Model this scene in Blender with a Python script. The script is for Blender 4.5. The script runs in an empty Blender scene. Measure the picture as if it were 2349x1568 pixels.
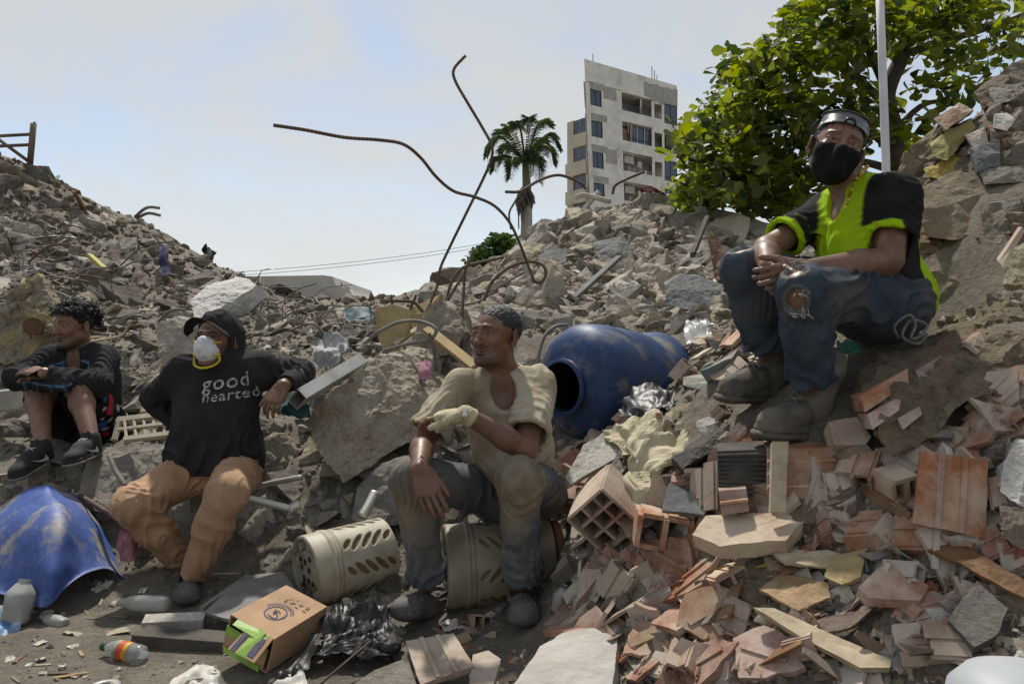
import bpy, bmesh, math, random
import numpy as np
from mathutils import Vector, Matrix, noise as mnoise
from mathutils.bvhtree import BVHTree

SC = bpy.context.scene
COL = SC.collection
random.seed(7); rng = np.random.default_rng(7)
R_ = math.radians

# ------------------------------------------------------------------ camera
CAM_H = 1.05
FPX = 1827.0            # focal length in units of a 2349 x 1568 picture
cam = bpy.data.cameras.new('camera'); cam.lens = 28.0; cam.sensor_width = 36.0
cam.clip_start = 0.05; cam.clip_end = 6000
camo = bpy.data.objects.new('camera', cam); COL.objects.link(camo)
camo.location = (0, 0, CAM_H); camo.rotation_euler = (R_(90), 0, 0)
SC.camera = camo
def P(u, v, Y):
    """world point at distance Y in front of the camera, seen at picture point (u, v)"""
    return np.array([(u-1174.5)/FPX*Y, Y, CAM_H-(v-784.0)/FPX*Y])

# ------------------------------------------------------------------ sky and sun
SUN_EL, SUN_AZ = R_(60), R_(-14)      # azimuth from +Y towards +X
SUN_DIR = Vector((math.sin(SUN_AZ)*math.cos(SUN_EL), math.cos(SUN_AZ)*math.cos(SUN_EL), math.sin(SUN_EL)))
W = bpy.data.worlds.new('World'); SC.world = W; W.use_nodes = True
nt = W.node_tree; nt.nodes.clear()
sky = nt.nodes.new('ShaderNodeTexSky'); sky.sky_type = 'NISHITA'; sky.sun_disc = False
sky.sun_elevation = SUN_EL; sky.sun_rotation = SUN_AZ
sky.air_density = 1.0; sky.dust_density = .7; sky.ozone_density = 1.0
tcw = nt.nodes.new('ShaderNodeTexCoord')
mpw = nt.nodes.new('ShaderNodeMapping'); mpw.inputs['Scale'].default_value = (1.0, 1.0, 2.6)
nzw = nt.nodes.new('ShaderNodeTexNoise'); nzw.inputs['Scale'].default_value = 2.6; nzw.inputs['Detail'].default_value = 7; nzw.inputs['Roughness'].default_value = .55
nzw.inputs['Distortion'].default_value = .6
rmw = nt.nodes.new('ShaderNodeMapRange'); rmw.inputs['From Min'].default_value = .38; rmw.inputs['From Max'].default_value = .60
rmw.inputs['To Min'].default_value = .46; rmw.inputs['To Max'].default_value = 1.0
mxw = nt.nodes.new('ShaderNodeMixRGB')
bww = nt.nodes.new('ShaderNodeRGBToBW'); vlw = nt.nodes.new('ShaderNodeMixRGB'); vlw.blend_type = 'MULTIPLY'; vlw.inputs[0].default_value = 1.0; vlw.inputs[2].default_value = (1.10, 1.14, 1.15, 1)   # thin high cloud: whiter and brighter than the blue behind it
bgw = nt.nodes.new('ShaderNodeBackground'); bgw.inputs['Strength'].default_value = 0.134
oww = nt.nodes.new('ShaderNodeOutputWorld')
L = nt.links.new
L(tcw.outputs['Generated'], mpw.inputs['Vector']); L(mpw.outputs['Vector'], nzw.inputs['Vector'])
L(nzw.outputs['Fac'], rmw.inputs['Value']); L(rmw.outputs['Result'], mxw.inputs[0])
L(sky.outputs['Color'], bww.inputs[0]); L(bww.outputs[0], vlw.inputs[1]); vmw = nt.nodes.new('ShaderNodeMixRGB'); vmw.inputs[0].default_value = .76; vmw.inputs[2].default_value = (4.55, 4.72, 4.80, 1); L(vlw.outputs[0], vmw.inputs[1]); L(vmw.outputs[0], mxw.inputs[2]); L(sky.outputs['Color'], mxw.inputs[1]); L(mxw.outputs[0], bgw.inputs['Color']); L(bgw.outputs['Background'], oww.inputs['Surface'])
sl = bpy.data.lights.new('sun', 'SUN'); sl.energy = 4.4; sl.angle = R_(2.2); sl.color = (1.0, .95, .86)
so = bpy.data.objects.new('sun', sl); COL.objects.link(so)
so.rotation_euler = (-SUN_DIR).to_track_quat('-Z', 'Y').to_euler(); so.location = (0, 4, 12)
SC.view_settings.view_transform = 'Standard'; SC.view_settings.look = 'None'
SC.view_settings.exposure = 0.06; SC.view_settings.gamma = 1.0; SC.view_settings.use_curve_mapping = False

# ------------------------------------------------------------------ materials
MATS = {}
def mat(name, c1, c2=None, scale=8., rough=.85, bump=.3, bscale=60., metal=0., rand=0., attr=False, spec=.3,
        c3=None, c3scale=2., c3amt=.45, c3soft=.12, tran=0., transl=None, bdist=.004, coat=0., stretch=None, wave=None, local=False, alpha=None, fine=False):
    if name in MATS: return MATS[name]
    m = bpy.data.materials.new(name); m.use_nodes = True; t = m.node_tree; t.nodes.clear()
    N = t.nodes.new; K = t.links.new
    out = N('ShaderNodeOutputMaterial'); b = N('ShaderNodeBsdfPrincipled')
    b.inputs['Roughness'].default_value = rough; b.inputs['Metallic'].default_value = metal
    b.inputs['Specular IOR Level'].default_value = spec
    if coat: b.inputs['Coat Weight'].default_value = coat
    if tran: b.inputs['Transmission Weight'].default_value = tran; b.inputs['IOR'].default_value = 1.3
    if alpha is not None: b.inputs['Alpha'].default_value = alpha
    if local:
        tc = N('ShaderNodeTexCoord'); pos = tc.outputs['Object']
    else:
        g = N('ShaderNodeNewGeometry'); pos = g.outputs['Position']
    if stretch:
        mp = N('ShaderNodeMapping'); mp.inputs['Scale'].default_value = stretch; K(pos, mp.inputs['Vector']); pos = mp.outputs['Vector']
    def noise(s, d=6, r=.6):
        n = N('ShaderNodeTexNoise'); n.inputs['Scale'].default_value = s; n.inputs['Detail'].default_value = d; n.inputs['Roughness'].default_value = r
        K(pos, n.inputs['Vector']); return n.outputs['Fac']
    def rng_(s, a, bb):
        r = N('ShaderNodeMapRange'); r.inputs['From Min'].default_value = a; r.inputs['From Max'].default_value = bb; K(s, r.inputs['Value']); return r.outputs['Result']
    def mix(f, a, bb, mode='MIX'):
        x = N('ShaderNodeMixRGB'); x.blend_type = mode
        for i, s in ((0, f), (1, a), (2, bb)):
            if isinstance(s, (int, float)): x.inputs[i].default_value = s
            elif isinstance(s, tuple): x.inputs[i].default_value = s+(1,)
            else: K(s, x.inputs[i])
        return x.outputs[0]
    if c2 is None: c2 = tuple(x*.7 for x in c1)
    f1 = rng_(noise(scale), .35, .65)
    if attr:
        a = N('ShaderNodeAttribute'); a.attribute_name = 'Col'
        base = mix(f1, a.outputs['Color'], mix(1.0, a.outputs['Color'], c2, 'MULTIPLY'))
    else:
        base = mix(f1, c1, c2)
    if fine:
        base = mix(1.0, base, mix(rng_(noise(scale*7, 8, .75), .32, .68), (.62, .60, .58), (1.18, 1.18, 1.18)), 'MULTIPLY')
    if c3 is not None:
        base = mix(rng_(noise(c3scale, 8, .65), 1-c3amt-c3soft, 1-c3amt+c3soft), base, c3)
    if rand:
        oi = N('ShaderNodeObjectInfo'); h = N('ShaderNodeHueSaturation')
        mr = N('ShaderNodeMapRange'); mr.inputs['To Min'].default_value = 1-rand; mr.inputs['To Max'].default_value = 1+rand*.75
        K(oi.outputs['Random'], mr.inputs['Value']); K(mr.outputs['Result'], h.inputs['Value'])
        m2 = N('ShaderNodeMath'); m2.operation = 'MULTIPLY'; m2.inputs[1].default_value = 7.31; K(oi.outputs['Random'], m2.inputs[0])
        m3 = N('ShaderNodeMath'); m3.operation = 'FRACT'; K(m2.outputs[0], m3.inputs[0])
        mr2 = N('ShaderNodeMapRange'); mr2.inputs['To Min'].default_value = .70; mr2.inputs['To Max'].default_value = 1.25
        K(m3.outputs[0], mr2.inputs['Value']); K(mr2.outputs['Result'], h.inputs['Saturation'])
        K(base, h.inputs['Color']); base = h.outputs['Color']
    K(base, b.inputs['Base Color'])
    if bump:
        bp = N('ShaderNodeBump'); bp.inputs['Strength'].default_value = bump; bp.inputs['Distance'].default_value = bdist
        hgt = noise(bscale, 10, .74)
        if wave:
            wv = N('ShaderNodeTexWave'); wv.inputs['Scale'].default_value = wave; wv.inputs['Distortion'].default_value = 1.5
            K(pos, wv.inputs['Vector']); hgt = mix(.5, hgt, wv.outputs['Fac'])
        K(hgt, bp.inputs['Height']); K(bp.outputs['Normal'], b.inputs['Normal'])
    sh = b.outputs['BSDF']
    if transl:
        tb = N('ShaderNodeBsdfTranslucent'); ms = N('ShaderNodeMixShader'); ms.inputs[0].default_value = transl[3]
        K(mix(1.0, base, tuple(transl[:3]), 'MULTIPLY'), tb.inputs['Color']); K(sh, ms.inputs[1]); K(tb.outputs['BSDF'], ms.inputs[2]); sh = ms.outputs[0]
    K(sh, out.inputs['Surface'])
    MATS[name] = m
    return m

# ------------------------------------------------------------------ object helpers
def link(name, me, parent=None, loc=None):
    o = bpy.data.objects.new(name, me); COL.objects.link(o)
    if parent is not None: o.parent = parent
    if loc is not None: o.location = Vector(loc)
    return o
def tag(o, label=None, cat=None, group=None, kind=None):
    if label: o['label'] = label
    if cat: o['category'] = cat
    if group: o['group'] = group
    if kind: o['kind'] = kind
    return o
def empty(name, loc=(0, 0, 0)):
    o = bpy.data.objects.new(name, None); COL.objects.link(o); o.location = Vector(loc); o.empty_display_size = .1
    return o
def npmesh(name, V, Fq, material=None, smooth=True, col=None):
    """mesh from numpy arrays; Fq: (n,3) or (n,4) ints or list of tuples"""
    me = bpy.data.meshes.new(name)
    V = np.asarray(V, dtype=np.float32)
    if isinstance(Fq, np.ndarray):
        n, k = Fq.shape
        me.vertices.add(len(V)); me.vertices.foreach_set('co', V.ravel())
        me.loops.add(n*k); me.loops.foreach_set('vertex_index', Fq.astype(np.int32).ravel())
        me.polygons.add(n); me.polygons.foreach_set('loop_start', np.arange(0, n*k, k, dtype=np.int32))
        try: me.polygons.foreach_set('loop_total', np.full(n, k, dtype=np.int32))
        except Exception: pass
        me.update(calc_edges=True)
    else:
        me.from_pydata([tuple(map(float, v)) for v in V], [], [tuple(f) for f in Fq]); me.update()
    if len(me.polygons):
        me.polygons.foreach_set('use_smooth', np.full(len(me.polygons), smooth, dtype=bool))
    if col is not None:
        a = me.color_attributes.new('Col', 'FLOAT_COLOR', 'POINT')
        c = np.ones((len(V), 4), np.float32); c[:, :3] = col; a.data.foreach_set('color', c.ravel())
    if material: me.materials.append(material)
    return me
def shift_origin(o, base):
    """move the object's origin to base without moving its geometry"""
    b = Vector(base); o.data.transform(Matrix.Translation(-b)); o.location = b
def bm_mesh(name, bm, material=None, smooth=False):
    bmesh.ops.recalc_face_normals(bm, faces=bm.faces)
    me = bpy.data.meshes.new(name); bm.to_mesh(me); bm.free()
    if smooth: me.polygons.foreach_set('use_smooth', np.ones(len(me.polygons), dtype=bool))
    if material: me.materials.append(material)
    return me
def nrm(a): a = np.asarray(a, float); return a/max(np.linalg.norm(a), 1e-9)
def catmull(pts, n=8):
    p = [np.asarray(q, float) for q in pts]; p = [2*p[0]-p[1]]+p+[2*p[-1]-p[-2]]; o = []
    for i in range(1, len(p)-2):
        for j in range(n):
            t = j/n
            o.append(.5*((2*p[i])+(-p[i-1]+p[i+1])*t+(2*p[i-1]-5*p[i]+4*p[i+1]-p[i+2])*t*t+(-p[i-1]+3*p[i]-3*p[i+1]+p[i+2])*t**3))
    o.append(p[-2]); return np.array(o)
def tube(pts, r, sides=6, rib=0.0, ribn=2, caps=True):
    """tube mesh arrays along a polyline; r scalar or per-point; rib = alternating radius for rebar"""
    pts = np.asarray(pts, float); n = len(pts)
    rr = np.full(n, r, float) if np.isscalar(r) else np.asarray(r, float)
    if rib: rr = rr*(1+rib*((np.arange(n) % ribn) == 0))
    T = np.gradient(pts, axis=0); T /= np.linalg.norm(T, axis=1)[:, None]+1e-12
    up = np.array([0, 0, 1.]) if abs(T[0][2]) < .9 else np.array([1., 0, 0])
    Nn = np.cross(T[0], up); Nn /= np.linalg.norm(Nn); V = []
    for i in range(n):
        Nn = Nn-T[i]*np.dot(Nn, T[i]); Nn /= np.linalg.norm(Nn)+1e-12; B = np.cross(T[i], Nn)
        for k in range(sides):
            a = 2*math.pi*k/sides; V.append(pts[i]+rr[i]*(math.cos(a)*Nn+math.sin(a)*B))
    F = []
    for i in range(n-1):
        for k in range(sides):
            k2 = (k+1) % sides; F.append((i*sides+k, i*sides+k2, (i+1)*sides+k2, (i+1)*sides+k))
    if caps: F.append(tuple(range(sides-1, -1, -1))); F.append(tuple((n-1)*sides+k for k in range(sides)))
    return V, F
def tube_obj(name, pts, r, material, parent=None, sides=6, rib=0, ribn=2, smooth=True, res=8):
    p = catmull(pts, res) if res else np.asarray(pts)
    V, F = tube(p, r, sides, rib, ribn)
    o = link(name, npmesh(name, V, F, material, smooth), parent)
    return o
class Geo:
    """collects shapes for one mesh"""
    def __init__(s): s.V = []; s.F = []
    def add(s, V, F):
        o = len(s.V); s.V += [tuple(v) for v in V]; s.F += [tuple(i+o for i in f) for f in F]; return s
    def box(s, c, size, R=None):
        c = np.asarray(c, float); hx, hy, hz = np.asarray(size)/2.
        v = np.array([(x, y, z) for x in (-hx, hx) for y in (-hy, hy) for z in (-hz, hz)])
        if R is not None: v = v@np.asarray(R).T
        return s.add(v+c, [(0, 1, 3, 2), (4, 6, 7, 5), (0, 4, 5, 1), (2, 3, 7, 6), (0, 2, 6, 4), (1, 5, 7, 3)])
    def tube(s, pts, r, sides=6, **k): return s.add(*tube(pts, r, sides, **k))
    def mesh(s, name, material=None, smooth=False): return npmesh(name, np.array(s.V), s.F, material, smooth)
def rot(ax, ang): return np.array(Matrix.Rotation(ang, 3, Vector(ax)))
def eul(x, y, z): return np.array(Matrix.Rotation(z, 3, 'Z')@Matrix.Rotation(y, 3, 'Y')@Matrix.Rotation(x, 3, 'X'))

# ------------------------------------------------------------------ numpy value noise
_LAT = rng.random((32, 32, 32)).astype(np.float32)*2-1
def vnoise(p):
    p = np.asarray(p, np.float32); i = np.floor(p).astype(np.int32); f = p-i; f = f*f*(3-2*f); i &= 31; j = (i+1) & 31
    x, y, z = f[..., 0], f[..., 1], f[..., 2]
    def g(a, b, c): return _LAT[a, b, c]
    x0, y0, z0 = i[..., 0], i[..., 1], i[..., 2]; x1, y1, z1 = j[..., 0], j[..., 1], j[..., 2]
    c00 = g(x0, y0, z0)*(1-x)+g(x1, y0, z0)*x; c10 = g(x0, y1, z0)*(1-x)+g(x1, y1, z0)*x
    c01 = g(x0, y0, z1)*(1-x)+g(x1, y0, z1)*x; c11 = g(x0, y1, z1)*(1-x)+g(x1, y1, z1)*x
    return (c00*(1-y)+c10*y)*(1-z)+(c01*(1-y)+c11*y)*z
def fbm(p, o=4):
    s = 0; a = 1; t = 0; p = np.asarray(p, np.float32)
    for k in range(o): s = s+a*vnoise(p*(2**k)+k*7.3); t += a; a *= .5
    return s/t

# ------------------------------------------------------------------ signed distance modelling
class Cap:
    """tapered capsule; flat=(axis, s) squashes it along axis; cb/ca cut it flat at b / a"""
    def __init__(s, a, b, ra, rb=None, k=.02, op='u', flat=None, cb=False, ca=False):
        s.a = np.asarray(a, float); s.b = np.asarray(b, float); s.ra = ra; s.rb = ra if rb is None else rb; s.k = k; s.op = op; s.flat = flat; s.cb = cb; s.ca = ca
    def bbox(s):
        r = max(s.ra, s.rb); return np.minimum(s.a, s.b)-r, np.maximum(s.a, s.b)+r
    def d(s, X, Y, Z):
        a = s.a; ba = s.b-a; L2 = float(ba@ba)+1e-12
        px, py, pz = X-a[0], Y-a[1], Z-a[2]
        t0 = (px*ba[0]+py*ba[1]+pz*ba[2])/L2; t = np.clip(t0, 0, 1)
        qx, qy, qz = px-ba[0]*t, py-ba[1]*t, pz-ba[2]*t
        if s.flat is not None:
            n, sc = s.flat; n = nrm(n); e = (1/sc-1)*(qx*n[0]+qy*n[1]+qz*n[2]); qx = qx+e*n[0]; qy = qy+e*n[1]; qz = qz+e*n[2]
        r = s.ra+(s.rb-s.ra)*t
        d = np.sqrt(qx*qx+qy*qy+qz*qz)-r
        if s.flat is not None: d = d*(.5+.5*s.flat[1])
        L_ = math.sqrt(L2)
        if s.cb: d = np.maximum(d, (t0-1)*L_)
        if s.ca: d = np.maximum(d, -t0*L_)
        return d
    def tr(s, M, o):
        fl = None if s.flat is None else (M@np.asarray(s.flat[0]), s.flat[1])
        return Cap(M@s.a+o, M@s.b+o, s.ra, s.rb, s.k, s.op, fl, s.cb, s.ca)
class Ell:
    def __init__(s, c, r, R=None, k=.02, op='u'):
        s.c = np.asarray(c, float); s.r = np.asarray(r, float)*np.ones(3); s.R = np.eye(3) if R is None else np.asarray(R, float); s.k = k; s.op = op
    def bbox(s):
        e = np.abs(s.R)@s.r; return s.c-e, s.c+e
    def d(s, X, Y, Z):
        px, py, pz = X-s.c[0], Y-s.c[1], Z-s.c[2]; R = s.R; r = s.r
        q = [(px*R[0, i]+py*R[1, i]+pz*R[2, i]) for i in range(3)]
        k0 = np.sqrt((q[0]/r[0])**2+(q[1]/r[1])**2+(q[2]/r[2])**2)
        k1 = np.sqrt((q[0]/r[0]**2)**2+(q[1]/r[1]**2)**2+(q[2]/r[2]**2)**2)+1e-9
        return np.where(k0 < 1e-4, -r.min(), k0*(k0-1)/k1)
    def tr(s, M, o): return Ell(M@s.c+o, s.r, M@s.R, s.k, s.op)
class Box:
    def __init__(s, c, hs, R=None, rnd=.005, k=.002, op='u'):
        s.c = np.asarray(c, float); s.h = np.asarray(hs, float); s.R = np.eye(3) if R is None else np.asarray(R, float); s.rnd = rnd; s.k = k; s.op = op
    def bbox(s):
        e = np.abs(s.R)@s.h; return s.c-e, s.c+e
    def d(s, X, Y, Z):
        px, py, pz = X-s.c[0], Y-s.c[1], Z-s.c[2]; R = s.R
        q = [np.abs(px*R[0, i]+py*R[1, i]+pz*R[2, i])-(s.h[i]-s.rnd) for i in range(3)]
        o = np.sqrt(np.maximum(q[0], 0)**2+np.maximum(q[1], 0)**2+np.maximum(q[2], 0)**2)
        return o+np.minimum(np.maximum(q[0], np.maximum(q[1], q[2])), 0)-s.rnd
    def tr(s, M, o): return Box(M@s.c+o, s.h, M@s.R, s.rnd, s.k, s.op)
def scl(prims, s):
    for p in prims:
        if s == 1.0: break
        if isinstance(p, Cap): p.a = p.a*s; p.b = p.b*s; p.ra *= s; p.rb *= s
        elif isinstance(p, Ell): p.c = p.c*s; p.r = p.r*s
        else: p.c = p.c*s; p.h = p.h*s
    return prims
def trl(prims, M, o, s=1.0): return [p.tr(np.asarray(M), np.asarray(o)) for p in scl(prims, s)]
BIG = .25
def field(prims, lo, hi, h, F=None):
    lo = np.asarray(lo, float); hi = np.asarray(hi, float); n = np.ceil((hi-lo)/h).astype(int)+1
    F = np.full(n, BIG, np.float32) if F is None else F; ax = [(lo[i]+h*np.arange(n[i])).astype(np.float32) for i in range(3)]
    for p in prims:
        b0, b1 = p.bbox(); m = p.k+3*h
        i0 = np.maximum(np.floor((b0-m-lo)/h).astype(int), 0); i1 = np.minimum(np.ceil((b1+m-lo)/h).astype(int)+1, n)
        if (i1 <= i0).any(): continue
        sl_ = tuple(slice(i0[i], i1[i]) for i in range(3))
        X = ax[0][sl_[0]][:, None, None]; Y = ax[1][sl_[1]][None, :, None]; Z = ax[2][sl_[2]][None, None, :]
        d = p.d(X, Y, Z).astype(np.float32); f = F[sl_]; k = max(p.k, 1e-5)
        if p.op == 'u':
            hh = np.maximum(k-np.abs(f-d), 0)/k; F[sl_] = np.minimum(f, d)-hh*hh*k*.25
        elif p.op == 's':
            hh = np.maximum(k-np.abs(f+d), 0)/k; F[sl_] = np.maximum(f, -d)+hh*hh*k*.25
    return F, lo, ax
def nets(F, lo, h):
    S = F < 0
    A = np.zeros(tuple(x-1 for x in F.shape), np.uint8)
    for i in (0, 1):
        for j in (0, 1):
            for k in (0, 1):
                A += S[i:F.shape[0]-1+i, j:F.shape[1]-1+j, k:F.shape[2]-1+k]
    act = (A > 0) & (A < 8)
    I = np.argwhere(act); ids = np.full(A.shape, -1, np.int32); ids[act] = np.arange(len(I))
    acc = np.zeros((len(I), 3)); cnt = np.zeros(len(I))
    for axis in range(3):
        e = np.zeros(3, int); e[axis] = 1; o1, o2 = [a for a in range(3) if a != axis]
        for p in (0, 1):
            for q in (0, 1):
                a = np.zeros(3, int); a[o1] = p; a[o2] = q
                c0 = I+a; c1 = c0+e
                f0 = F[c0[:, 0], c0[:, 1], c0[:, 2]]; f1 = F[c1[:, 0], c1[:, 1], c1[:, 2]]
                x = (f0 < 0) != (f1 < 0); t = np.where(x, f0/np.where(x, f0-f1, 1), 0)
                acc += np.where(x[:, None], a+t[:, None]*e, 0); cnt += x
    V = lo+h*(I+acc/np.maximum(cnt, 1)[:, None])
    Q = []
    for axis in range(3):
        o1, o2 = (axis+1) % 3, (axis+2) % 3
        s0 = [slice(1, -1)]*3; s0[axis] = slice(0, -1); s1 = list(s0); s1[axis] = slice(1, None)
        a = S[tuple(s0)]; b = S[tuple(s1)]; C = np.argwhere(a != b)
        if len(C) == 0: continue
        ins = a[C[:, 0], C[:, 1], C[:, 2]]
        C[:, o1] += 1; C[:, o2] += 1
        def cid(d1, d2):
            c = C.copy(); c[:, o1] += d1; c[:, o2] += d2; return ids[c[:, 0], c[:, 1], c[:, 2]]
        q = np.stack([cid(-1, -1), cid(0, -1), cid(0, 0), cid(-1, 0)], 1)
        q[~ins] = q[~ins][:, ::-1]; Q.append(q)
    Q = np.concatenate(Q); Q = Q[(Q >= 0).all(1)]
    return V, Q
def sdf(prims, h, disp=None, box=None, pad=.03):
    """prims -> vertices, quads.  disp(points)->offset added to the distance near the surface"""
    if box is None:
        u = [p for p in prims if p.op == 'u']; bb = [p.bbox() for p in u]
        lo = np.min([b[0] for b in bb], 0)-pad; hi = np.max([b[1] for b in bb], 0)+pad
    else: lo, hi = np.asarray(box[0], float), np.asarray(box[1], float)
    if disp is None: F, lo, ax = field(prims, lo, hi, h)
    else:                                   # cloth relief first, then hems and openings are cut cleanly
        F, lo, ax = field([p for p in prims if p.op == 'u'], lo, hi, h)
        m = np.abs(F) < .035; I = np.argwhere(m)
        pts = lo+h*I; F[m] += disp(pts).astype(np.float32)
        F, lo, ax = field([p for p in prims if p.op == 's'], lo, hi, h, F)
    return nets(F, lo, h)
def join_vq(parts):
    V = []; Q = []; o = 0
    for v, q in parts: V.append(v); Q.append(q+o); o += len(v)
    return np.concatenate(V), np.concatenate(Q)
# ================================================================== terrain of rubble
CTRL = []
def cp(u, v, Y): CTRL.append(P(u, v, Y))
for x in (-4, -3, -2.2, -1.5, -.9, -.4):
    for y in (.6, 1.6, 2.3, 2.8): CTRL.append(np.array([x, y, 0.0]))
for x, y, z in ((-1.3, 3.15, .0), (-.8, 3.1, .0), (-.35, 3.0, .02), (0.05, 2.85, .03), (-.05, 2.4, .0), (.2, 2.2, .02), (0.3, 1.5, .02), (-2, 3.2, 0.02), (.1, 1.0, 0), (1, .8, .1), (2, .7, .25), (3.5, .8, .7), (3.5, 2, 1.5), (4.5, 3.5, 2.2), (-2.6, 3.3, .05)):
    CTRL.append(np.array([x, y, z]))
for a in [(1500, 1568, 2.2), (1650, 1568, 2.05), (2000, 1568, 1.85), (2349, 1568, 1.7), (2349, 1300, 1.9), (2000, 1300, 2.12), (1650, 1300, 2.4), (1420, 1340, 2.6),
          (2349, 1000, 2.12), (2050, 1100, 2.25), (1800, 1130, 2.36), (1800, 1030, 2.45), (1550, 1130, 2.65), (1420, 1120, 2.85), (1560, 1030, 2.85), (1430, 1030, 3.2), (1420, 1000, 3.7), (1600, 900, 3.0), (1700, 935, 2.66), (1800, 985, 2.55),
          (2349, 760, 2.35), (2080, 800, 2.6), (2130, 760, 2.7), (2230, 560, 2.8), (2160, 420, 3.05), (2349, 150, 3.3), (2349, 400, 2.9), (2250, 300, 3.1),
          (1650, 520, 8.2), (1750, 560, 7.0), (1850, 620, 5.5), (1560, 720, 5.2), (1700, 700, 4.6), (1900, 640, 4.2), (1640, 800, 3.8), (2100, 560, 4.2),
          (1480, 470, 9.0), (1400, 480, 9.0), (1300, 515, 9.0), (1230, 540, 9.0), (1150, 590, 8.6), (1060, 650, 8.0), (1010, 710, 6.6), (1250, 660, 7.0), (1400, 640, 6.8), (1500, 730, 5.2), (1250, 742, 5.0), (1120, 742, 5.0),
          (1290, 860, 4.5), (1180, 880, 4.2), (1030, 850, 4.4), (1150, 1190, 3.5), (1080, 1100, 3.8), (930, 1180, 3.5), (800, 1230, 3.5), (700, 1270, 3.35), (1300, 1250, 3.2), (1290, 1100, 3.6),
          (880, 1000, 4.0), (830, 830, 4.9), (720, 770, 5.6), (640, 1000, 4.0), (640, 1130, 3.65), (500, 1110, 3.62), (400, 1110, 3.68), (300, 1110, 3.8), (560, 1270, 3.55), (230, 1250, 3.6), (420, 1270, 3.55), (550, 950, 4.3),
          (0, 1000, 4.3), (100, 1075, 3.85), (200, 1065, 3.85), (0, 1130, 3.75), (230, 1030, 4.35), (100, 1010, 4.3), (330, 960, 4.6), (150, 900, 4.9), (0, 840, 5.2), (250, 760, 6.0), (100, 740, 6.2), (400, 740, 6.2), (0, 610, 7.2), (200, 620, 7.4), (350, 660, 7.4),
          (-60, 335, 8.6), (30, 362, 8.6), (80, 385, 8.65), (130, 412, 8.7), (190, 450, 8.8), (250, 486, 8.9), (330, 510, 9.0), (400, 550, 9.1), (445, 580, 9.2), (490, 608, 9.3), (540, 634, 9.2), (620, 665, 8.6), (700, 690, 8.2), (820, 715, 7.6), (930, 720, 6.8), (600, 720, 7.0), (60, 800, 4.98), (130, 775, 5.15), (0, 825, 4.95), (60, 730, 5.9), (420, 855, 4.68), (420, 790, 5.15), (500, 725, 6.2), (560, 690, 7.2), (640, 705, 6.8), (700, 735, 6.2), (900, 795, 4.7), (980, 775, 4.6), (1040, 790, 4.5), (760, 835, 4.5), (800, 775, 5.0), (840, 738, 5.3), (1590, 695, 5.05), (1650, 635, 5.7), (1415, 600, 7.05), (1265, 605, 7.0), (1365, 655, 6.4), (1445, 690, 5.8), (800, 1115, 3.75), (330, 1005, 4.2), (0, 955, 4.4), (478, 598, 9.25), (315, 500, 9.0), (1700, 540, 7.7), (1820, 585, 7.15), (1230, 535, 9.0), (376, 620, 7.5), (220, 615, 7.3), (-500, 350, 8.0), (-400, 800, 5.0), (-300, 1000, 4.2)]:
    cp(*a)
for x in (-9, -6, -3, 0, 3, 6, 9):
    CTRL.append(np.array([x, 13.5, .2])); CTRL.append(np.array([x, 11.5, .5 if x > -5 else 1.6]))
CTRL = np.array(CTRL)
def _k(d): return d
_D = np.linalg.norm(CTRL[:, None, :2]-CTRL[None, :, :2], axis=2)
_n = len(CTRL); _A = np.zeros((_n+3, _n+3)); _A[:_n, :_n] = _k(_D)+np.eye(_n)*-.03
_A[:_n, _n] = 1; _A[:_n, _n+1:] = CTRL[:, :2]; _A[_n, :_n] = 1; _A[_n+1:, :_n] = CTRL[:, :2].T
_w = np.linalg.solve(_A, np.concatenate([CTRL[:, 2], np.zeros(3)]))
GX = np.arange(-9.5, 9.51, .06); GY = np.concatenate([np.arange(.4, 5.5, .045), np.arange(5.5, 14, .09)])
_gx, _gy = np.meshgrid(GX, GY, indexing='ij')
_q = np.stack([_gx.ravel(), _gy.ravel()], 1)
_Z = np.concatenate([np.linalg.norm(c[:, None]-CTRL[None, :, :2], axis=2)@_w[:_n]+_w[_n]+c@_w[_n+1:] for c in np.array_split(_q, 30)])
GZ = _Z.reshape(_gx.shape)
GZ = np.maximum(GZ, 0.0)
_rough = np.clip(GZ*2.0, 0.12, 1)
GZ0 = GZ.copy()
GZ = GZ+fbm(np.stack([_gx*5, _gy*5, np.full_like(_gx, 3.3)], -1), 5)*.075*_rough
def Hxy(x, y, G=None):
    G = GZ if G is None else G
    x = np.clip(np.asarray(x, float), GX[0], GX[-1]-1e-4); y = np.clip(np.asarray(y, float), GY[0], GY[-1]-1e-4)
    i = np.clip(np.searchsorted(GX, x, side='right')-1, 0, len(GX)-2); j = np.clip(np.searchsorted(GY, y, side='right')-1, 0, len(GY)-2)
    a = (x-GX[i])/(GX[i+1]-GX[i]); b = (y-GY[j])/(GY[j+1]-GY[j])
    return (G[i, j]*(1-a)+G[i+1, j]*a)*(1-b)+(G[i, j+1]*(1-a)+G[i+1, j+1]*a)*b
def Hn(x, y, e=.12):
    gx = (Hxy(x+e, y, GZ0)-Hxy(x-e, y, GZ0))/(2*e); gy = (Hxy(x, y+e, GZ0)-Hxy(x, y-e, GZ0))/(2*e)
    n = np.stack([-gx, -gy, np.ones_like(gx)], -1); return n/np.linalg.norm(n, axis=-1, keepdims=True)

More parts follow.
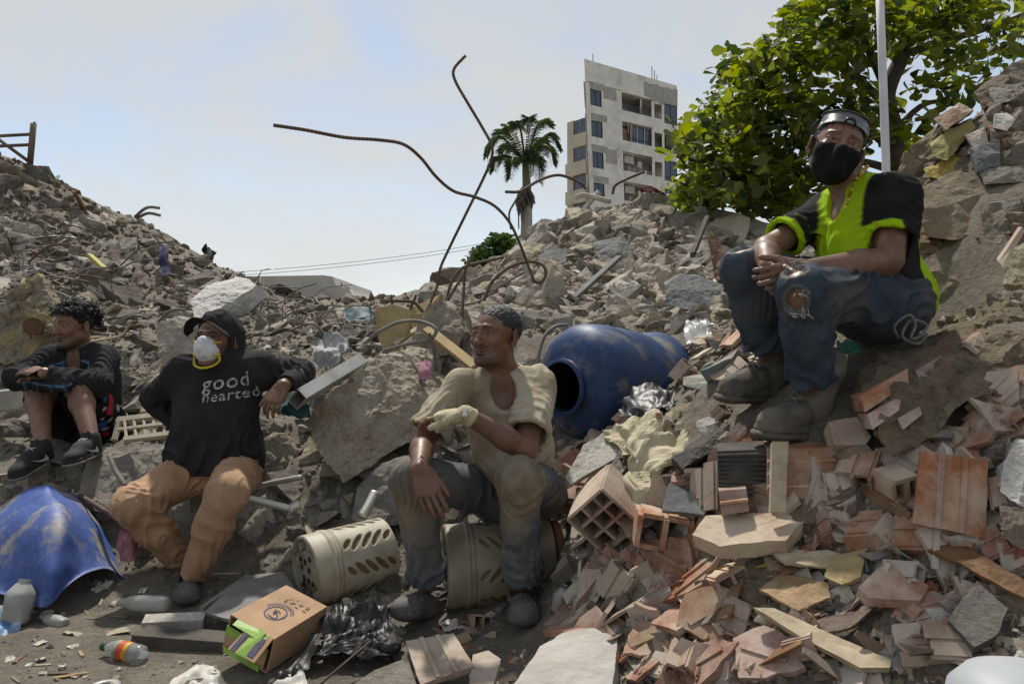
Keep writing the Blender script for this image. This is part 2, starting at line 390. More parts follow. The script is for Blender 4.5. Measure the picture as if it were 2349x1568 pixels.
m_dirt = mat('dusty_earth', (.29, .255, .205), (.195, .17, .135), 7, .95, 1., 22, c3=(.33, .29, .235), c3scale=5, c3amt=.42, bdist=.05, fine=True)
nx, ny = _gx.shape
idx = np.arange(nx*ny).reshape(nx, ny)
quads = np.stack([idx[:-1, :-1], idx[1:, :-1], idx[1:, 1:], idx[:-1, 1:]], -1).reshape(-1, 4)
terrain = link('rubble_terrain', npmesh('rubble_terrain', np.stack([_gx, _gy, GZ], -1).reshape(-1, 3), quads, m_dirt))
tag(terrain, 'dusty heaped earth and debris under the rubble', None, kind='structure')
g = Geo(); S_ = 2500
g.add([(-S_, -S_, -.12), (S_, -S_, -.12), (S_, S_, -.12), (-S_, S_, -.12)], [(0, 1, 2, 3)])
tag(link('ground', g.mesh('ground', mat('far_ground', (.25, .22, .18), (.18, .17, .12), .05, .95, .2, 5))), 'flat ground around the collapsed block', kind='structure')

# ================================================================== ruined apartment building
m_wall = mat('stained_render', (.70, .675, .63), (.56, .535, .50), 1.2, .9, .3, 9, c3=(.34, .325, .305), c3scale=.55, c3amt=.33, bdist=.03, local=True)
m_wall2 = mat('tan_render', (.54, .48, .38), (.44, .39, .31), .8, .9, .3, 6, local=True, bdist=.03)
m_rawc = mat('raw_concrete', (.28, .27, .255), (.38, .365, .34), 1.5, .95, .5, 8, local=True, bdist=.05)
m_glass = mat('window_glass', (.035, .05, .085), (.05, .07, .11), .8, .15, 0, spec=.6)
m_inner = mat('room_plaster', (.55, .53, .50), (.4, .38, .36), .5, .9, .1)
m_rail = mat('rail_metal', (.05, .055, .07), (.08, .08, .09), 3, .5, 0, metal=.4)
m_debris = mat('building_debris', (.3, .26, .22), (.16, .12, .10), 2, .9, .4, 6)
m_rust = mat('rust_stain', (.28, .15, .06), (.4, .36, .3), 3, .9, 0)
B = empty('ruined_building', P(1345, 784, 70)-np.array([0, 0, CAM_H+.1]))
tag(B, 'grey ruined apartment tower with broken side wall and blue windows behind the mound', 'building')
A0 = P(1340, 135, 70); A1 = P(1553, 197, 77.4)
ex = A1-A0; ex[2] = 0; Wd = np.linalg.norm(ex); ex /= Wd; ey = np.array([-ex[1], ex[0], 0])  # ey points away from camera
ey = nrm((.115, .993, 0))                     # the ruin was cut off obliquely: its side runs back almost along the view
TOP = A0[2]
LEAN = .055
def bp(s, z, d=0.0):
    """s metres along the front, z height, d depth behind the front; the tower leans a little"""
    base = np.array([A0[0], A0[1], 0.]) + ex*s + ey*d
    lean = (z-TOP)*-LEAN*(1-s/Wd)
    return base + ex*lean + np.array([0, 0, z]) - np.array(B.location)
def uv_to_sz(u, v):
    # invert: find s for screen u on front plane, then z
    s = 0.
    for _ in range(60):
        b = np.array([A0[0], A0[1]])+ex[:2]*s; Y = b[1]; x = (u-1174.5)/FPX*Y
        s += (x-b[0])/ex[0]*.6
    Y = A0[1]+ex[1]*s; return s, CAM_H-(v-784)/FPX*Y
def bbox_part(name, s0, s1, z0, z1, d0, d1, m, parent=B):
    V = [bp(s, z, d) for s in (s0, s1) for d in (d0, d1) for z in (z0, z1)]
    o = link(name, npmesh(name, V, [(0, 1, 3, 2), (4, 6, 7, 5), (0, 4, 5, 1), (2, 3, 7, 6), (0, 2, 6, 4), (1, 5, 7, 3)], m, False), parent)
    return o
FH = 2.75
floors = [TOP-1.9-FH*i for i in range(9)]          # ceiling level of each storey
# openings per storey as fractions of the front (s0, s1, below ceiling z0, z1, type)
S = lambda u: uv_to_sz(u, 300)[0]
OPEN = []
for i, zc in enumerate(floors):
    ops = [(.55, 1.95, .55, 2.0, 'win')]
    ops.append((4.55, 8.55, .15, 1.75, ('balc', 'glass2', 'wreck', 'wreck', 'glass2')[i % 5]))
    ops.append((8.95, 10.0, .35, 1.75, 'dark'))
    ops.append((10.35, 12.2, .1, 2.0, ('blue', 'balc2', 'blue', 'blue')[i % 4]))
    OPEN.append((zc, ops))
# front wall built as piers and spandrels round the openings
def wallpiece(s0, s1, z0, z1): bbox_part('wall', s0, s1, z0, z1, 0, .28, m_wall)
wallpiece(0, Wd, floors[0]-.1, TOP)
for zc, ops in OPEN:
    zb = zc-FH
    edges = [0.0]
    for (s0, s1, a, b_, ty) in ops: edges += [s0, s1]
    edges.append(Wd)
    for k in range(0, len(edges), 2):
        if edges[k+1]-edges[k] > .02: wallpiece(edges[k], edges[k+1], zb+.001, zc)
    for (s0, s1, a, b_, ty) in ops:
        if a > .16: bbox_part('wall', s0, s1, zc-a, zc, .003, .277, m_wall)
        bbox_part('wall', s0, s1, zb+.001, zc-b_, .003, .277, m_wall)
        bbox_part('floor_slab', s0, s1, zb-.1, zb+.12, .3, 6, m_rawc)
        zt, zo = zc-a, zc-b_
        if ty in ('win', 'blue'):
            w = bbox_part('window', s0+.02, s1-.02, zo, zt, .12, .16, m_glass)
            for f in (0, .5, 1):
                s = s0+(s1-s0)*f; bbox_part('frame', s-.04, s+.04, zo, zt, .08, .119, m_rail, w)
            for z in (zo+.04, zt-.04): bbox_part('frame', s0, s1, z-.04, z+.04, .07, .117, m_rail, w)
            if ty == 'blue':
                bbox_part('railing', s0, s1, zo+.35, zo+.42, .02, .06, m_rail)
        else:
            bbox_part('back_wall', s0-.6, s1+.4, zb, zc, 3.2, 3.35, m_inner)
            bbox_part('ceiling', s0-.3, s1+.3, zc-.12, zc-.02, .3, 3.1, m_inner)
            if ty.startswith('balc'):
                r = bbox_part('railing', s0, s1-.1, zo+.55, zo+.62, .05, .1, m_rail)
                bbox_part('bar', s0, s1-.1, zo+.3, zo+.34, .05, .1, m_rail, r); bbox_part('bar', s0, s1-.1, zo+.1, zo+.14, .05, .1, m_rail, r)
                for q in np.linspace(s0+.05, s1-.15, 6): bbox_part('bar', q-.03, q+.03, zo, zo+.6, .051, .099, m_rail, r)
                bbox_part('partition', s0+(s1-s0)*.62, s0+(s1-s0)*.62+.2, zb, zc, .5, 3.1, m_inner)
            if ty == 'glass2':
                for q in (.28, .5, .75):
                    s = s0+(s1-s0)*q; w = bbox_part('window', s, s+.8, zo, zt-.1, .3, .34, m_glass); bbox_part('frame', s-.05, s+.05, zo, zt, .25, .299, m_inner, w)
                bbox_part('wardrobe', s0+.1, s0+.9, zo, zt-.3, .8, 1.4, m_debris)
                bbox_part('railing', s0+1.2, s1, zo+.35, zo+.42, .05, .1, m_rail)
            if ty == 'wreck':
                bbox_part('curtain', s0+.2, s0+1.5, zt-.75, zt-.1, .6, .8, m_inner)
                bbox_part('door_panel', s0+2.0, s0+2.6, zo, zo+1.2, .5, .6, m_inner)
                for q in range(7):
                    s = s0+.3+random.random()*(s1-s0-.8); bbox_part('broken_furniture', s, s+.3+random.random()*.5, zo-.05, zo+.15+random.random()*.45, .3, .9, random.choice([m_debris, m_rawc, m_inner]))
# body behind the front, roof, party wall
bbox_part('core', .6, Wd, 0, TOP-1.0, 3.36, 11, m_wall)
bbox_part('roof_slab', 0, Wd, TOP-1.2, TOP-.9, .29, 11, m_rawc)
bbox_part('parapet', 0.0, .2, TOP-1.2, TOP+.02, .29, 11, m_wall)
# end wall: broken, ragged slab edges on the near left
bbox_part('end_wall', .0, .25, 2, TOP-1.21, 6, 11, m_wall)
for i, zc in enumerate(floors):
    for j in range(5):
        z0 = zc-FH+j*.55; d1 = 1.2+random.random()*3.2
        bbox_part('broken_edge', -.1-random.random()*.12, .3, z0, z0+.54, .285, d1, random.choice([m_wall2, m_wall, m_rawc, m_wall2]))
    bbox_part('exposed_patch', .5+random.random()*.2, 2.2+random.random()*.4, zc-.5, zc+.06, -.05, -.004, m_rawc)
    if i % 2 == 0: bbox_part('exposed_patch', 2.3, 3.4+random.random(), zc-.8-random.random()*.8, zc-.1, -.04, -.003, m_rawc)
# ragged dark band along the top right of the front
for j in range(9):
    s0 = 7.6+j*.52; bbox_part('spalled_band', s0, s0+.51, TOP-1.75-random.random()*.5, TOP-.7+random.random()*.35, -.06, -.005, m_rawc)
for s_, h_ in ((1.0, 1.0), (8.7, 1.5), (9.05, 1.2), (9.4, .8)): bbox_part('roof_post', s_, s_+.12, TOP-1, TOP+h_, 1, 1.12, m_rawc)
# letters of the sign panel on a low balcony
sgn = bbox_part('balcony_panel', 5.6, 7.4, floors[3]-2.75, floors[3]-1.8, -.03, -.006, m_inner)
for zc in floors[1:5]:
    for q in (5.3, 5.75): bbox_part('rust_streak', q, q+.12, zc-.75-random.random()*.3, zc+.02, -.008, -.002, m_rust)
# lower wing at the left
w0 = P(1301, 275, 78); wz = w0[2]
def wing(u0, u1, Y0, Y1, zt, nfl):
    for i in range(nfl):
        z1 = zt-i*2.75
        a = P(u0, 784, Y0); b_ = P(u1, 784, Y1)
        off = np.array(B.location)
        def blk(nm, f0, f1, z0, z1_, back, m, out=0.):
            p0 = a+(b_-a)*f0; p1 = a+(b_-a)*f1; n = nrm(np.cross(b_-a, (0, 0, 1)));
            if n[1] > 0: n = -n
            V = [np.array([q[0], q[1], z])+n*o_-off for q in (p0, p1) for o_ in (out, -back) for z in (z0, z1_)]
            return link(nm, npmesh(nm, V, [(0, 1, 3, 2), (4, 6, 7, 5), (0, 4, 5, 1), (2, 3, 7, 6), (0, 2, 6, 4), (1, 5, 7, 3)], m, False), B)
        blk('balcony', 0, 1, z1-2.75, z1-1.45, 3, m_wall2, .25 if i else 0.0)
        blk('wall', 0, .3, z1-1.449, z1, 3, m_wall2); blk('wall', .92, 1, z1-1.449, z1, 3, m_wall2)
        w = blk('window', .3, .92, z1-1.449, z1-.05, .1, m_glass, -.25)
        blk('window_post', .55, .62, z1-1.449, z1-.05, .1, m_inner, -.1)
wing(1301, 1348, 79, 76.5, wz, 9)

# ================================================================== far pale building, left of centre
m_far = mat('pale_far_wall', (.42, .40, .37), (.33, .31, .28), .5, .9, .2, 4, local=True)
FB = empty('distant_building', P(700, 784, 32)-np.array([0, 0, CAM_H+.1])); tag(FB, 'pale low concrete building with a rounded gable beyond the rubble gap', 'building')
def poly_prism(name, uv, Y, dep, m, parent):
    n = len(uv); off = np.array(parent.location)
    V = [P(u, v, Y)-off for u, v in uv]+[P(u, v, Y)+np.array([0, dep, 0])-off for u, v in uv]
    F = [tuple(range(n))]+[tuple(range(2*n-1, n-1, -1))]+[(i, i+n, (i+1) % n+n, (i+1) % n) for i in range(n)]
    return link(name, npmesh(name, V, F, m, False), parent)
poly_prism('wall', [(560, 800), (560, 634), (742, 631), (762, 634), (770, 655), (800, 662), (812, 680), (830, 690), (834, 800)], 32, 9, m_far, FB)
poly_prism('annex', [(664, 800), (664, 668), (730, 662), (748, 672), (760, 700), (764, 800)], 31.7, .297, mat('far_wall_shade', (.36, .34, .31), (.3, .28, .26), .5, .9, .1), FB)
poly_prism('annex', [(735, 800), (745, 715), (790, 700), (815, 712), (820, 800)], 31.4, .59, m_far, FB)
g = Geo()
for u in (781, 797, 812): g.tube([P(u, 668+(u-781)*.3, 33), P(u+3, 648+(u-781)*.7, 33)], .02, 5)
g.tube([P(782, 650, 33), P(815, 671, 33)], .02, 5)
link('roof_railing', npmesh('roof_railing', np.array(g.V)-np.array(FB.location), g.F, m_rail), FB)

# ================================================================== leaves, trees
m_bark = mat('bark', (.075, .06, .05), (.12, .10, .085), 10, .95, .8, 40, bdist=.01)
m_leaf = mat('almond_leaf', (.080, .088, .020), (.050, .066, .016), 3, .45, .15, 30, rand=.35, spec=.4, transl=(3.4, 3.4, .9, .5))
m_leaf_y = mat('yellow_leaf', (.17, .18, .02), (.10, .14, .02), 3, .45, .15, 30, rand=.3, transl=(2.2, 2.2, .6, .5))
m_leaf_d = mat('dark_leaf', (.022, .045, .014), (.04, .06, .018), 2, .5, .1, 30, transl=(2.0, 2.4, .8, .3))
def leaf_shape(L_, Wd_, bend=.15):
    """obovate leaf: broad towards the tip, folded a little along its midrib"""
    prof = [(0, .0), (.15, .16), (.4, .55), (.7, .98), (.88, .85), (1.0, .0)]
    V = []; F = []
    for t, w in prof:
        x = t*L_; z = -bend*L_*t*t; V += [(x, -w*Wd_/2, z+.14*w*Wd_), (x, 0, z), (x, w*Wd_/2, z+.14*w*Wd_)]
    for i in range(len(prof)-1):
        a = i*3; F += [(a, a+3, a+4, a+1), (a+1, a+4, a+5, a+2)]
    return np.array(V), np.array(F)
def rand_rot(n, updir=.5):
    """random leaf frames: x axis outwards, z axis biased upwards"""
    x = rng.normal(size=(n, 3)); x[:, 2] = x[:, 2]*.6-.1; x /= np.linalg.norm(x, axis=1)[:, None]
    z = rng.normal(size=(n, 3))*.7+np.array([0, 0, updir*2]); y = np.cross(z, x); y /= np.linalg.norm(y, axis=1)[:, None]+1e-9; z = np.cross(x, y)
    return np.stack([x, y, z], -1)
def merge_inst(V, F, R, T, s):
    n = len(T); W_ = np.einsum('nij,vj->nvi', R, V)*s[:, None, None]+T[:, None, :]
    Fq = F[None]+(np.arange(n)*len(V))[:, None, None]
    return W_.reshape(-1, 3), Fq.reshape(-1, F.shape[1])

# --- broad-leaved tree at the right
TY = 8.2
T0 = P(2050, 430, TY); T0[2] = Hxy(T0[0], T0[1])
TR = empty('almond_tree', T0); tag(TR, 'large broad-leaved tree with yellow green leaves behind the white pole', 'tree')
off = np.array(T0)
limbs = []
def limb(pts, r0, r1, nm='branch'):
    p = catmull(pts, 6); rr = np.linspace(r0, r1, len(p)); V, F = tube(p-off, rr, 8); link(nm, npmesh(nm, V, F, m_bark), TR); limbs.append(p)
limb([T0-np.array([0, 0, .4]), P(2052, 400, TY), P(2050, 300, TY), P(2035, 220, TY), P(2070, 130, TY), P(2110, 60, TY), P(2140, -40, TY)], .11, .06, 'trunk')
for pts, r in [([P(2050, 330, TY), P(1980, 300, TY-.2), P(1900, 260, TY-.3), P(1800, 250, TY-.5)], .05), ([P(2045, 250, TY), P(1950, 170, TY), P(1850, 120, TY-.2), P(1740, 110, TY-.3)], .05),
               ([P(2040, 220, TY), P(1990, 110, TY), P(1940, 20, TY), P(1900, -60, TY)], .05), ([P(2080, 120, TY), P(2180, 90, TY), P(2280, 60, TY+.2), P(2380, 20, TY)], .05),
               ([P(2052, 300, TY), P(2120, 240, TY), P(2200, 230, TY)], .04), ([P(2050, 390, TY), P(1960, 370, TY), P(1850, 390, TY-.2), P(1720, 380, TY-.4), P(1620, 360, TY-.5)], .045), ([P(1900, 260, TY-.3), P(1830, 330, TY-.5), P(1750, 420, TY-.6)], .03),
               ([P(1850, 120, TY-.2), P(1800, 190, TY), P(1700, 210, TY)], .03)]:
    limb(pts, r, r*.35)
LV, LF = leaf_shape(.15, .088)
blobs = [(1760, 160, 95, 80), (1860, 80, 100, 80), (1660, 290, 80, 70), (1600, 340, 55, 55), (1780, 260, 120, 80), (1900, 190, 110, 100), (1760, 380, 110, 80), (1650, 410, 90, 70), (1880, 400, 110, 80), (1980, 60, 110, 80), (2000, 250, 60, 80), (2110, 80, 120, 80),
         (2230, 60, 130, 70), (2330, 110, 70, 60), (2130, 200, 60, 35), (2230, 170, 80, 60), (2100, 300, 80, 40), (2150, 350, 80, 45), (2050, 10, 200, 50), (1930, -30, 120, 60), (2280, 0, 120, 60), (1700, 455, 90, 40), (1820, 465, 110, 40), (1560, 330, 28, 26), (1590, 430, 40, 50), (1700, 175, 45, 30), (1930, 310, 70, 70), (2090, 410, 60, 40)]
pts = []
for (u, v, a, b_) in blobs:
    k = int(a*b_/(120 if u < 1880 else 215))
    for _ in range(k):
        q = rng.normal(size=3); q *= rng.random()**.33/np.linalg.norm(q)
        pts.append(P(u+q[0]*a, v+q[1]*b_, TY-.2+q[2]*1.0))
pts = np.array(pts); rng.shuffle(pts)
# leaves come in small rosettes
cent = pts; reps = 6
T = (cent[:, None, :]+rng.normal(size=(len(cent), reps, 3))*.055).reshape(-1, 3)
nL = len(T); RR = rand_rot(nL, .55); ss = .5+.85*rng.random(nL)
near = np.argsort(T[:, 1])                         # nearest leaves are separate parts
proto = [npmesh('leaf', LV, LF, m) for m in (m_leaf, m_leaf, m_leaf_y)]
for i in near[:290]:
    o = link('leaf', random.choice(proto), TR); M4 = Matrix.Identity(4)
    for r in range(3):
        for c in range(3): M4[r][c] = RR[i][r, c]*ss[i]
    M4.translation = Vector(T[i]-off); o.matrix_local = M4
rest = near[290:]
third = rng.random(len(rest))
crown = None
for nm, msk, m in (('crown', third < .62, m_leaf), ('yellow_leaves', (third >= .62) & (third < .80), m_leaf_y), ('dark_leaves', third >= .80, m_leaf_d)):
    s_ = rest[msk]; V, F = merge_inst(LV, LF, RR[s_], T[s_]-off, ss[s_]); o = link(nm, npmesh(nm, V, F, m), TR); o['kind'] = 'stuff'
# fine-leaved shrub growing in front of the tree's left flank
SH0 = P(1640, 470, 9.6); SH0[2] = Hxy(SH0[0], SH0[1])
SH = empty('fine_leaved_shrub', SH0); tag(SH, 'fine-leaved green shrub at the left flank of the broad-leaved tree', 'shrub')
pts = []
for (u, v, a, b_) in [(1650, 240, 50, 40), (1600, 300, 55, 45), (1690, 300, 60, 60), (1610, 380, 60, 60), (1700, 400, 80, 60), (1580, 440, 50, 50), (1560, 470, 40, 30)]:
    for _ in range(int(a*b_/9)):
        q = rng.normal(size=3); q *= rng.random()**.33/np.linalg.norm(q); pts.append(P(u+q[0]*a, v+q[1]*b_, 9.4+q[2]*.6))
T = np.array(pts); v2, f2 = leaf_shape(.06, .035)
V, F = merge_inst(v2, f2, rand_rot(len(T), .4), T-SH0, .7+.6*rng.random(len(T))); o = link('crown', npmesh('crown', V, F, m_leaf), SH); o['kind'] = 'stuff'
for u, v in ((1640, 250), (1600, 330), (1690, 320), (1570, 440)):
    V, F = tube(catmull([SH0-np.array([0, 0, .3]), P((u+1640)/2, 420, 9.5), P(u, v, 9.4)], 6)-SH0, .02, 6); link('stem', npmesh('stem', V, F, m_bark), SH)
# dark bushes beyond the mound, left of the palm
for nm, lab, bl, Y in (('dark_bush', 'dark green bush rising over the mound below the palm', [(1150, 560, 32, 20), (1120, 590, 34, 26), (1090, 605, 18, 14)], 15), ('dark_bush', 'dark green bush low on the horizon in the rubble gap', [(1035, 650, 26, 26), (1015, 675, 22, 20), (1060, 640, 14, 14)], 16)):
    b0 = P(bl[0][0], 784, Y); b0[2] = 0; BU = empty(nm, b0); tag(BU, lab, 'bush', 'bushes beyond the rubble'); pts = []
    for (u, v, a, b_) in bl:
        for _ in range(int(a*b_*1.1)):
            q = rng.normal(size=3); q *= rng.random()**.33/np.linalg.norm(q); pts.append(P(u+q[0]*a, v+q[1]*b_, Y+q[2]*.5))
    T = np.array(pts); V, F = merge_inst(v2*2.2, f2, rand_rot(len(T), .4), T-b0, .7+.6*rng.random(len(T)))
    o = link('crown', npmesh('crown', V, F, m_leaf_d), BU); o['kind'] = 'stuff'
    V, F = tube(np.array([b0, P(bl[0][0], bl[0][1]+10, Y)])-b0, .06, 6); link('trunk', npmesh('trunk', V, F, m_bark), BU)

# --- royal palm
PY = 32.0
p0 = P(1205, 784, PY); p0[2] = 0.
PM = empty('palm_tree', p0); tag(PM, 'tall royal palm with drooping fronds and dead brown skirt', 'palm tree')
m_ptr = mat('palm_trunk', (.30, .29, .27), (.22, .21, .19), 2, .9, .4, 8, bdist=.02)
m_pgr = mat('palm_crownshaft', (.09, .12, .035), (.12, .13, .05), 2, .6, .1, 8)
m_frond = mat('palm_frond', (.045, .06, .030), (.06, .08, .035), 1, .5, 0, transl=(1.8, 2.2, .8, .25))
m_dead = mat('dead_frond', (.10, .085, .065), (.16, .13, .10), 3, .9, .2, 10)
V, F = tube(catmull([p0, P(1207, 600, PY), P(1208, 520, PY), P(1209, 455, PY)], 8)-p0, np.linspace(.30, .20, 25), 12); link('trunk', npmesh('trunk', V, F, m_ptr), PM)
V, F = tube(catmull([P(1209, 456, PY), P(1208, 420, PY), P(1206, 385, PY), P(1205, 360, PY)], 6)-p0, np.linspace(.20, .13, 19), 10); link('crownshaft', npmesh('crownshaft', V, F, m_pgr), PM)
Cc = P(1205, 372, PY)
def frond(pts, nm='frond', m=None, ll=.41, spear=False):
    c = catmull(pts, 7); g = Geo(); g.tube(c, np.linspace(.05, .015, len(c)), 5)
    T_ = np.gradient(c, axis=0); T_ /= np.linalg.norm(T_, axis=1)[:, None]
    cc = np.repeat(c, 2, 0)
    for i in range(2, len(c)):
        for sub in (0, .5):
            q = c[i-1]+(c[i]-c[i-1])*sub; t = T_[i]; f = i/len(c)
            side = np.cross(t, (0, 0, 1)); side = side/(np.linalg.norm(side)+1e-6)
            for s_ in (-1, 1):
                for dz in ((.12, -.5) if nm == 'frond' else (-.3, -.7)):
                    L_ = ll*(.55+.6*math.sin(math.pi*min(1, f*.9+.1)))*(.85+.3*random.random())
                    d = nrm(side*s_*(.75+.2*random.random())+t*.55+np.array([0, 0, dz-.25*random.random()]))
                    n_ = nrm(np.cross(d, t))*.028; e = q+d*L_+np.array([0, 0, -.12*L_]); mid = q+d*L_*.5
                    g.add([q-n_*.5, q+n_*.5, mid+n_, mid-n_, e], [(0, 1, 2, 3), (3, 2, 4)])
    return link(nm, npmesh(nm, np.array(g.V)-p0, g.F, m or m_frond), PM)
for (eu, ev, hu, hv, dy) in [(1108, 360, 1150, 330, -.5), (1125, 395, 1155, 372, -.8), (1130, 325, 1165, 320, 1), (1160, 292, 1180, 320, .5), (1180, 280, 1195, 318, -1), (1215, 262, 1210, 310, .3), (1262, 292, 1235, 300, .8),
                             (1290, 335, 1250, 328, .2), (1275, 375, 1245, 350, -.9), (1240, 410, 1228, 375, -.7), (1170, 402, 1180, 378, -1.2), (1258, 350, 1235, 335, 1.3), (1145, 375, 1170, 350, 1.2), (1228, 398, 1220, 372, .9)]:
    frond([Cc, P(hu, hv-16, PY+dy*.6), P(hu*.4+eu*.6, hv*.5+ev*.5-16, PY+dy), P(eu-(eu-1205)*.04+random.uniform(-6, 6), ev+random.uniform(-4, 10), PY+dy*1.2)])
V, F = tube(np.array([Cc, P(1214, 300, PY), P(1217, 264, PY)])-p0, [.06, .03, .008], 5); link('spear_leaf', npmesh('spear_leaf', V, F, m_frond), PM)
for (u0, u1, v1, dy) in ((1196, 1190, 520, -.3), (1200, 1196, 500, -.35), (1216, 1221, 470, -.25), (1205, 1203, 478, -.4), (1193, 1186, 470, .1)):
    frond([P(1205, 425, PY), P(u0, 440, PY+dy), P(u1, (440+v1)/2, PY+dy), P(u1, v1, PY+dy)], 'dead_frond', m_dead, .32)

# ================================================================== pole, wires, scaffold
m_wpole = mat('white_painted_pole', (.62, .62, .64), (.52, .52, .55), 4, .5, .1, 30)
pb = P(2034, 400, 5.2); pb[2] = Hxy(pb[0], pb[1])-.1
PO = tag(tube_obj('white_pole', [pb, P(2032, 365, 5.2), P(2016, -60, 5.2)], .026, m_wpole, sides=14, res=2), 'slim white painted metal pole standing before the tree', 'pole')
g = Geo(); 
m_wire = mat('black_wire', (.03, .03, .03), (.04, .04, .04), 3, .6, 0)
for lab, a, b_ in (('upper thin overhead wire crossing the sky gap', (300, 640, 24), (1500, 470, 34)), ('lower thin overhead wire crossing the sky gap', (300, 648, 24), (1500, 478, 34))):
    pa = P(*a); pb2 = P(*b_); pts = [pa+(pb2-pa)*t-np.array([0, 0, 1.6*math.sin(math.pi*t)*.35]) for t in np.linspace(0, 1, 24)]
    tag(tube_obj('overhead_wire', pts, .009, m_wire, sides=5, res=0), lab, 'wire', 'overhead wires')
m_scaf = mat('rusty_scaffold', (.10, .065, .045), (.16, .12, .09), 8, .8, .3, 40)
SF = empty('scaffold_frame', P(70, 372, 8.5)); tag(SF, 'rusty scaffold frame on top of the left rubble slope', 'scaffold')
o_ = np.array(SF.location)
for nm, a, b_, r in (('post', (77, 284, 8.5), (68, 385, 8.5), .032), ('rail', (74, 308, 8.5), (-120, 318, 8.4), .018), ('rail', (72, 332, 8.5), (-120, 340, 8.4), .018), ('brace', (68, 372, 8.5), (-30, 300, 8.45), .018), ('post', (-120, 290, 8.4), (-128, 385, 8.4), .032)):
    tube_obj(nm, np.array([P(*a), P(*b_)])-o_, r, m_scaf, SF, sides=8, res=0)
link('post_pin', npmesh('post_pin', *tube(np.array([P(76, 292, 8.5), P(80, 280, 8.5)])-o_, .014, 6), m_scaf), SF)
# ================================================================== rubble prototypes
m_conc = mat('broken_concrete', (.50, .44, .345), (.35, .305, .235), 7, .95, 1., 20, rand=.30, c3=(.47, .43, .355), c3scale=4, c3amt=.40, bdist=.03, fine=True)
m_concg = mat('grey_concrete', (.36, .325, .27), (.25, .222, .185), 6, .95, 1., 20, rand=.30, c3=(.40, .365, .30), c3scale=5, c3amt=.40, bdist=.03, fine=True)
m_pale = mat('pale_plaster', (.56, .54, .49), (.44, .42, .37), 10, .9, .5, 60, rand=.18, c3=(.30, .27, .22), c3scale=9, c3amt=.32, bdist=.01, fine=True)
m_terra = mat('terracotta', (.34, .165, .105), (.26, .13, .088), 12, .9, .4, 80, rand=.30, c3=(.42, .33, .26), c3scale=7, c3amt=.48, bdist=.006, fine=True)
m_terra2 = mat('dusty_terracotta', (.31, .19, .14), (.24, .145, .105), 10, .9, .4, 80, rand=.25, c3=(.44, .37, .30), c3scale=5, c3amt=.56, bdist=.008, fine=True)
m_wood = mat('weathered_wood', (.32, .24, .16), (.20, .14, .09), 20, .85, .5, 60, rand=.35, stretch=(1, 1, 1), bdist=.004)
m_mortar = mat('mortar_brick_rubble', (.38, .32, .245), (.28, .23, .17), 12, .95, 1., 45, rand=.2, c3=(.33, .20, .13), c3scale=5, c3amt=.36, bdist=.03, fine=True)
m_slate = mat('dark_slate', (.11, .115, .12), (.16, .16, .155), 5, .8, .4, 30, rand=.2, c3=(.28, .26, .22), c3scale=3, c3amt=.36, bdist=.006, fine=True)
m_paper = mat('dirty_paper', (.60, .57, .50), (.46, .43, .37), 12, .8, .3, 40, rand=.25)
m_brownw = mat('brown_board', (.13, .075, .045), (.20, .13, .085), 14, .7, .3, 50, rand=.3)
m_steel = mat('rusty_rebar', (.085, .062, .048), (.13, .085, .055), 15, .75, .4, 120, bdist=.002)
m_steelg = mat('grey_rebar', (.20, .19, .175), (.14, .125, .11), 15, .7, .4, 120, bdist=.002)

def chunk_mesh(name, seed, dims, m, cuts=3, amp=.07, npts=13, flat=True, round_=0.):
    """an angular broken lump: convex hull, subdivided, with fractured relief"""
    r = random.Random(seed); bm = bmesh.new()
    for i in range(npts):
        v = Vector((r.uniform(-1, 1), r.uniform(-1, 1), r.uniform(-1, 1)))
        mx = max(abs(c) for c in v); v = v/mx*(.72+.28*r.random()); 
        if round_: v = v.lerp(v.normalized(), round_)
        bm.verts.new((v.x*dims[0]/2, v.y*dims[1]/2, v.z*dims[2]/2))
    ret = bmesh.ops.convex_hull(bm, input=bm.verts)
    bmesh.ops.delete(bm, geom=[e for e in ret['geom_interior'] if isinstance(e, bmesh.types.BMVert)], context='VERTS')
    bmesh.ops.dissolve_limit(bm, angle_limit=.12, verts=bm.verts, edges=bm.edges)
    bmesh.ops.triangulate(bm, faces=bm.faces)
    mx = max(dims)
    for c in range(cuts):
        lens = sorted((e.calc_length() for e in bm.edges), reverse=True); th = lens[0]*.55
        bmesh.ops.subdivide_edges(bm, edges=[e for e in bm.edges if e.calc_length() > th], cuts=1)
        bmesh.ops.triangulate(bm, faces=bm.faces)
        bm.normal_update(); mn = min(dims)
        for v in bm.verts:
            p = v.co*(2.6*(1.7**c)/mx)+Vector((seed*3.1, c*5.7, 1.3)); n = mnoise.noise_vector(p)
            v.co += n*amp*mn*(.62**c)
    return bm_mesh(name, bm, m, not flat)
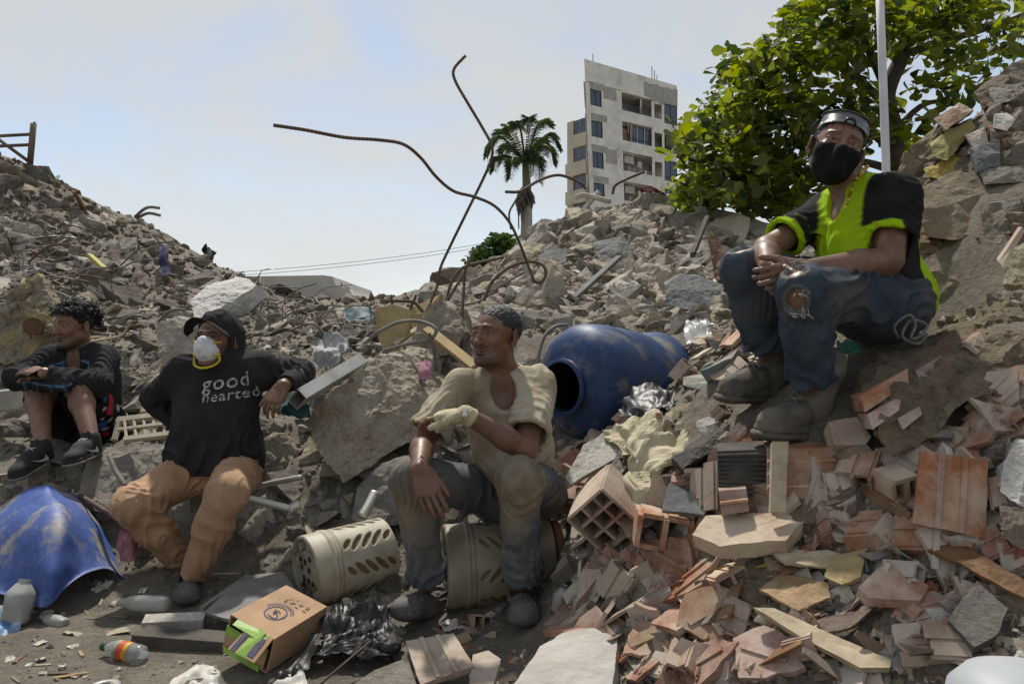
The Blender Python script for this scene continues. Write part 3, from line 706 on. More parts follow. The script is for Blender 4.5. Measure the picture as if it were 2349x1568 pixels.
def shard_mesh(name, seed, size, th, m, ridges=0, sides=None, rough=.0):
    """broken flat piece with a ragged outline; ridges = raised ribs of a hollow clay tile"""
    r = random.Random(seed); n = sides or r.randint(4, 6); out = []
    for i in range(n):
        a = 2*math.pi*(i+r.uniform(-.25, .25))/n; q = .75+.35*r.random(); out.append((math.cos(a)*size[0]/2*q, math.sin(a)*size[1]/2*q))
    ragged = []
    for i in range(n):
        a = np.array(out[i]); b = np.array(out[(i+1) % n]); ragged.append(a)
        if r.random() < .75:
            for t in (.33, .66):
                d = b-a; nn = np.array([-d[1], d[0]]); ragged.append(a+d*t+nn*r.uniform(-.07, .07))
    bm = bmesh.new(); k = len(ragged)
    top = [bm.verts.new((x, y, th/2*(1+r.uniform(-rough, rough)))) for x, y in ragged]
    bot = [bm.verts.new((x*(1-.04*r.random()), y*(1-.04*r.random()), -th/2*(1+r.uniform(-rough, rough)))) for x, y in ragged]
    bm.faces.new(top); bm.faces.new(bot[::-1])
    for i in range(k): bm.faces.new((top[i], bot[i], bot[(i+1) % k], top[(i+1) % k]))
    for j in range(ridges):
        y = (j-(ridges-1)/2)*size[1]*.3; xs = size[0]*.30
        ret = bmesh.ops.create_cube(bm, size=1); 
        for v in ret['verts']: v.co = Vector((v.co.x*xs*2*(.9+.1*r.random()), y+v.co.y*size[1]*.09, v.co.z*th*.5+th*.55))
    bmesh.ops.bevel(bm, geom=[e for e in bm.edges], offset=min(th*.12, .002), segments=1, affect='EDGES') if k < 12 else None
    return bm_mesh(name, bm, m)
def hollow_mesh(name, seed, L_, W_, H_, nx_, nz_, m, wall=.009, ragged=.0):
    """piece of a hollow clay block: outer shell with through cells along its length"""
    r = random.Random(seed); g = Geo(); cw = W_/nx_; ch = H_/nz_
    for i in range(nx_+1):
        l = L_*(1-ragged*r.random()); g.box((0, -W_/2+i*cw, 0), (l, wall, H_))
    for j in range(nz_+1):
        for i in range(nx_):
            l = L_*(1-ragged*r.random()); g.box((0, -W_/2+(i+.5)*cw, -H_/2+j*ch), (l, cw-wall-.0006, wall))
    return g.mesh(name, m)
def splinter_mesh(name, seed, L_, W_, T_, m):
    r = random.Random(seed); g = Geo(); n = 5; V = []; 
    for i in range(n+1):
        x = -L_/2+L_*i/n; w = W_*(1 if 0 < i < n else .35+.5*r.random()); o = r.uniform(-.12, .12)*W_; t = T_*(.8+.3*r.random())
        V += [(x, -w/2+o, -t/2), (x, w/2+o, -t/2), (x, w/2+o, t/2), (x, -w/2+o, t/2)]
    F = [(0, 1, 2, 3)]+[tuple(4*n+k for k in (3, 2, 1, 0))]
    for i in range(n):
        a = 4*i; F += [(a+k, a+4+k, a+4+(k+1) % 4, a+(k+1) % 4) for k in range(4)]
    g.add(V, F); return g.mesh(name, m)
def crumple_mesh(name, seed, sx, sy, amp, m, n=9, smooth=False, th=.0015):
    gx_, gy_ = np.meshgrid(np.linspace(-.5, .5, n), np.linspace(-.5, .5, n), indexing='ij')
    q = np.stack([gx_*4+seed*1.7, gy_*4, np.full_like(gx_, seed*.9)], -1)
    z = (1-np.abs(fbm(q, 3))*3)*amp
    ed = 1+.16*fbm(q*2.3+5, 2)
    V = np.stack([gx_*sx*ed, gy_*sy*ed, z], -1).reshape(-1, 3); i = np.arange(n*n).reshape(n, n)
    F = np.stack([i[:-1, :-1], i[1:, :-1], i[1:, 1:], i[:-1, 1:]], -1).reshape(-1, 4)
    V2 = V-np.array([0, 0, th]); k = len(V)
    bnd = np.concatenate([i[:, 0], i[-1, 1:], i[:-1, -1][::-1], i[0, 1:-1][::-1]])
    side = np.stack([bnd, bnd+k, np.roll(bnd, -1)+k, np.roll(bnd, -1)], 1)
    return npmesh(name, np.concatenate([V, V2]), np.concatenate([F, F[:, ::-1]+k, side]), m, smooth)

SHAPE = {}
m_concd = mat('shaded_concrete', (.21, .182, .145), (.13, .112, .09), 6, .95, 1., 20, rand=.35, c3=(.38, .34, .275), c3scale=5, c3amt=.36, bdist=.03, fine=True)  # darker concrete copy: the left slope's shade is put into its colour
PAINT = [chunk_mesh('painted_fragment', 200+i, (1, .7, .2), mat(('cream_painted', 'blue_painted', 'green_painted', 'white_painted')[i % 4], ((.58, .50, .32), (.22, .30, .36), (.28, .36, .28), (.62, .62, .60))[i % 4], ((.42, .36, .25), (.30, .30, .28), (.34, .33, .27), (.46, .44, .40))[i % 4], 6, .85, .5, 30, rand=.2, c3=(.33, .29, .23), c3scale=5, c3amt=.45, bdist=.01, fine=True), 3, .12, 10) for i in range(8)]
LUMPS = [chunk_mesh('concrete_lump', i, (1, .85-.2*random.random(), .65-.2*random.random()), m_conc if i % 3 else m_concg, 4, .13, 13+i % 5) for i in range(14)]
SLABS = [chunk_mesh('concrete_fragment', 40+i, (1, .7, .26), m_conc if i % 2 else m_concg, 4, .15, 12) for i in range(8)]
PALES = [chunk_mesh('plaster_piece', 60+i, (1, .75, .22), m_pale, 3, .12, 11) for i in range(6)]
LUMPD = [chunk_mesh('concrete_lump', 220+i, (1, .8, .5), m_concd, 4, .14, 13) for i in range(6)]
SLABD = [chunk_mesh('concrete_fragment', 230+i, (1, .6, .2), m_concd, 4, .15, 12) for i in range(6)]
MORT = [chunk_mesh('mortar_lump', 80+i, (1, .8, .55), m_mortar, 4, .15, 13) for i in range(6)]
TERR = [shard_mesh('clay_shard', 100+i, (1, .75), .085, m_terra if i % 2 else m_terra2, ridges=(0, 2, 0, 1, 2, 0)[i % 6], rough=.05) for i in range(12)]
TERR += [hollow_mesh('clay_block_piece', 130+i, .8, .6, .4, 2, 1+i % 2, m_terra2 if i % 2 else m_terra, wall=.06, ragged=.35) for i in range(4)]
for i, me in enumerate(TERR): SHAPE[me.name] = ('plain ', 'double-ribbed ', 'plain ', 'single-ribbed ', 'double-ribbed ', 'plain ')[i % 6] if i < 12 else 'hollow '
for me in LUMPD+SLABD: SHAPE[me.name] = 'brown '
for me in LUMPS+SLABS: SHAPE[me.name] = 'tan ' if me.materials[0] is m_conc else 'grey '
for i, me in enumerate(PAINT): SHAPE[me.name] = ('cream ', 'blue ', 'green ', 'white ')[i % 4]
SPLN = [splinter_mesh('wood_splinter', 150+i, 1, .14+.1*random.random(), .04, m_wood if i % 2 else m_brownw) for i in range(6)]
PAPR = [crumple_mesh('paper_scrap', 170+i, 1, .7, .16, m_paper) for i in range(6)]

# ---- placement ---------------------------------------------------------------
KEEP = []           # capsules (a, b, r) kept clear of scattered pieces: people and hero objects
def keep(a, b, r): KEEP.append((np.asarray(a, float), np.asarray(b, float), float(r)))
def clear_of(p, s):
    for a, b, r in KEEP:
        ba = b-a; t = np.clip(np.dot(p-a, ba)/(np.dot(ba, ba)+1e-9), 0, 1)
        if np.linalg.norm(p-a-ba*t) < r+s*.22: return False
    return True
def ray_ground(u, v):
    """first terrain point seen at (u, v)"""
    d = np.array([(u-1174.5)/FPX, 1., -(v-784)/FPX]); ts = np.concatenate([np.arange(1.0, 5, .02), np.arange(5, 13.3, .04)])
    z = CAM_H+d[2]*ts; h = Hxy(d[0]*ts, ts); k = np.argmax(z < h)
    if z[k] >= h[k]: return None
    return np.array([d[0]*ts[k], ts[k], h[k]])
REQ = {}
LANDMARKS = [('curly-haired man', P(170, 800, 4.2)), ('person in the hoodie', P(500, 930, 3.5)), ('man in the cream shirt', P(1150, 950, 3.0)), ('man in the neon shirt', P(1960, 560, 2.6)), ('torn blue barrel', P(130, 1260, 3.2)), ('cardboard carton', P(620, 1440, 2.7)),
    ('washer tub by the carton', P(780, 1290, 3.2)), ('black plastic bag', P(820, 1450, 2.7)), ('blue drum', P(1400, 870, 4.0)), ('cream cloth', P(1500, 1020, 2.9)), ('hollow clay block', P(1390, 1165, 2.74)), ('wooden stake', P(1790, 1090, 2.35)), ('black boots', P(1760, 940, 2.6)),
    ('tall ribbed clay tile', P(2180, 1130, 2.2)), ('diagonal brick slab', P(2150, 870, 2.35)), ('white scored slab', P(1310, 1510, 2.3)), ('ribbed flat tile', P(1010, 1510, 2.4)), ('pale plank', P(1880, 1450, 2.05)), ('square grey slab', P(2240, 1400, 1.9)), ('smooth red tile', P(2050, 1335, 2.0)),
    ('largest tan block', P(850, 960, 3.8)), ('foam crusted block', P(60, 740, 4.9)), ('rebar tangle', P(660, 690, 7.0)), ('scaffold frame', P(60, 380, 8.5)), ('tan boards', P(920, 750, 4.6)), ('flat slab beside the head', P(1240, 735, 4.9)), ('crowning boulder', P(1490, 480, 8.5)), ('large dark slab', P(1590, 670, 4.9)), ('long slab under the tree', P(1730, 530, 7.6)),
    ('green plastic sheet', P(1230, 530, 8.9)), ('navy cloth', P(376, 595, 7.5)), ('yellow stick', P(220, 600, 7.2)), ('white plaster lump', P(1445, 670, 5.8)), ('long pale slab', P(510, 685, 6.3)), ('round lump behind the hood', P(420, 800, 4.7)), ('right-hand clog', P(1200, 1420, 2.8)), ('left-hand clog', P(940, 1410, 2.9)), ('labelled bottle', P(290, 1490, 2.6)), ('white wall lump at the right edge', P(2340, 1090, 1.98)), ('olive plastered piece', P(2180, 330, 3.15)), ('wall lump by the shoulder', P(2200, 470, 2.9))]
def place_label(p, s, what, me=None, q=None):
    d = [np.linalg.norm(p-q) for _, q in LANDMARKS]; i = int(np.argmin(d)); lm = LANDMARKS[i][1]
    pu, pv = p[0]/p[1]*FPX, -(p[2]-CAM_H)/p[1]*FPX; qu, qv = lm[0]/lm[1]*FPX, -(lm[2]-CAM_H)/lm[1]*FPX; du, dv = pu-qu, pv-qv
    rel = ('right of' if du > 0 else 'left of') if abs(du) > abs(dv) else ('below' if dv > 0 else 'above')
    dist = 'close ' if math.hypot(du, dv) < 90 else ('' if math.hypot(du, dv) < 200 else 'well ')
    px = s/p[1]*FPX; sz = 'tiny' if px < 18 else 'small' if px < 32 else 'medium' if px < 60 else 'large' if px < 95 else 'huge'
    what = what.split(' on ')[0].split(' among ')[0].split(' below ')[0].replace('broken terracotta block', 'terracotta').replace('loose tan concrete', 'concrete').replace('grey concrete', 'concrete').replace('grey flat', 'concrete').replace('flat slab', 'concrete').replace('painted wall', 'painted')
    up = abs((q@Vector((0, 0, 1))).z) if q is not None else 1.; tl = 'upright ' if up < .55 else 'tilted ' if up < .85 else 'flat-lying '
    what = what.replace('flat ', ''); sh = SHAPE.get(me.name, '') if me is not None else ''
    return f'{sz} {tl}{sh}{what} {dist}{rel} the {LANDMARKS[i][0]}'
def place(name, me, p, s, what, cat, group, tilt=1.0, sink=.25, lay=None):
    n = Vector(Hn(np.array(p[0]), np.array(p[1]))) if lay is None else Vector(lay)
    q = n.to_track_quat('Z', 'X').to_matrix()@Matrix.Rotation(random.uniform(0, 6.283), 3, 'Z')
    if tilt: q = q@Matrix.Rotation(random.gauss(0, .45*tilt), 3, 'X')@Matrix.Rotation(random.gauss(0, .45*tilt), 3, 'Y')
    sc = (s, s*random.uniform(.8, 1.15), s*random.uniform(.8, 1.2)); loc = Vector(p)+n*s*(.25-sink)
    REQ.setdefault(name, []).append((s/p[1], me, loc, q, sc, place_label(np.asarray(p), s, what, me, q), cat, name.replace('_', ' ')+'s in the rubble'))
def finish_scatter(limit=290):
    arr = {}
    for name, lst in REQ.items():
        lst.sort(key=lambda t: -t[0])
        for (_, me, loc, q, sc, lab, cat, group) in lst[:limit]:
            o = link(name, me); o.location = loc; o.rotation_euler = q.to_euler(); o.scale = sc; tag(o, lab, cat, group)
        bym = {}
        for t in lst[limit:]: bym.setdefault((t[1].materials[0].name, t[7]), []).append(t)
        for (mn, group), ts in bym.items():
            Vs = []; Fs = []; k = 0
            for (_, me, loc, q, sc, lab, cat, g_) in ts:
                if me.name not in arr:
                    v = np.zeros(len(me.vertices)*3, np.float32); me.vertices.foreach_get('co', v); me.calc_loop_triangles(); f = np.zeros(len(me.loop_triangles)*3, np.int32); me.loop_triangles.foreach_get('vertices', f); arr[me.name] = (v.reshape(-1, 3), f.reshape(-1, 3))
                v, f = arr[me.name]; Vs.append((v*np.array(sc))@np.array(q).T+np.array(loc)); Fs.append(f+k); k += len(v)
            o = link(name+'_heap', npmesh(name, np.concatenate(Vs), np.concatenate(Fs), bpy.data.materials[mn], False)); tag(o, 'remaining small '+group, kind='stuff')
def scatter(nmax, ufn, name, protos, size, label, cat, group, tilt=1., sink=.3, cond=None, zmax=1e9):
    k = 0; tries = 0
    while k < nmax and tries < nmax*12:
        tries += 1; u, v = ufn()
        p = ray_ground(u, v)
        if p is None: continue
        s = size(u, v, p)
        if s is None or not clear_of(p, s): continue
        if cond and not cond(u, v, p): continue
        place(name, random.choice(protos), p, s, label, cat, group, tilt, sink); k += 1
    return k
# ================================================================== people
def fabric(name, c, **k):
    d = dict(scale=30, rough=.9, bump=.35, bscale=220, bdist=.0015, spec=.15); d.update(k); return mat(name, c, d.pop('c2', tuple(x*.75 for x in c)), **d)
m_skin = mat('skin', (1, 1, 1), (.74, .70, .68), 30, .44, .4, 110, attr=True, spec=.4, bdist=.0012)
_b = [n for n in m_skin.node_tree.nodes if n.type == 'BSDF_PRINCIPLED'][0]
_b.inputs['Subsurface Weight'].default_value = .18; _b.inputs['Subsurface Radius'].default_value = (.012, .004, .002); _b.inputs['Subsurface Scale'].default_value = 1.0
m_hair = mat('hair', (1, 1, 1), (.55, .55, .55), 160, .55, .6, 300, attr=True, spec=.35, bdist=.003)
m_cloth = mat('worn_cloth', (1, 1, 1), (.72, .70, .66), 7, .9, .7, 38, attr=True, spec=.12, bdist=.007)
m_denim = mat('denim', (1, 1, 1), (.66, .68, .72), 16, .9, .7, 42, attr=True, spec=.12, bdist=.006)
m_rubber = mat('clog_foam', (.085, .083, .082), (.14, .13, .115), 12, .7, .25, 120, spec=.25, bdist=.002)
m_white = mat('print_white', (.50, .50, .50), (.035, .033, .035), 95, .8, 0)
m_gold = mat('gold_chain', (.55, .38, .08), (.4, .27, .05), 50, .35, 0, metal=.8)

def head_prims(w=1.0, nose=1.0, jaw=1.0):
    p = [Ell((0, -.015, .035), (.074*w, .094, .080)), Ell((0, .028, -.005), (.062*w, .064, .086), k=.03), Ell((0, .030, -.066), (.050*jaw, .054, .046), k=.03),
         Ell((0, .076, -.100), (.021, .014, .015), k=.022)]
    for s in (-1, 1):
        p += [Cap((s*.056*jaw, -.008, -.048), (s*.020, .066, -.098), .014, .012, k=.03), Ell((s*.043*w, .066, -.022), (.021, .017, .015), k=.024),
              Cap((s*.014, .0885, .029), (s*.047, .070, .026), .0085, .007, k=.014)]
    p += [Cap((0, .088, .022), (0, .106*1.0, -.026), .0075, .0105*nose, k=.014), Ell((0, .109, -.031), (.0125*nose, .012, .010), k=.008)]
    for s in (-1, 1):
        p += [Ell((s*.0125*nose, .098, -.034), (.0085, .010, .0075), k=.008), Ell((s*.033, .093, .007), (.019, .014, .0115), k=.014, op='s'),
              Ell((s*.032, .0765, .006), .0125, k=.002), Cap((s*.018, .0865, .0115), (s*.047, .0790, .0105), .0052, .0050, k=.005), Cap((s*.019, .0855, -.0025), (s*.046, .0790, -.0015), .0044, .0042, k=.006),
              Ell((s*.0075, .102, -.0415), (.0042, .005, .003), k=.003, op='s'),
              Cap((s*.016, .094, -.044), (s*.036, .078, -.068), .004, .003, k=.016, op='s')]
    p += [Ell((0, .090, -.058), (.025, .0125, .0065), k=.006), Ell((0, .0885, -.0695), (.021, .013, .0075), k=.006), Cap((-.024, .0945, -.0635), (.024, .0945, -.0635), .0022, k=.003, op='s'), Ell((0, .094, -.083), (.018, .007, .006), k=.012, op='s')]
    for s in (-1, 1):
        Rt = rot((0, 0, 1), s*-.45)
        p += [Ell((s*.083*w, -.012, -.002), (.0085, .021, .034), Rt, k=.006), Ell((s*.0912*w, -.007, .003), (.0065, .012, .022), Rt, k=.003, op='s'), Ell((s*.079*w, -.002, -.028), (.006, .008, .010), k=.006)]
    return p
def face_colors(q, base, lips, gaze=(0, 1, 0), stubble=0., brow=(.012, .009, .008), must=0., beard=0.):
    """q: head-local points -> colours (nan where untouched)"""
    n = len(q); c = np.tile(np.array(base, float), (n, 1))
    def blend(m, col): m = np.clip(m, 0, 1)[:, None]; c[:] = c*(1-m)+np.array(col)*m
    front = np.clip((q[:, 1]-.03)/.03, 0, 1)
    ax = np.abs(q[:, 0])
    red = np.exp(-((ax-.045)**2/.0005+(q[:, 2]+.025)**2/.0006))+np.exp(-((q[:, 0])**2/.0003+(q[:, 2]+.03)**2/.0003)); blend(.35*red*front, np.array(base)*np.array((1.12, .82, .76)))
    st = np.clip((-.038-q[:, 2])/.02, 0, 1)*np.clip((q[:, 2]+.14)/.02, 0, 1)*np.clip((q[:, 1]+.01)/.03, 0, 1)*(.7+.5*vnoise(q*260)); blend(stubble*st, np.array(base)*.28)
    mu = np.exp(-((q[:, 2]+.0475-.12*ax)**2/.00004))*np.clip((.032-ax)/.006, 0, 1)*front*(.75+.4*vnoise(q*300)); blend(must*mu, (.014, .011, .010))
    be = np.clip((-.082-q[:, 2]+np.clip((ax-.02)*.4, 0, .02))/.010, 0, 1)*np.clip((.045-ax)/.01, 0, 1)*front*(.8+.4*vnoise(q*300)); blend(beard*be, (.014, .011, .010))
    lp = np.maximum(1-np.sqrt((q[:, 0]/.024)**2+((q[:, 2]+.0635)/.0115)**2), 0)*4*(q[:, 1] > .082); blend(lp, lips)
    bw = np.exp(-((q[:, 2]-(.030-.10*np.abs(ax-.026)))**2/.000022))*np.clip((ax-.009)/.004, 0, 1)*np.clip((.051-ax)/.006, 0, 1)*front*(.8+.3*vnoise(q*280)); blend(bw*.95, brow)
    g_ = nrm(gaze)
    for s in (-1, 1):
        e = np.array((s*.032, .0765, .006)); d = q-e; r = np.linalg.norm(d, axis=1); on = (r < .01345) & (d[:, 1] > .004) & (np.abs(d[:, 2]-.001) < .0045)
        blend(np.where(on, 1., 0), (.30, .26, .235)); a = (d@g_)/(r+1e-9); blend(np.where(on & (a > .86), 1., 0), (.015, .009, .006))  # eye whites toned dark: the shade over the faces is in the colour
        lid = np.exp(-((d[:, 2]-.0072)**2/.000003))*(r < .018)*(d[:, 1] > 0); blend(.8*lid, (.012, .008, .006))
    return c
def head_frame(yaw, pitch, roll):
    """yaw > 0 turns the face to the picture's left, pitch > 0 looks up, roll > 0 tips the crown to the picture's left"""
    y = np.array([-math.sin(yaw)*math.cos(pitch), -math.cos(yaw)*math.cos(pitch), math.sin(pitch)]); x = nrm(np.cross(y, (0, 0, 1))); z = np.cross(x, y)
    Rr = rot(y, -roll); return np.stack([Rr@x, y, Rr@z], 1)
def hand_prims(w, d, n, t, curl=(.25, .35, .3), spread=.0, thumb=(.55, .6, .35), s=1.0, fingers=(0, 1, 2, 3), palm=True, fat=1.0, tcurl=.3):
    """w wrist, d direction of the fingers, n palm normal, t towards the thumb side"""
    w = np.asarray(w, float); d = nrm(d); n = nrm(n-d*np.dot(n, d)); t0 = np.cross(d, n); t = t0 if np.dot(t0, t) > 0 else -t0; P_ = []
    lat = (.030, .0105, -.0095, -.0285); ln = (.070, .078, .072, .057); kn_ = (.086, .090, .085, .077)
    if palm:
        for i in range(4): P_.append(Cap(w+t*lat[i]*.45*s, w+d*kn_[i]*s+t*lat[i]*s, .0145*s*fat, .0105*s*fat, k=.012))
        P_.append(Ell(w+d*.045*s+n*.006*s, (.034*s, .040*s, .014*s*fat), np.stack([t, d, n], 1), k=.012))
        P_.append(Ell(w+d*.035*s+t*.022*s+n*.008*s, (.017*s, .028*s, .014*s*fat), np.stack([t, d, n], 1), k=.012))
    for i in fingers:
        p = w+d*kn_[i]*s+t*lat[i]*s; a = 0.; dd = nrm(d+t*spread*(1.5-i)*.2)
        cc = curl[i] if isinstance(curl[0], (tuple, list)) else curl
        for j, fr in enumerate((.46, .30, .24)):
            a += cc[j]; v = dd*math.cos(a)+n*math.sin(a); q = p+v*ln[i]*fr*1.0*s
            r = (.0084, .0077, .0070, .0058); P_.append(Cap(p, q, r[j]*s*fat*(.9 if i == 3 else 1), r[j+1]*s*fat*(.9 if i == 3 else 1), k=.004)); p = q
    b = w+d*.022*s+t*.024*s; v = nrm(d*thumb[0]+t*thumb[1]+n*thumb[2]); q = b+v*.044*s; P_.append(Cap(b, q, .0135*s*fat, .0105*s*fat, k=.010))
    v2 = nrm(v+(d*.7-t*.5)*tcurl); q2 = q+v2*.030*s; P_.append(Cap(q, q2, .0105*s*fat, .0095*s*fat, k=.004)); P_.append(Cap(q2, q2+v2*.020*s, .0095*s*fat, .0078*s*fat, k=.004))
    return P_
def lerp(a, b, t): return np.asarray(a)*(1-t)+np.asarray(b)*t
def torso(neck, shl, shr, hpl, hpr):
    hc = (hpl+hpr)/2; up = nrm(neck-hc); x = nrm((shl-shr)*.65+(hpl-hpr)*.35*2); x = nrm(x-up*np.dot(x, up)); y = np.cross(up, x)
    return np.stack([x, y, up], 1), hc
def trunk_prims(neck, shl, shr, hpl, hpr, g=0.0, belly=0.0):
    """g grows the trunk: 0 = skin, positive = garment"""
    hc = (hpl+hpr)/2; ax = neck-hc
    upper = nrm(neck-lerp(hc, neck, .4)); xs = nrm((shl-shr)-upper*np.dot(shl-shr, upper)); Ru = np.stack([xs, np.cross(upper, xs), upper], 1)
    xh = nrm((hpl-hpr)-upper*np.dot(hpl-hpr, upper)); Rl = np.stack([xh, np.cross(upper, xh), upper], 1); Lm = np.linalg.norm(ax)
    return [Ell(lerp(hc, neck, .66), (.165+g, .108+g, .30*Lm+g), Ru, k=.04), Ell(lerp(hc, neck, .34)+Ru[:, 1]*belly, (.150+g, .105+g+belly, .26*Lm+g), Ru, k=.07), Ell(hc, (.165+g, .115+g, .11+g), Rl, k=.07),
            Cap(lerp(hc, neck, .93), lerp(neck, shl, .92), .050+g*.8, .050+g, k=.05), Cap(lerp(hc, neck, .93), lerp(neck, shr, .92), .050+g*.8, .050+g, k=.05)]
def arm_prims(sh, el, wr):
    m_ = lerp(el, wr, .35)
    return [Ell(sh, .056, k=.03), Cap(sh, el, .049, .040, k=.03), Cap(el, m_, .040, .041, k=.02), Cap(m_, wr, .041, .0265, k=.02)]
def leg_prims(hp, kn, an, g=0):
    m_ = lerp(kn, an, .3); return [Cap(hp, kn, .082+g, .056+g, k=.04), Cap(kn, m_, .055+g, .055+g, k=.03), Cap(m_, an, .055+g, .036+g, k=.03)]
def folds(limbs=(), amp=.004, sc=(12, 12, 12), drape=None):
    """cloth relief: soft noise plus crease families round limbs (a, b, r, amp, freq per metre, tilt, t centre, t width)"""
    def f(p):
        d = fbm(p*np.array(sc), 3)*amp
        cr = np.exp(-(vnoise(p*np.array((17, 13, 9))+2.7)/.10)**2)*np.clip(vnoise(p*6+8)*2+.5, 0, 1)+.7*np.exp(-(vnoise(p*np.array((9, 15, 21))+11)/.10)**2)*np.clip(vnoise(p*7+3)*2+.3, 0, 1)
        d -= .0048*cr*(amp/.005)                # thin raised creases
        if drape: d += (1-np.abs(vnoise(p*np.array(drape[1])))*2)*drape[0]
        for (a, b, r, am, fq, tl, tc, tw) in limbs:
            a = np.asarray(a); b = np.asarray(b); ba = b-a; Ln = np.linalg.norm(ba); ax = ba/Ln; q = p-a; t = q@ax; rad = q-t[:, None]*ax; dist = np.linalg.norm(rad, axis=1)
            n1 = nrm(np.cross(ax, (.3, .9, .2))); n2 = np.cross(ax, n1); ang = np.arctan2(rad@n2, rad@n1)
            w = np.exp(-((t/Ln-tc)/tw)**2)*np.clip((r*1.5-dist)/(r*.4), 0, 1)
            ph = fq*t+tl*np.cos(ang)+2.0*vnoise(p*8.)+.5*np.sin(2*ang)
            d += 1.55*am*w*(np.abs(np.sin(math.pi*ph))-.55)
        return d
    return f
def mk(name, prims, h, m, parent, col, disp=None, box=None, base=None):
    V, Q = sdf(prims, h, disp, box)
    c = col(V) if callable(col) else (np.tile(np.array(col), (len(V), 1)) if col is not None else None)
    o = link(name, npmesh(name, V-base, Q, m, True, c), parent); return o
def shoe_frame(heel, toe, up=(0, 0, 1)):
    y = nrm(np.asarray(toe)-heel); x = nrm(np.cross(y, up)); return np.stack([x, y, np.cross(x, y)], 1)
def clog_prims(sc=1.0):
    return scl(_clog(), sc)
def _clog():
    z = (0, 0, 1)
    p = [Cap((0, .045, .020), (0, .13, .018), .036, .037, flat=(z, .5), k=.01), Cap((0, .13, .018), (0, .215, .024), .037, .050, flat=(z, .45), k=.02),
         Ell((0, .195, .040), (.050, .080, .042), k=.015), Ell((0, .125, .045), (.043, .070, .045), k=.02), Ell((0, .045, .038), (.039, .046, .042), k=.02),
         Ell((0, .055, .098), (.036, .075, .062), k=.006, op='s')]
    for s in (-1, 1):
        p.append(Cap((s*.041, .105, .066), (s*.044, .045, .082), .0085, flat=((1, 0, 0), .5), k=.004)); p.append(Cap((s*.044, .045, .082), (s*.018, -.008, .084), .0085, flat=((1, 0, 0), .6), k=.004)); p.append(Ell((s*.044, .105, .064), (.006, .009, .009), k=.002))
    p.append(Cap((-.018, -.008, .084), (.018, -.008, .084), .0085, flat=((0, 1, 0), .5), k=.004))
    for (x, y) in [(0, .165), (.02, .175), (-.02, .175), (0, .195), (.022, .205), (-.022, .205), (.036, .185), (-.036, .185), (0, .225), (.03, .23), (-.03, .23), (.015, .215), (-.015, .215)]:
        zt = .040+.042*math.sqrt(max(0, 1-(x/.05)**2-((y-.195)/.08)**2)); p.append(Ell((x, y, zt), .0068, k=.001, op='s'))
    for y in (.15, .19, .23, .255):
        for s in (-1, 1):
            x = .052*math.sqrt(max(0, 1-((y-.195)/.085)**2)); p.append(Ell((s*x, y, .036), (.006, .006, .004), k=.001, op='s'))
    return p
def sneaker_prims(boot=False, sc=1.0):
    return scl(_sneaker(boot), sc)
def _sneaker(boot):
    z = (0, 0, 1)
    p = [Cap((0, .04, .016), (0, .13, .014), .036, .036, flat=(z, .42), k=.005), Cap((0, .13, .014), (0, .225, .018), .036, .045, flat=(z, .38), k=.012),
         Ell((0, .20, .036), (.043, .072, .034 if not boot else .042), k=.012), Ell((0, .135, .052), (.039, .070, .044), k=.02), Ell((0, .045, .05), (.036, .046, .05), k=.025), Cap((0, .05, .06), (0, .042, .085 if not boot else .205), .042, .043 if not boot else .060, k=.03)]
    if boot: p += [Cap((-.02, .05, .19), (.02, .05, .19), .050, k=.02), Ell((0, .04, .275), (.045, .05, .05), k=.004, op='s')]
    else: p += [Cap((0, .085, .075), (0, .072, .115), .022, flat=((0, 1, 0), .4), k=.006), Ell((0, .04, .125), (.032, .038, .035), k=.004, op='s')]
    return p
def swoosh(M, o, side):
    pts = np.array([(.075, .018), (.10, .024), (.135, .033), (.185, .060), (.13, .040), (.095, .036), (.085, .048), (.075, .036)])
    V = [M@np.array((side*.0455, y, z))+o for y, z in pts]+[M@np.array((side*.043, y, z))+o for y, z in pts]; n = len(pts)
    return V, [tuple(range(n)), tuple(range(2*n-1, n-1, -1))]+[(i, i+n, (i+1) % n+n, (i+1) % n) for i in range(n)]

def laces(M, o, z0, ys, w, r, zf):
    g = Geo()
    for i in range(len(ys)-1):
        for s in (-1, 1):
            a = np.array((s*w, ys[i], zf(ys[i])-.006)); c = np.array((0, (ys[i]+ys[i+1])/2, zf((ys[i]+ys[i+1])/2)+.003)); b = np.array((-s*w, ys[i+1], zf(ys[i+1])-.006))
            g.tube(np.array([M@a+o, M@c+o, M@b+o]), r, 5)
    return g

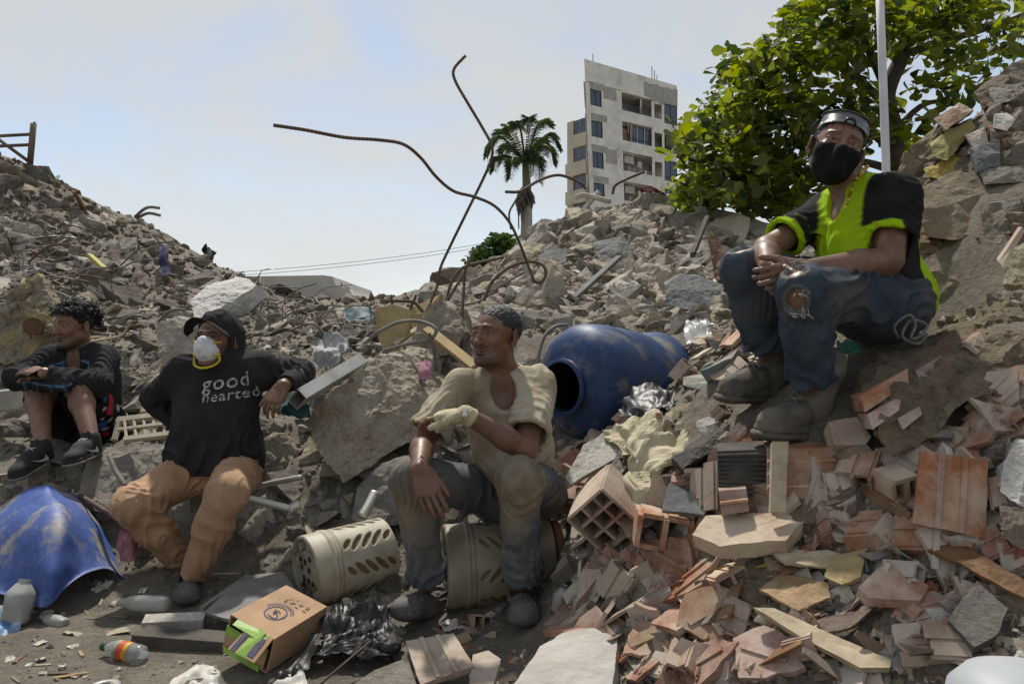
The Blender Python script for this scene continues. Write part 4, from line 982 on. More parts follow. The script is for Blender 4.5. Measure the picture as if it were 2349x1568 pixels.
# ---------------------------------------------------------------- man in the cream shirt, seated in the middle
def man_centre():
    neck = P(1150, 850, 3.07); shl = P(1052, 890, 3.00); shr = P(1236, 880, 3.05); hpl = P(1132, 1125, 3.20); hpr = P(1240, 1125, 3.16)
    knl = P(945, 1098, 2.80); knr = P(1190, 1098, 2.74); anl = P(985, 1345, 2.98); anr = P(1200, 1345, 2.92)
    ell_ = P(970, 1012, 2.90); wrl = P(962, 1074, 2.66); elr = P(1206, 1032, 2.80); wrr = P(1068, 950, 2.72)
    base = np.array([(knl[0]+knr[0])/2, 3.0, .0]); o = empty('person', base)
    tag(o, 'seated man in dirty cream t-shirt and rolled jeans with a bandaged hand', 'person')
    HM = head_frame(.66, .08, .02); H = P(1138, 772, 3.0)
    hp_ = trl(head_prims(1.0, 1.0), HM, H)
    nk = [Cap(neck-np.array([0, 0, .03]), H+HM@np.array((0, -.022, -.05)), .060, .054, k=.03)]
    tr = trunk_prims(neck, shl, shr, hpl, hpr)
    handL = hand_prims(wrl, P(985, 1135, 2.62)-wrl, (.1, 1, -.1), (1, 0, 0), ((.10, .22, .15), (.12, .2, .15), (.14, .2, .15), (.16, .22, .2)), .12, (.9, .35, .25), 1.10)
    handR = hand_prims(wrr, P(958, 955, 2.74)-wrr, (.05, .15, -1), (-.1, -1, -.1), ((.15, .35, .3), (.25, .45, .3), (.35, .5, .4), (.4, .55, .4)), .2, (.85, .35, .3), 1.06)
    legs = leg_prims(hpl, knl, anl, -.012)+leg_prims(hpr, knr, anr, -.012)
    tone = (.19, .100, .064)
    def col(V):
        q = (V-H)@HM; c = face_colors(q, tone, (.125, .062, .05), (-.2, 1, .12), .4, must=.55, beard=.7)
        far = (np.linalg.norm(V-H, axis=1) > .16); c[far] = np.array(tone)*(.92+.12*vnoise(V[far]*30))[:, None]; return c
    parts = [sdf(hp_+nk+tr, .0026, None, (H-np.array([.14, .14, .20]), H+np.array([.14, .15, .15])))]
    b1 = sdf(tr+nk+arm_prims(shl, ell_, wrl)+arm_prims(shr, elr, wrr)+legs, .0065, None, None)
    parts += [b1, sdf(handL+arm_prims(shl, ell_, wrl), .003, None, (np.min([wrl, P(1000, 1180, 2.58)], 0)-.06, np.max([wrl, P(1000, 1180, 2.6)], 0)+.06)),
              sdf(handR+arm_prims(shr, elr, wrr), .003, None, (P(930, 990, 2.72)-.05, P(1090, 920, 2.72)+.06))]
    V, Q = join_vq(parts); link('body', npmesh('body', V-base, Q, m_skin, True, col(V)), o)
    # hair: short, salt and pepper
    hc = trl([Ell((0, -.018, .040), (.079, .098, .083)), Ell((0, .085, -.030), (.085, .085, .082), k=.012, op='s'), Ell((0, .03, -.12), (.12, .10, .10), k=.01, op='s'), Ell((.078, .018, -.01), (.03, .034, .045), k=.006, op='s'), Ell((-.078, .018, -.01), (.03, .034, .045), k=.006, op='s'), Ell((.085, -.012, -.01), (.02, .024, .036), k=.006, op='s'), Ell((-.085, -.012, -.01), (.02, .024, .036), k=.006, op='s')], HM, H)
    def hcol(V):
        q = (V-H)@HM; gy = np.clip(.35+.9*vnoise(q*330)+.5*np.clip(q[:, 2]*8, -1, 1), 0, 1)[:, None]; return np.array((.012, .011, .012))*(1-gy)+np.array((.055, .055, .058))*gy
    mk('hair', hc, .0026, m_hair, o, hcol, lambda p: .0035*vnoise(p*260), None, base)
    # t-shirt
    sl_l = lerp(shl, ell_, .86); sl_r = lerp(shr, elr, .80)
    T = trunk_prims(neck, shl, shr, hpl, hpr, .016, .035)
    T += [Cap(shl, sl_l, .062, .084, k=.04, cb=True), Cap(shr, sl_r, .064, .090, k=.04, cb=True)]
    T += [Cap(lerp(shl, sl_l, .84), lerp(shl, sl_l, 1.2), .056, .070, k=.004, op='s'), Cap(lerp(shr, sl_r, .84), lerp(shr, sl_r, 1.2), .058, .076, k=.004, op='s')]
    fr, hc_ = torso(neck, shl, shr, hpl, hpr)
    T += [Ell(neck+fr[:, 1]*.105-fr[:, 2]*.050, (.048, .085, .076), fr, k=.010, op='s'), Cap(neck-fr[:, 2]*.005, neck+fr[:, 2]*.16, .062, .08, k=.01, op='s')]
    T += [Ell(lerp(hpl, knl, .35)+np.array([0, 0, -.02]), (.09, .16, .075), None, k=.02, op='s')]
    df = folds([(shl, sl_l, .09, .005, 13, 1.3, .7, .5), (shr, sl_r, .095, .0045, 12, -1.2, .7, .5), (hc_, neck, .2, .006, 9, 1.8, .15, .25)], .004, (9, 9, 9), (.010, (19, 10, 3.0)))
    def tcol(V):
        q = (V-hc_)@fr; n = fbm(V*9, 4); n2 = fbm(V*4+3, 4); c = np.tile(np.array((.46, .41, .32)), (len(V), 1))
        a = np.clip(n*2.2+.3, 0, 1)[:, None]*.65; c = c*(1-a)+np.array((.30, .235, .15))*a
        a = np.clip(-n2*2.4-.1, 0, 1)[:, None]*.7; c = c*(1-a)+np.array((.52, .48, .39))*a
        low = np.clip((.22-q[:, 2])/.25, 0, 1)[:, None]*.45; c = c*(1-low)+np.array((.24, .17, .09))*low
        return c
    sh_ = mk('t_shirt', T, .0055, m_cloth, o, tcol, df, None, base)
    # collar rib
    ring = []
    for k in range(29):
        a = 2*math.pi*k/28; y = math.cos(a); x = math.sin(a)
        ring.append(neck+fr@np.array((x*.076, .022+y*(.078 if y > 0 else .075), .028-(.115*max(0, y)**1.6))) - base)
    # jeans
    J = trunk_prims(neck, shl, shr, hpl, hpr, .012)[2:3]+[Ell((hpl+hpr)/2+np.array([0, .04, -.03]), (.19, .14, .13), None, k=.05)]
    for h_, k_, a_ in ((hpl, knl, anl), (hpr, knr, anr)):
        e = lerp(k_, a_, .90); J += [Cap(h_, k_, .098, .076, k=.05), Cap(k_, lerp(k_, a_, .45), .072, .068, k=.03), Cap(lerp(k_, a_, .4), e, .066, .066, k=.02, cb=True), Cap(lerp(k_, a_, .78), e, .075, .076, k=.003, cb=True, ca=True), Cap(lerp(k_, a_, .86), lerp(k_, a_, 1.1), .062, .064, k=.003, op='s')]
    jf = folds([(hpl, knl, .10, .010, 9, 1.6, .15, .35), (hpr, knr, .10, .010, 9, -1.6, .2, .4), (knl, anl, .085, .007, 9, 1.5, .75, .25), (knr, anr, .085, .007, 9, -1.3, .7, .3), (knl, anl, .085, .006, 12, 2, .05, .18), (knr, anr, .085, .006, 12, -2, .05, .18)], .004, (11, 11, 11))
    def jcol(V):
        n = fbm(V*7, 4); c = np.tile(np.array((.125, .132, .142)), (len(V), 1)); a = np.clip(n*2.0+.35, 0, 1)[:, None]*.65; c = c*(1-a)+np.array((.215, .20, .17))*a
        for k_, a_ in ((knl, anl), (knr, anr)):
            d = np.linalg.norm((V-(k_+np.array([0, -.03, -.03])))/np.array((.10, .10, .15)), axis=1); m_ = np.clip(1.5-d+n*.9, 0, 1)[:, None]*.8; c = c*(1-m_)+np.array((.255, .205, .135))*m_
            t = ((V-k_)@(a_-k_))/np.dot(a_-k_, a_-k_); near_ = np.linalg.norm(V-lerp(k_, a_, .86), axis=1) < .12
            cu = ((t > .775) & near_)[:, None]; c = np.where(cu, c*.45+np.array((.07, .085, .105))*.7, c)
            st = ((np.abs(t-.80) < .006) & near_)[:, None]; c = np.where(st, np.array((.17, .13, .08)), c)
        return c
    mk('jeans', J, .0055, m_denim, o, jcol, jf, None, base)
    # clogs
    for heel, toe in ((P(1012, 1408, 3.08), P(905, 1428, 2.82)), (P(1196, 1405, 3.0), P(1203, 1440, 2.74))):
        M = shoe_frame(heel, toe); mk('clog', trl(clog_prims(1.12), M, heel), .0027, m_rubber, o, None, None, None, base)
    # bandage round the hand at the right
    wr2 = lerp(wrr, elr, .12); bd = hand_prims(wrr, P(958, 955, 2.74)-wrr, (.05, .15, -1), (-.1, -1, -.1), ((.15, .35, .3),)*4, .2, (.85, .35, .3), 1.06, fingers=(), fat=1.28)
    bd.append(Cap(wr2, wrr, .034, .032, k=.012, ca=True))
    dirb = nrm(P(958, 955, 2.74)-wrr)
    def bf(p):
        t = (p-wrr)@dirb; return .0016*np.abs(np.sin(math.pi*(t*62+p[:, 2]*28+1.2*vnoise(p*20))))-.0008
    bn = mk('bandage', bd, .003, mat('bandage_cloth', (1, 1, 1), (.78, .74, .66), 40, .95, .4, 200, attr=True), o, lambda V: np.array((.50, .44, .31))*(.85+.3*vnoise(V*50))[:, None], bf, None, base)
    cl = Geo(); cp_ = P(1066, 944, 2.66); cl.box(cp_-base, (.012, .004, .022)); cl.box(cp_-base+np.array((0, 0, .011)), (.018, .005, .004)); cl.box(cp_-base+np.array((0, 0, -.011)), (.018, .005, .004))
    link('bandage_clip', cl.mesh('bandage_clip', mat('clip_metal', (.7, .7, .7), (.6, .6, .6), 5, .3, 0, metal=.7)), bn)
    for a, b, r in ((neck, hc_, .24), (hpl, knl, .14), (hpr, knr, .14), (knl, anl, .13), (knr, anr, .13), (anl, P(890, 1425, 2.75), .09), (anr, P(1200, 1430, 2.7), .09), (shl, ell_, .1), (shr, elr, .1), (elr, P(940, 960, 2.72), .1), (H, neck, .14), (wrl, P(1000, 1180, 2.6), .08)): keep(a, b, r)
    for h_ in (anl, anr): print('A limb', np.linalg.norm(hpl-knl), np.linalg.norm(hpr-knr), np.linalg.norm(knl-anl), np.linalg.norm(neck-hc_), np.linalg.norm(shl-shr))
man_centre()

# ---------------------------------------------------------------- person in the black hoodie
def person_hoodie():
    neck = P(503, 832, 3.58); shl = P(414, 862, 3.56); shr = P(598, 850, 3.56); hpl = P(440, 1080, 3.58); hpr = P(548, 1080, 3.56)
    knl = P(306, 1158, 3.24); knr = P(520, 1132, 3.17); anl = P(428, 1296, 3.46); anr = P(446, 1318, 3.27)
    ell_ = P(358, 912, 3.74); wrl = P(418, 985, 3.72); elr = P(692, 856, 3.66); wrr = P(650, 884, 3.44)
    base = np.array([(hpl[0]+hpr[0])/2, 3.5, .0]); o = empty('person', base); tag(o, 'seated person in black hoodie, white dust mask and tan trousers', 'person')
    HM = head_frame(.22, .08, .02); H = P(498, 782, 3.52)
    hp_ = trl(head_prims(1.02), HM, H); nk = [Cap(neck, H+HM@np.array((0, -.022, -.05)), .058, .053, k=.03)]; tr = trunk_prims(neck, shl, shr, hpl, hpr)
    tone = (.20, .105, .066)
    hd = hand_prims(wrr, P(624, 925, 3.38)-wrr, (.1, .8, -.3), (-1, 0, 0), ((.55, .55, .3), (.5, .5, .3), (.5, .5, .3), (.5, .5, .3)), .25, (.7, .5, .4), 1.02)
    def col(V):
        q = (V-H)@HM; c = face_colors(q, tone, (.14, .07, .06), (-.25, 1, .05)); far = (np.linalg.norm(V-H, axis=1) > .16); c[far] = np.array(tone)*(.92+.12*vnoise(V[far]*30))[:, None]; return c
    parts = [sdf(hp_+nk, .0028, None, (H-.15, H+.15)), sdf(tr+nk+arm_prims(shl, ell_, wrl)+arm_prims(shr, elr, wrr)+leg_prims(hpl, knl, anl, -.012)+leg_prims(hpr, knr, anr, -.012)+hand_prims(wrl, (.6, .2, -.6), (0, 0, 1), (0, 1, 0)), .0075),
             sdf(hd+arm_prims(shr, elr, wrr), .003, None, (P(600, 950, 3.42)-.06, P(660, 870, 3.42)+.07))]
    V, Q = join_vq(parts); link('body', npmesh('body', V-base, Q, m_skin, True, col(V)), o)
    # hoodie with the hood up
    blk = (.034, .033, .036)
    T = trunk_prims(neck, shl, shr, hpl, hpr, .034, .025)
    fr, hc_ = torso(neck, shl, shr, hpl, hpr)
    T += [Ell(hc_+np.array([0, 0, .08]), (.215, .155, .19), fr, k=.06)]
    T += [Cap(shl, ell_, .074, .064, k=.05), Cap(ell_, wrl, .066, .05, k=.03), Cap(shr, elr, .074, .062, k=.05), Cap(elr, lerp(elr, wrr, .92), .064, .047, k=.03, cb=True), Cap(lerp(elr, wrr, .75), wrr, .034, .034, k=.003, op='s')]
    T += [Cap(neck, neck+np.array([0, .03, .06]), .095, .10, k=.05)]
    bt = hc_+np.array([0, 0, .0]); T += [Box(bt-np.array([0, 0, .13]), (.4, .4, .13), None, .002, k=.01, op='s')]
    hood = trl([Ell((0, -.022, .030), (.098, .118, .112)), Ell((0, -.02, -.06), (.085, .09, .09), k=.04)], HM, H)
    cut = trl([Ell((0, .135, -.02), (.072, .13, .118), k=.012, op='s'), Ell((0, .0, .005), (.082, .108, .100), k=.004, op='s')], HM, H)
    df = folds([(shr, elr, .08, .009, 17, 1.4, .55, .4), (elr, wrr, .07, .0045, 26, 1.0, .3, .35), (shl, ell_, .08, .008, 14, -1.3, .5, .5), (hc_, neck, .22, .010, 8, 2.1, .14, .26)], .006, (8, 8, 8), (.008, (11, 8, 4)))
    def hcol(V): return np.array(blk)*(.9+.35*fbm(V*6, 3))[:, None]
    ho = mk('hoodie', T+hood+cut, .0055, m_cloth, o, hcol, df, None, base)
    pk = fr@np.array((0, .0, 0))
    # cap peak sticking out of the hood
    g = Geo(); rows = []
    for i in range(6):
        t = i/5.
        rows.append([H+HM@np.array((math.sin(a)*(.080+.026*t), .055+math.cos(a)*(.045+.070*t), .078+.010*t-.036*abs(math.sin(a))**2*(1+1.0*t))) for a in np.linspace(-1.5, 1.5, 13)])
    n_ = 13; Vv = np.array(rows).reshape(-1, 3); V2 = Vv-HM[:, 2]*.005; i_ = np.arange(6*n_).reshape(6, n_)
    Fq = np.stack([i_[:-1, :-1], i_[1:, :-1], i_[1:, 1:], i_[:-1, 1:]], -1).reshape(-1, 4); bnd = np.concatenate([i_[0], i_[1:, -1], i_[-1, :-1][::-1], i_[1:-1, 0][::-1]])
    sd = np.stack([bnd, bnd+6*n_, np.roll(bnd, -1)+6*n_, np.roll(bnd, -1)], 1)
    link('cap_peak', npmesh('cap_peak', np.concatenate([Vv, V2])-base, np.concatenate([Fq, Fq[:, ::-1]+6*n_, sd]), fabric('cap_cloth', (.018, .018, .02))), o)
    # dust mask
    mkp = trl([Ell((0, .066, -.040), (.056, .062, .060)), Cap((0, .112, -.002), (0, .128, -.035), .010, .014, k=.03), Ell((0, .01, -.03), (.09, .065, .10), k=.004, op='s')], HM, H)
    msk = mk('dust_mask', mkp, .0028, mat('mask_white', (.66, .67, .72), (.58, .59, .64), 30, .8, .2, 200), o, None, None, None, base)
    m_yel = mat('yellow_strap', (.62, .50, .02), (.5, .40, .02), 20, .7, .1, 100)
    st = [H+HM@np.array(q)-base for q in ((.056, .075, -.065), (.062, .066, -.085), (.045, .085, -.112), (0, .10, -.124), (-.045, .085, -.112), (-.062, .066, -.085), (-.056, .075, -.065))]
    tube_obj('strap', st, .0048, m_yel, msk, sides=6, res=5)
    for s in (-1, 1):
        for z_ in (-.012, -.066): tube_obj('strap_tab', [H+HM@np.array((s*.048, .098, z_))-base, H+HM@np.array((s*.056, .082, z_))-base, H+HM@np.array((s*.064, .066, z_+.004))-base], .0042, m_yel, msk, sides=5, res=3)
    g = Geo(); e1, e2, e3 = HM[:, 0], HM[:, 1], HM[:, 2]
    for k in range(5):
        for j in range(6):
            if random.random() < .75: g.box(H+HM@np.array((.006-j*.0062, .1205-.0012*k-.00045*j*j*.5, -.066-k*.0048))-base, (.0045, .0014, .0016), HM)
    link('mask_print', g.mesh('mask_print', mat('ink_grey', (.16, .16, .18), (.2, .2, .22), 5, .8, 0)), msk)
    # printed words on the chest
    bv = BVHTree.FromPolygons([tuple(v.co) for v in ho.data.vertices], [tuple(p.vertices) for p in ho.data.polygons])
    def words(txt, u, v, size, slant, bold=.012):
        cu = bpy.data.curves.new('t', 'FONT'); cu.body = txt; cu.size = size; cu.align_x = 'CENTER'; cu.offset = bold*size; cu.space_character = 1.12; cu.resolution_u = 3; cu.shear = .12
        t = bpy.data.objects.new('t', cu); COL.objects.link(t); me = bpy.data.meshes.new_from_object(t); bpy.data.objects.remove(t)
        bm = bmesh.new(); bm.from_mesh(me); bmesh.ops.triangulate(bm, faces=bm.faces)
        for _ in range(2): bmesh.ops.subdivide_edges(bm, edges=[e for e in bm.edges if e.calc_length() > size*.13], cuts=1, use_grid_fill=False); bmesh.ops.triangulate(bm, faces=bm.faces)
        c0 = P(u, v, 3.35)-base; ca, sa = math.cos(slant), math.sin(slant)
        for w in bm.verts:
            p = Vector((c0[0]+w.co.x*ca-w.co.y*sa, -1.0, c0[2]+w.co.x*sa+w.co.y*ca)); hit = bv.ray_cast(p, Vector((0, 1, 0)))
            w.co = (hit[0]-Vector((0, .0035, 0))) if hit[0] is not None else Vector((p.x, .0, p.z))
        return link('chest_lettering', bm_mesh('chest_lettering', bm, m_white), ho)
    words('good', 497, 893, .088, .13); words('hearted', 506, 920, .064, .12)
    # tan trousers
    J = [Ell((hpl+hpr)/2, (.185, .13, .115), fr, k=.04)]
    for h_, k_, a_ in ((hpl, knl, anl), (hpr, knr, anr)):
        e = lerp(k_, a_, 1.0); J += [Cap(h_, k_, .100, .080, k=.05), Cap(k_, lerp(k_, a_, .4), .077, .070, k=.03), Cap(lerp(k_, a_, .35), e, .072, .054, k=.03, cb=True), Cap(lerp(k_, a_, .9), lerp(k_, a_, 1.1), .046, k=.003, op='s')]
    jf = folds([(hpl, knl, .115, .008, 10, 1.1, .2, .35), (hpr, knr, .115, .008, 10, -1.1, .2, .35), (knl, anl, .09, .008, 10, 1.0, .25, .5), (knr, anr, .09, .007, 9, -1.0, .6, .5), (hpl, knl, .115, .006, 14, 1.2, .85, .25)], .005, (9, 9, 9))
    def jcol(V):
        n = fbm(V*6, 4); c = np.tile(np.array((.45, .285, .18)), (len(V), 1)); a = np.clip(n*1.2+.2, 0, 1)[:, None]*.4; c = c*(1-a)+np.array((.35, .215, .135))*a
        for k_ in (knl, knr):
            d = np.linalg.norm((V-(k_+np.array([0, -.03, .0])))/np.array((.12, .12, .13)), axis=1); m_ = np.clip(1.3-d+n*.8, 0, 1)[:, None]*.5; c = c*(1-m_)+np.array((.42, .29, .19))*m_
        return c
    mk('trousers', J, .006, m_cloth, o, jcol, jf, None, base)
    # socks and clogs
    sk = fabric('sock_black', (.012, .012, .013))
    for a_, heel, toe in ((anl, P(446, 1338, 3.62), P(482, 1325, 3.40)), (anr, P(440, 1366, 3.36), P(424, 1392, 3.11))):
        M = shoe_frame(heel, toe); mk('clog', trl(clog_prims(), M, heel), .0036, m_rubber, o, None, None, None, base)
        s1 = mk('sock', [Cap(a_+np.array([0, 0, .03]), heel+M@np.array((0, .055, .07)), .043, .044, ca=True), Cap(heel+M@np.array((0, .055, .07)), heel+M@np.array((0, .15, .05)), .042, .035, k=.02)], .004, sk, o, None, None, None, base)
    g = Geo(); c0 = P(441, 1354, 3.205)-base
    for k in range(3): g.add([c0+np.array((-.016+k*.010, 0, 0)), c0+np.array((-.009+k*.010, 0, 0)), c0+np.array((-.006+k*.010, 0, .008+k*.006)), c0+np.array((-.013+k*.010, 0, .010+k*.006))], [(0, 1, 2, 3)])
    link('sock_emblem', g.mesh('sock_emblem', mat('emblem_white', (.7, .7, .7), (.6, .6, .6), 9, .8, 0)), s1)
    for a, b, r in ((neck, hc_, .26), (hpl, knl, .15), (hpr, knr, .15), (knl, anl, .12), (knr, anr, .12), (anr, P(420, 1390, 3.05), .09), (shl, ell_, .1), (shr, elr, .1), (elr, wrr, .09), (H, neck, .17), (wrr, P(624, 925, 3.4), .08)): keep(a, b, r)
    print('B limb', np.linalg.norm(hpl-knl), np.linalg.norm(hpr-knr), np.linalg.norm(knl-anl), np.linalg.norm(knr-anr), np.linalg.norm(neck-hc_), np.linalg.norm(shl-shr))
person_hoodie()

# ---------------------------------------------------------------- young man with curly hair, far left
def man_left():
    neck = P(182, 800, 4.26); shl = P(114, 828, 4.18); shr = P(240, 826, 4.24); hpl = P(175, 985, 4.42); hpr = P(248, 980, 4.40)
    knl = P(85, 893, 4.02); knr = P(180, 893, 3.98); anl = P(98, 1012, 3.78); anr = P(207, 1002, 3.80)
    ell_ = P(38, 866, 3.98); wrl = P(150, 880, 3.88); elr = P(225, 882, 4.02); wrr = P(100, 856, 3.86)
    base = np.array([neck[0], 4.3, hpl[2]-.14]); o = empty('person', base); tag(o, 'curly-haired young man hugging his knees in dark jacket and shorts', 'person')
    HM = head_frame(.42, -.04, .02); H = P(170, 748, 4.20)
    hp_ = trl(head_prims(.98), HM, H); nk = [Cap(neck, H+HM@np.array((0, -.022, -.05)), .056, .052, k=.03)]; tr = trunk_prims(neck, shl, shr, hpl, hpr)
    tone = (.235, .130, .085)
    hd = hand_prims(wrr, P(56, 846, 3.90)-wrr, (.1, .5, -1), (0, -1, 0), (.15, .25, .3), .2, (.7, .5, .3), 1.0)
    def col(V):
        q = (V-H)@HM; c = face_colors(q, tone, (.17, .075, .065), (-.1, 1, .0), .5, must=.6, beard=.65); far = (np.linalg.norm(V-H, axis=1) > .16); c[far] = np.array(tone)*(.9+.14*vnoise(V[far]*30))[:, None]; return c
    parts = [sdf(hp_+nk+tr, .003, None, (H-.16, H+.15)), sdf(tr+nk+arm_prims(shl, ell_, wrl)+arm_prims(shr, elr, wrr)+leg_prims(hpl, knl, anl)+leg_prims(hpr, knr, anr), .0065), sdf(hd+arm_prims(shr, elr, wrr), .0034, None, (P(40, 880, 3.9)-.06, P(110, 830, 3.9)+.06))]
    V, Q = join_vq(parts); link('body', npmesh('body', V-base, Q, m_skin, True, col(V)), o)
    # curls
    cap_ = trl([Ell((0, -.022, .045), (.084, .100, .086)), Ell((0, .095, -.035), (.085, .085, .085), k=.012, op='s'), Ell((0, .03, -.12), (.12, .10, .10), k=.01, op='s'), Ell((.085, -.008, -.02), (.03, .03, .045), k=.006, op='s'), Ell((-.085, -.008, -.02), (.03, .03, .045), k=.006, op='s')], HM, H)
    hr = mk('hair', cap_, .0035, m_hair, o, (.012, .011, .011), lambda p: .006*vnoise(p*110), None, base)
    g = Geo(); r = random.Random(5); k = 0
    while k < 430:
        d = Vector((r.gauss(0, 1), r.gauss(0, 1), r.gauss(0, 1))).normalized()
        if d.z < -.35 or (d.y > .25 and d.z < .22) or (abs(d.x) > .72 and d.z < .15): continue
        k += 1; p0_ = np.array((d.x*.082, -.022+d.y*.098, .042+d.z*.086)); nrm_ = np.array(d); t1 = nrm(np.cross(nrm_, (.3, .2, .9))); t2 = np.cross(nrm_, t1)
        ph = r.random()*6.28; rad = .006+.006*r.random(); ln = .022+.030*r.random(); turns = 1.3+r.random(); n = 11
        droop = np.array((r.uniform(-.5, .5), .35*r.random(), -.35))
        pts = [H+HM@(p0_+nrm_*ln*t+droop*ln*t*t+rad*min(1, t*3)*(math.cos(ph+t*turns*6.28)*t1+math.sin(ph+t*turns*6.28)*t2))-base for t in np.linspace(0, 1, n)]
        g.tube(pts, np.linspace(.0034, .0018, n), 4)
    link('curls', npmesh('curls', np.array(g.V), g.F, mat('curl_black', (.016, .014, .013), (.028, .025, .023), 60, .5, 0, spec=.4)), hr)
    # dark jacket over a blue checked shirt
    T = trunk_prims(neck, shl, shr, hpl, hpr, .022, .02); fr, hc_ = torso(neck, shl, shr, hpl, hpr)
    T += [Cap(shl, ell_, .068, .058, k=.05), Cap(ell_, lerp(ell_, wrl, .95), .060, .046, k=.03), Cap(shr, elr, .068, .060, k=.05), Cap(elr, lerp(elr, wrr, .97), .062, .044, k=.03, cb=True), Cap(lerp(elr, wrr, .8), wrr, .033, .034, k=.003, op='s')]
    T += [Ell(neck+fr[:, 1]*.085-fr[:, 2]*.04, (.036, .07, .085), fr, k=.01, op='s'), Cap(neck+fr[:, 2]*.01, neck+fr[:, 2]*.16, .060, .075, k=.01, op='s')]
    df = folds([(elr, wrr, .07, .007, 22, 1.4, .35, .5), (ell_, wrl, .07, .007, 22, -1.4, .35, .5), (shr, elr, .08, .008, 16, 1.2, .6, .5), (shl, ell_, .08, .007, 16, 1.2, .6, .5)], .005, (9, 9, 9))
    def tcol(V):
        q = (V-neck)@fr; c = np.array((.030, .030, .034))*(.9+.4*fbm(V*7, 3))[:, None]
        front = (q[:, 1] > .05) & (q[:, 2] < -.02) & (q[:, 2] > -.26) & (np.abs(q[:, 0]) < .13)
        line = (np.abs(((q[:, 2]*16) % 1)-.5) < .11) | (np.abs(((q[:, 0]*14) % 1)-.5) < .09); a = (front & line & (vnoise(V*40) > -.25))[:, None]; c = np.where(a, np.array((.05, .12, .24)), c)
        wv = (np.abs(((q[:, 2]*16) % 1)-.5) < .03)[:, None] & front[:, None]; c = np.where(wv, np.array((.2, .25, .3)), c)
        return c
    mk('jacket', T, .006, m_cloth, o, tcol, df, None, base)
    # shorts with a floral edge
    J = [Ell((hpl+hpr)/2, (.18, .14, .12), fr, k=.04)]
    for h_, k_ in ((hpl, knl), (hpr, knr)):
        e = lerp(h_, k_, .86); J += [Cap(h_, e, .112, .100, k=.05, cb=True), Cap(lerp(h_, k_, .75), lerp(h_, k_, 1.1), .082, .09, k=.004, op='s')]
    def jcol(V):
        c = np.array((.016, .016, .018))*(.9+.4*fbm(V*8, 3))[:, None]; n = vnoise(V*34); n2 = vnoise(V*13+9)
        side = V[:, 0] > hpr[0]-.03; c = np.where((side & (n > .42))[:, None], np.array((.42, .42, .40)), c); c = np.where((side & (n2 > .42))[:, None], np.array((.03, .10, .32)), c); c = np.where((side & (n2 < -.52))[:, None], np.array((.40, .03, .05)), c); return c
    mk('shorts', J, .006, m_cloth, o, jcol, folds([(hpl, knl, .11, .008, 11, 1.6, .4, .5), (hpr, knr, .11, .009, 11, -1.5, .4, .5)], .006, (8, 8, 8)), None, base)
    m_shoe = mat('black_mesh_shoe', (.016, .016, .017), (.03, .03, .03), 30, .8, .4, 300); m_lace = mat('grey_lace', (.45, .44, .46), (.36, .35, .37), 40, .8, 0); m_sole = mat('shoe_sole', (.20, .18, .155), (.13, .115, .10), 20, .8, .2, 80)
    for a_, toe in ((anl, P(62, 1085, 3.66)), (anr, P(178, 1062, 3.66))):
        hl = a_+np.array([.012, .05, -.085]); M = shoe_frame(hl, toe, (-.15, -.35, 1)); pr = sneaker_prims()
        s_ = mk('shoe', trl(pr, M, hl), .0036, m_shoe, o, None, None, None, base)
        mk('sole', trl([Cap((0, .038, .006), (0, .13, .004), .040, .040, flat=((0, 0, 1), .30), k=.005), Cap((0, .13, .004), (0, .228, .008), .040, .0485, flat=((0, 0, 1), .28), k=.012)], M, hl), .0036, m_sole, s_, None, None, None, base)
        lc = laces(M, hl-base, 0, (.105, .125, .145, .165, .185), .022, .0028, lambda y: .098-.24*(y-.105)); link('lace', lc.mesh('lace', m_lace, True), s_)
        for sd in (-1, 1): link('swoosh', npmesh('swoosh', *swoosh(M, hl-base, sd), m_lace, False), s_)
        keep(hl, toe, .08)
    for a, b, r in ((neck, hc_, .24), (hpl, knl, .13), (hpr, knr, .13), (knl, anl, .09), (knr, anr, .09), (elr, wrr, .09), (ell_, wrl, .09), (H, neck, .17)): keep(a, b, r)
    print('C limb', np.linalg.norm(hpl-knl), np.linalg.norm(hpr-knr), np.linalg.norm(knl-anl), np.linalg.norm(knr-anr), np.linalg.norm(neck-hc_), np.linalg.norm(shl-shr))
man_left()

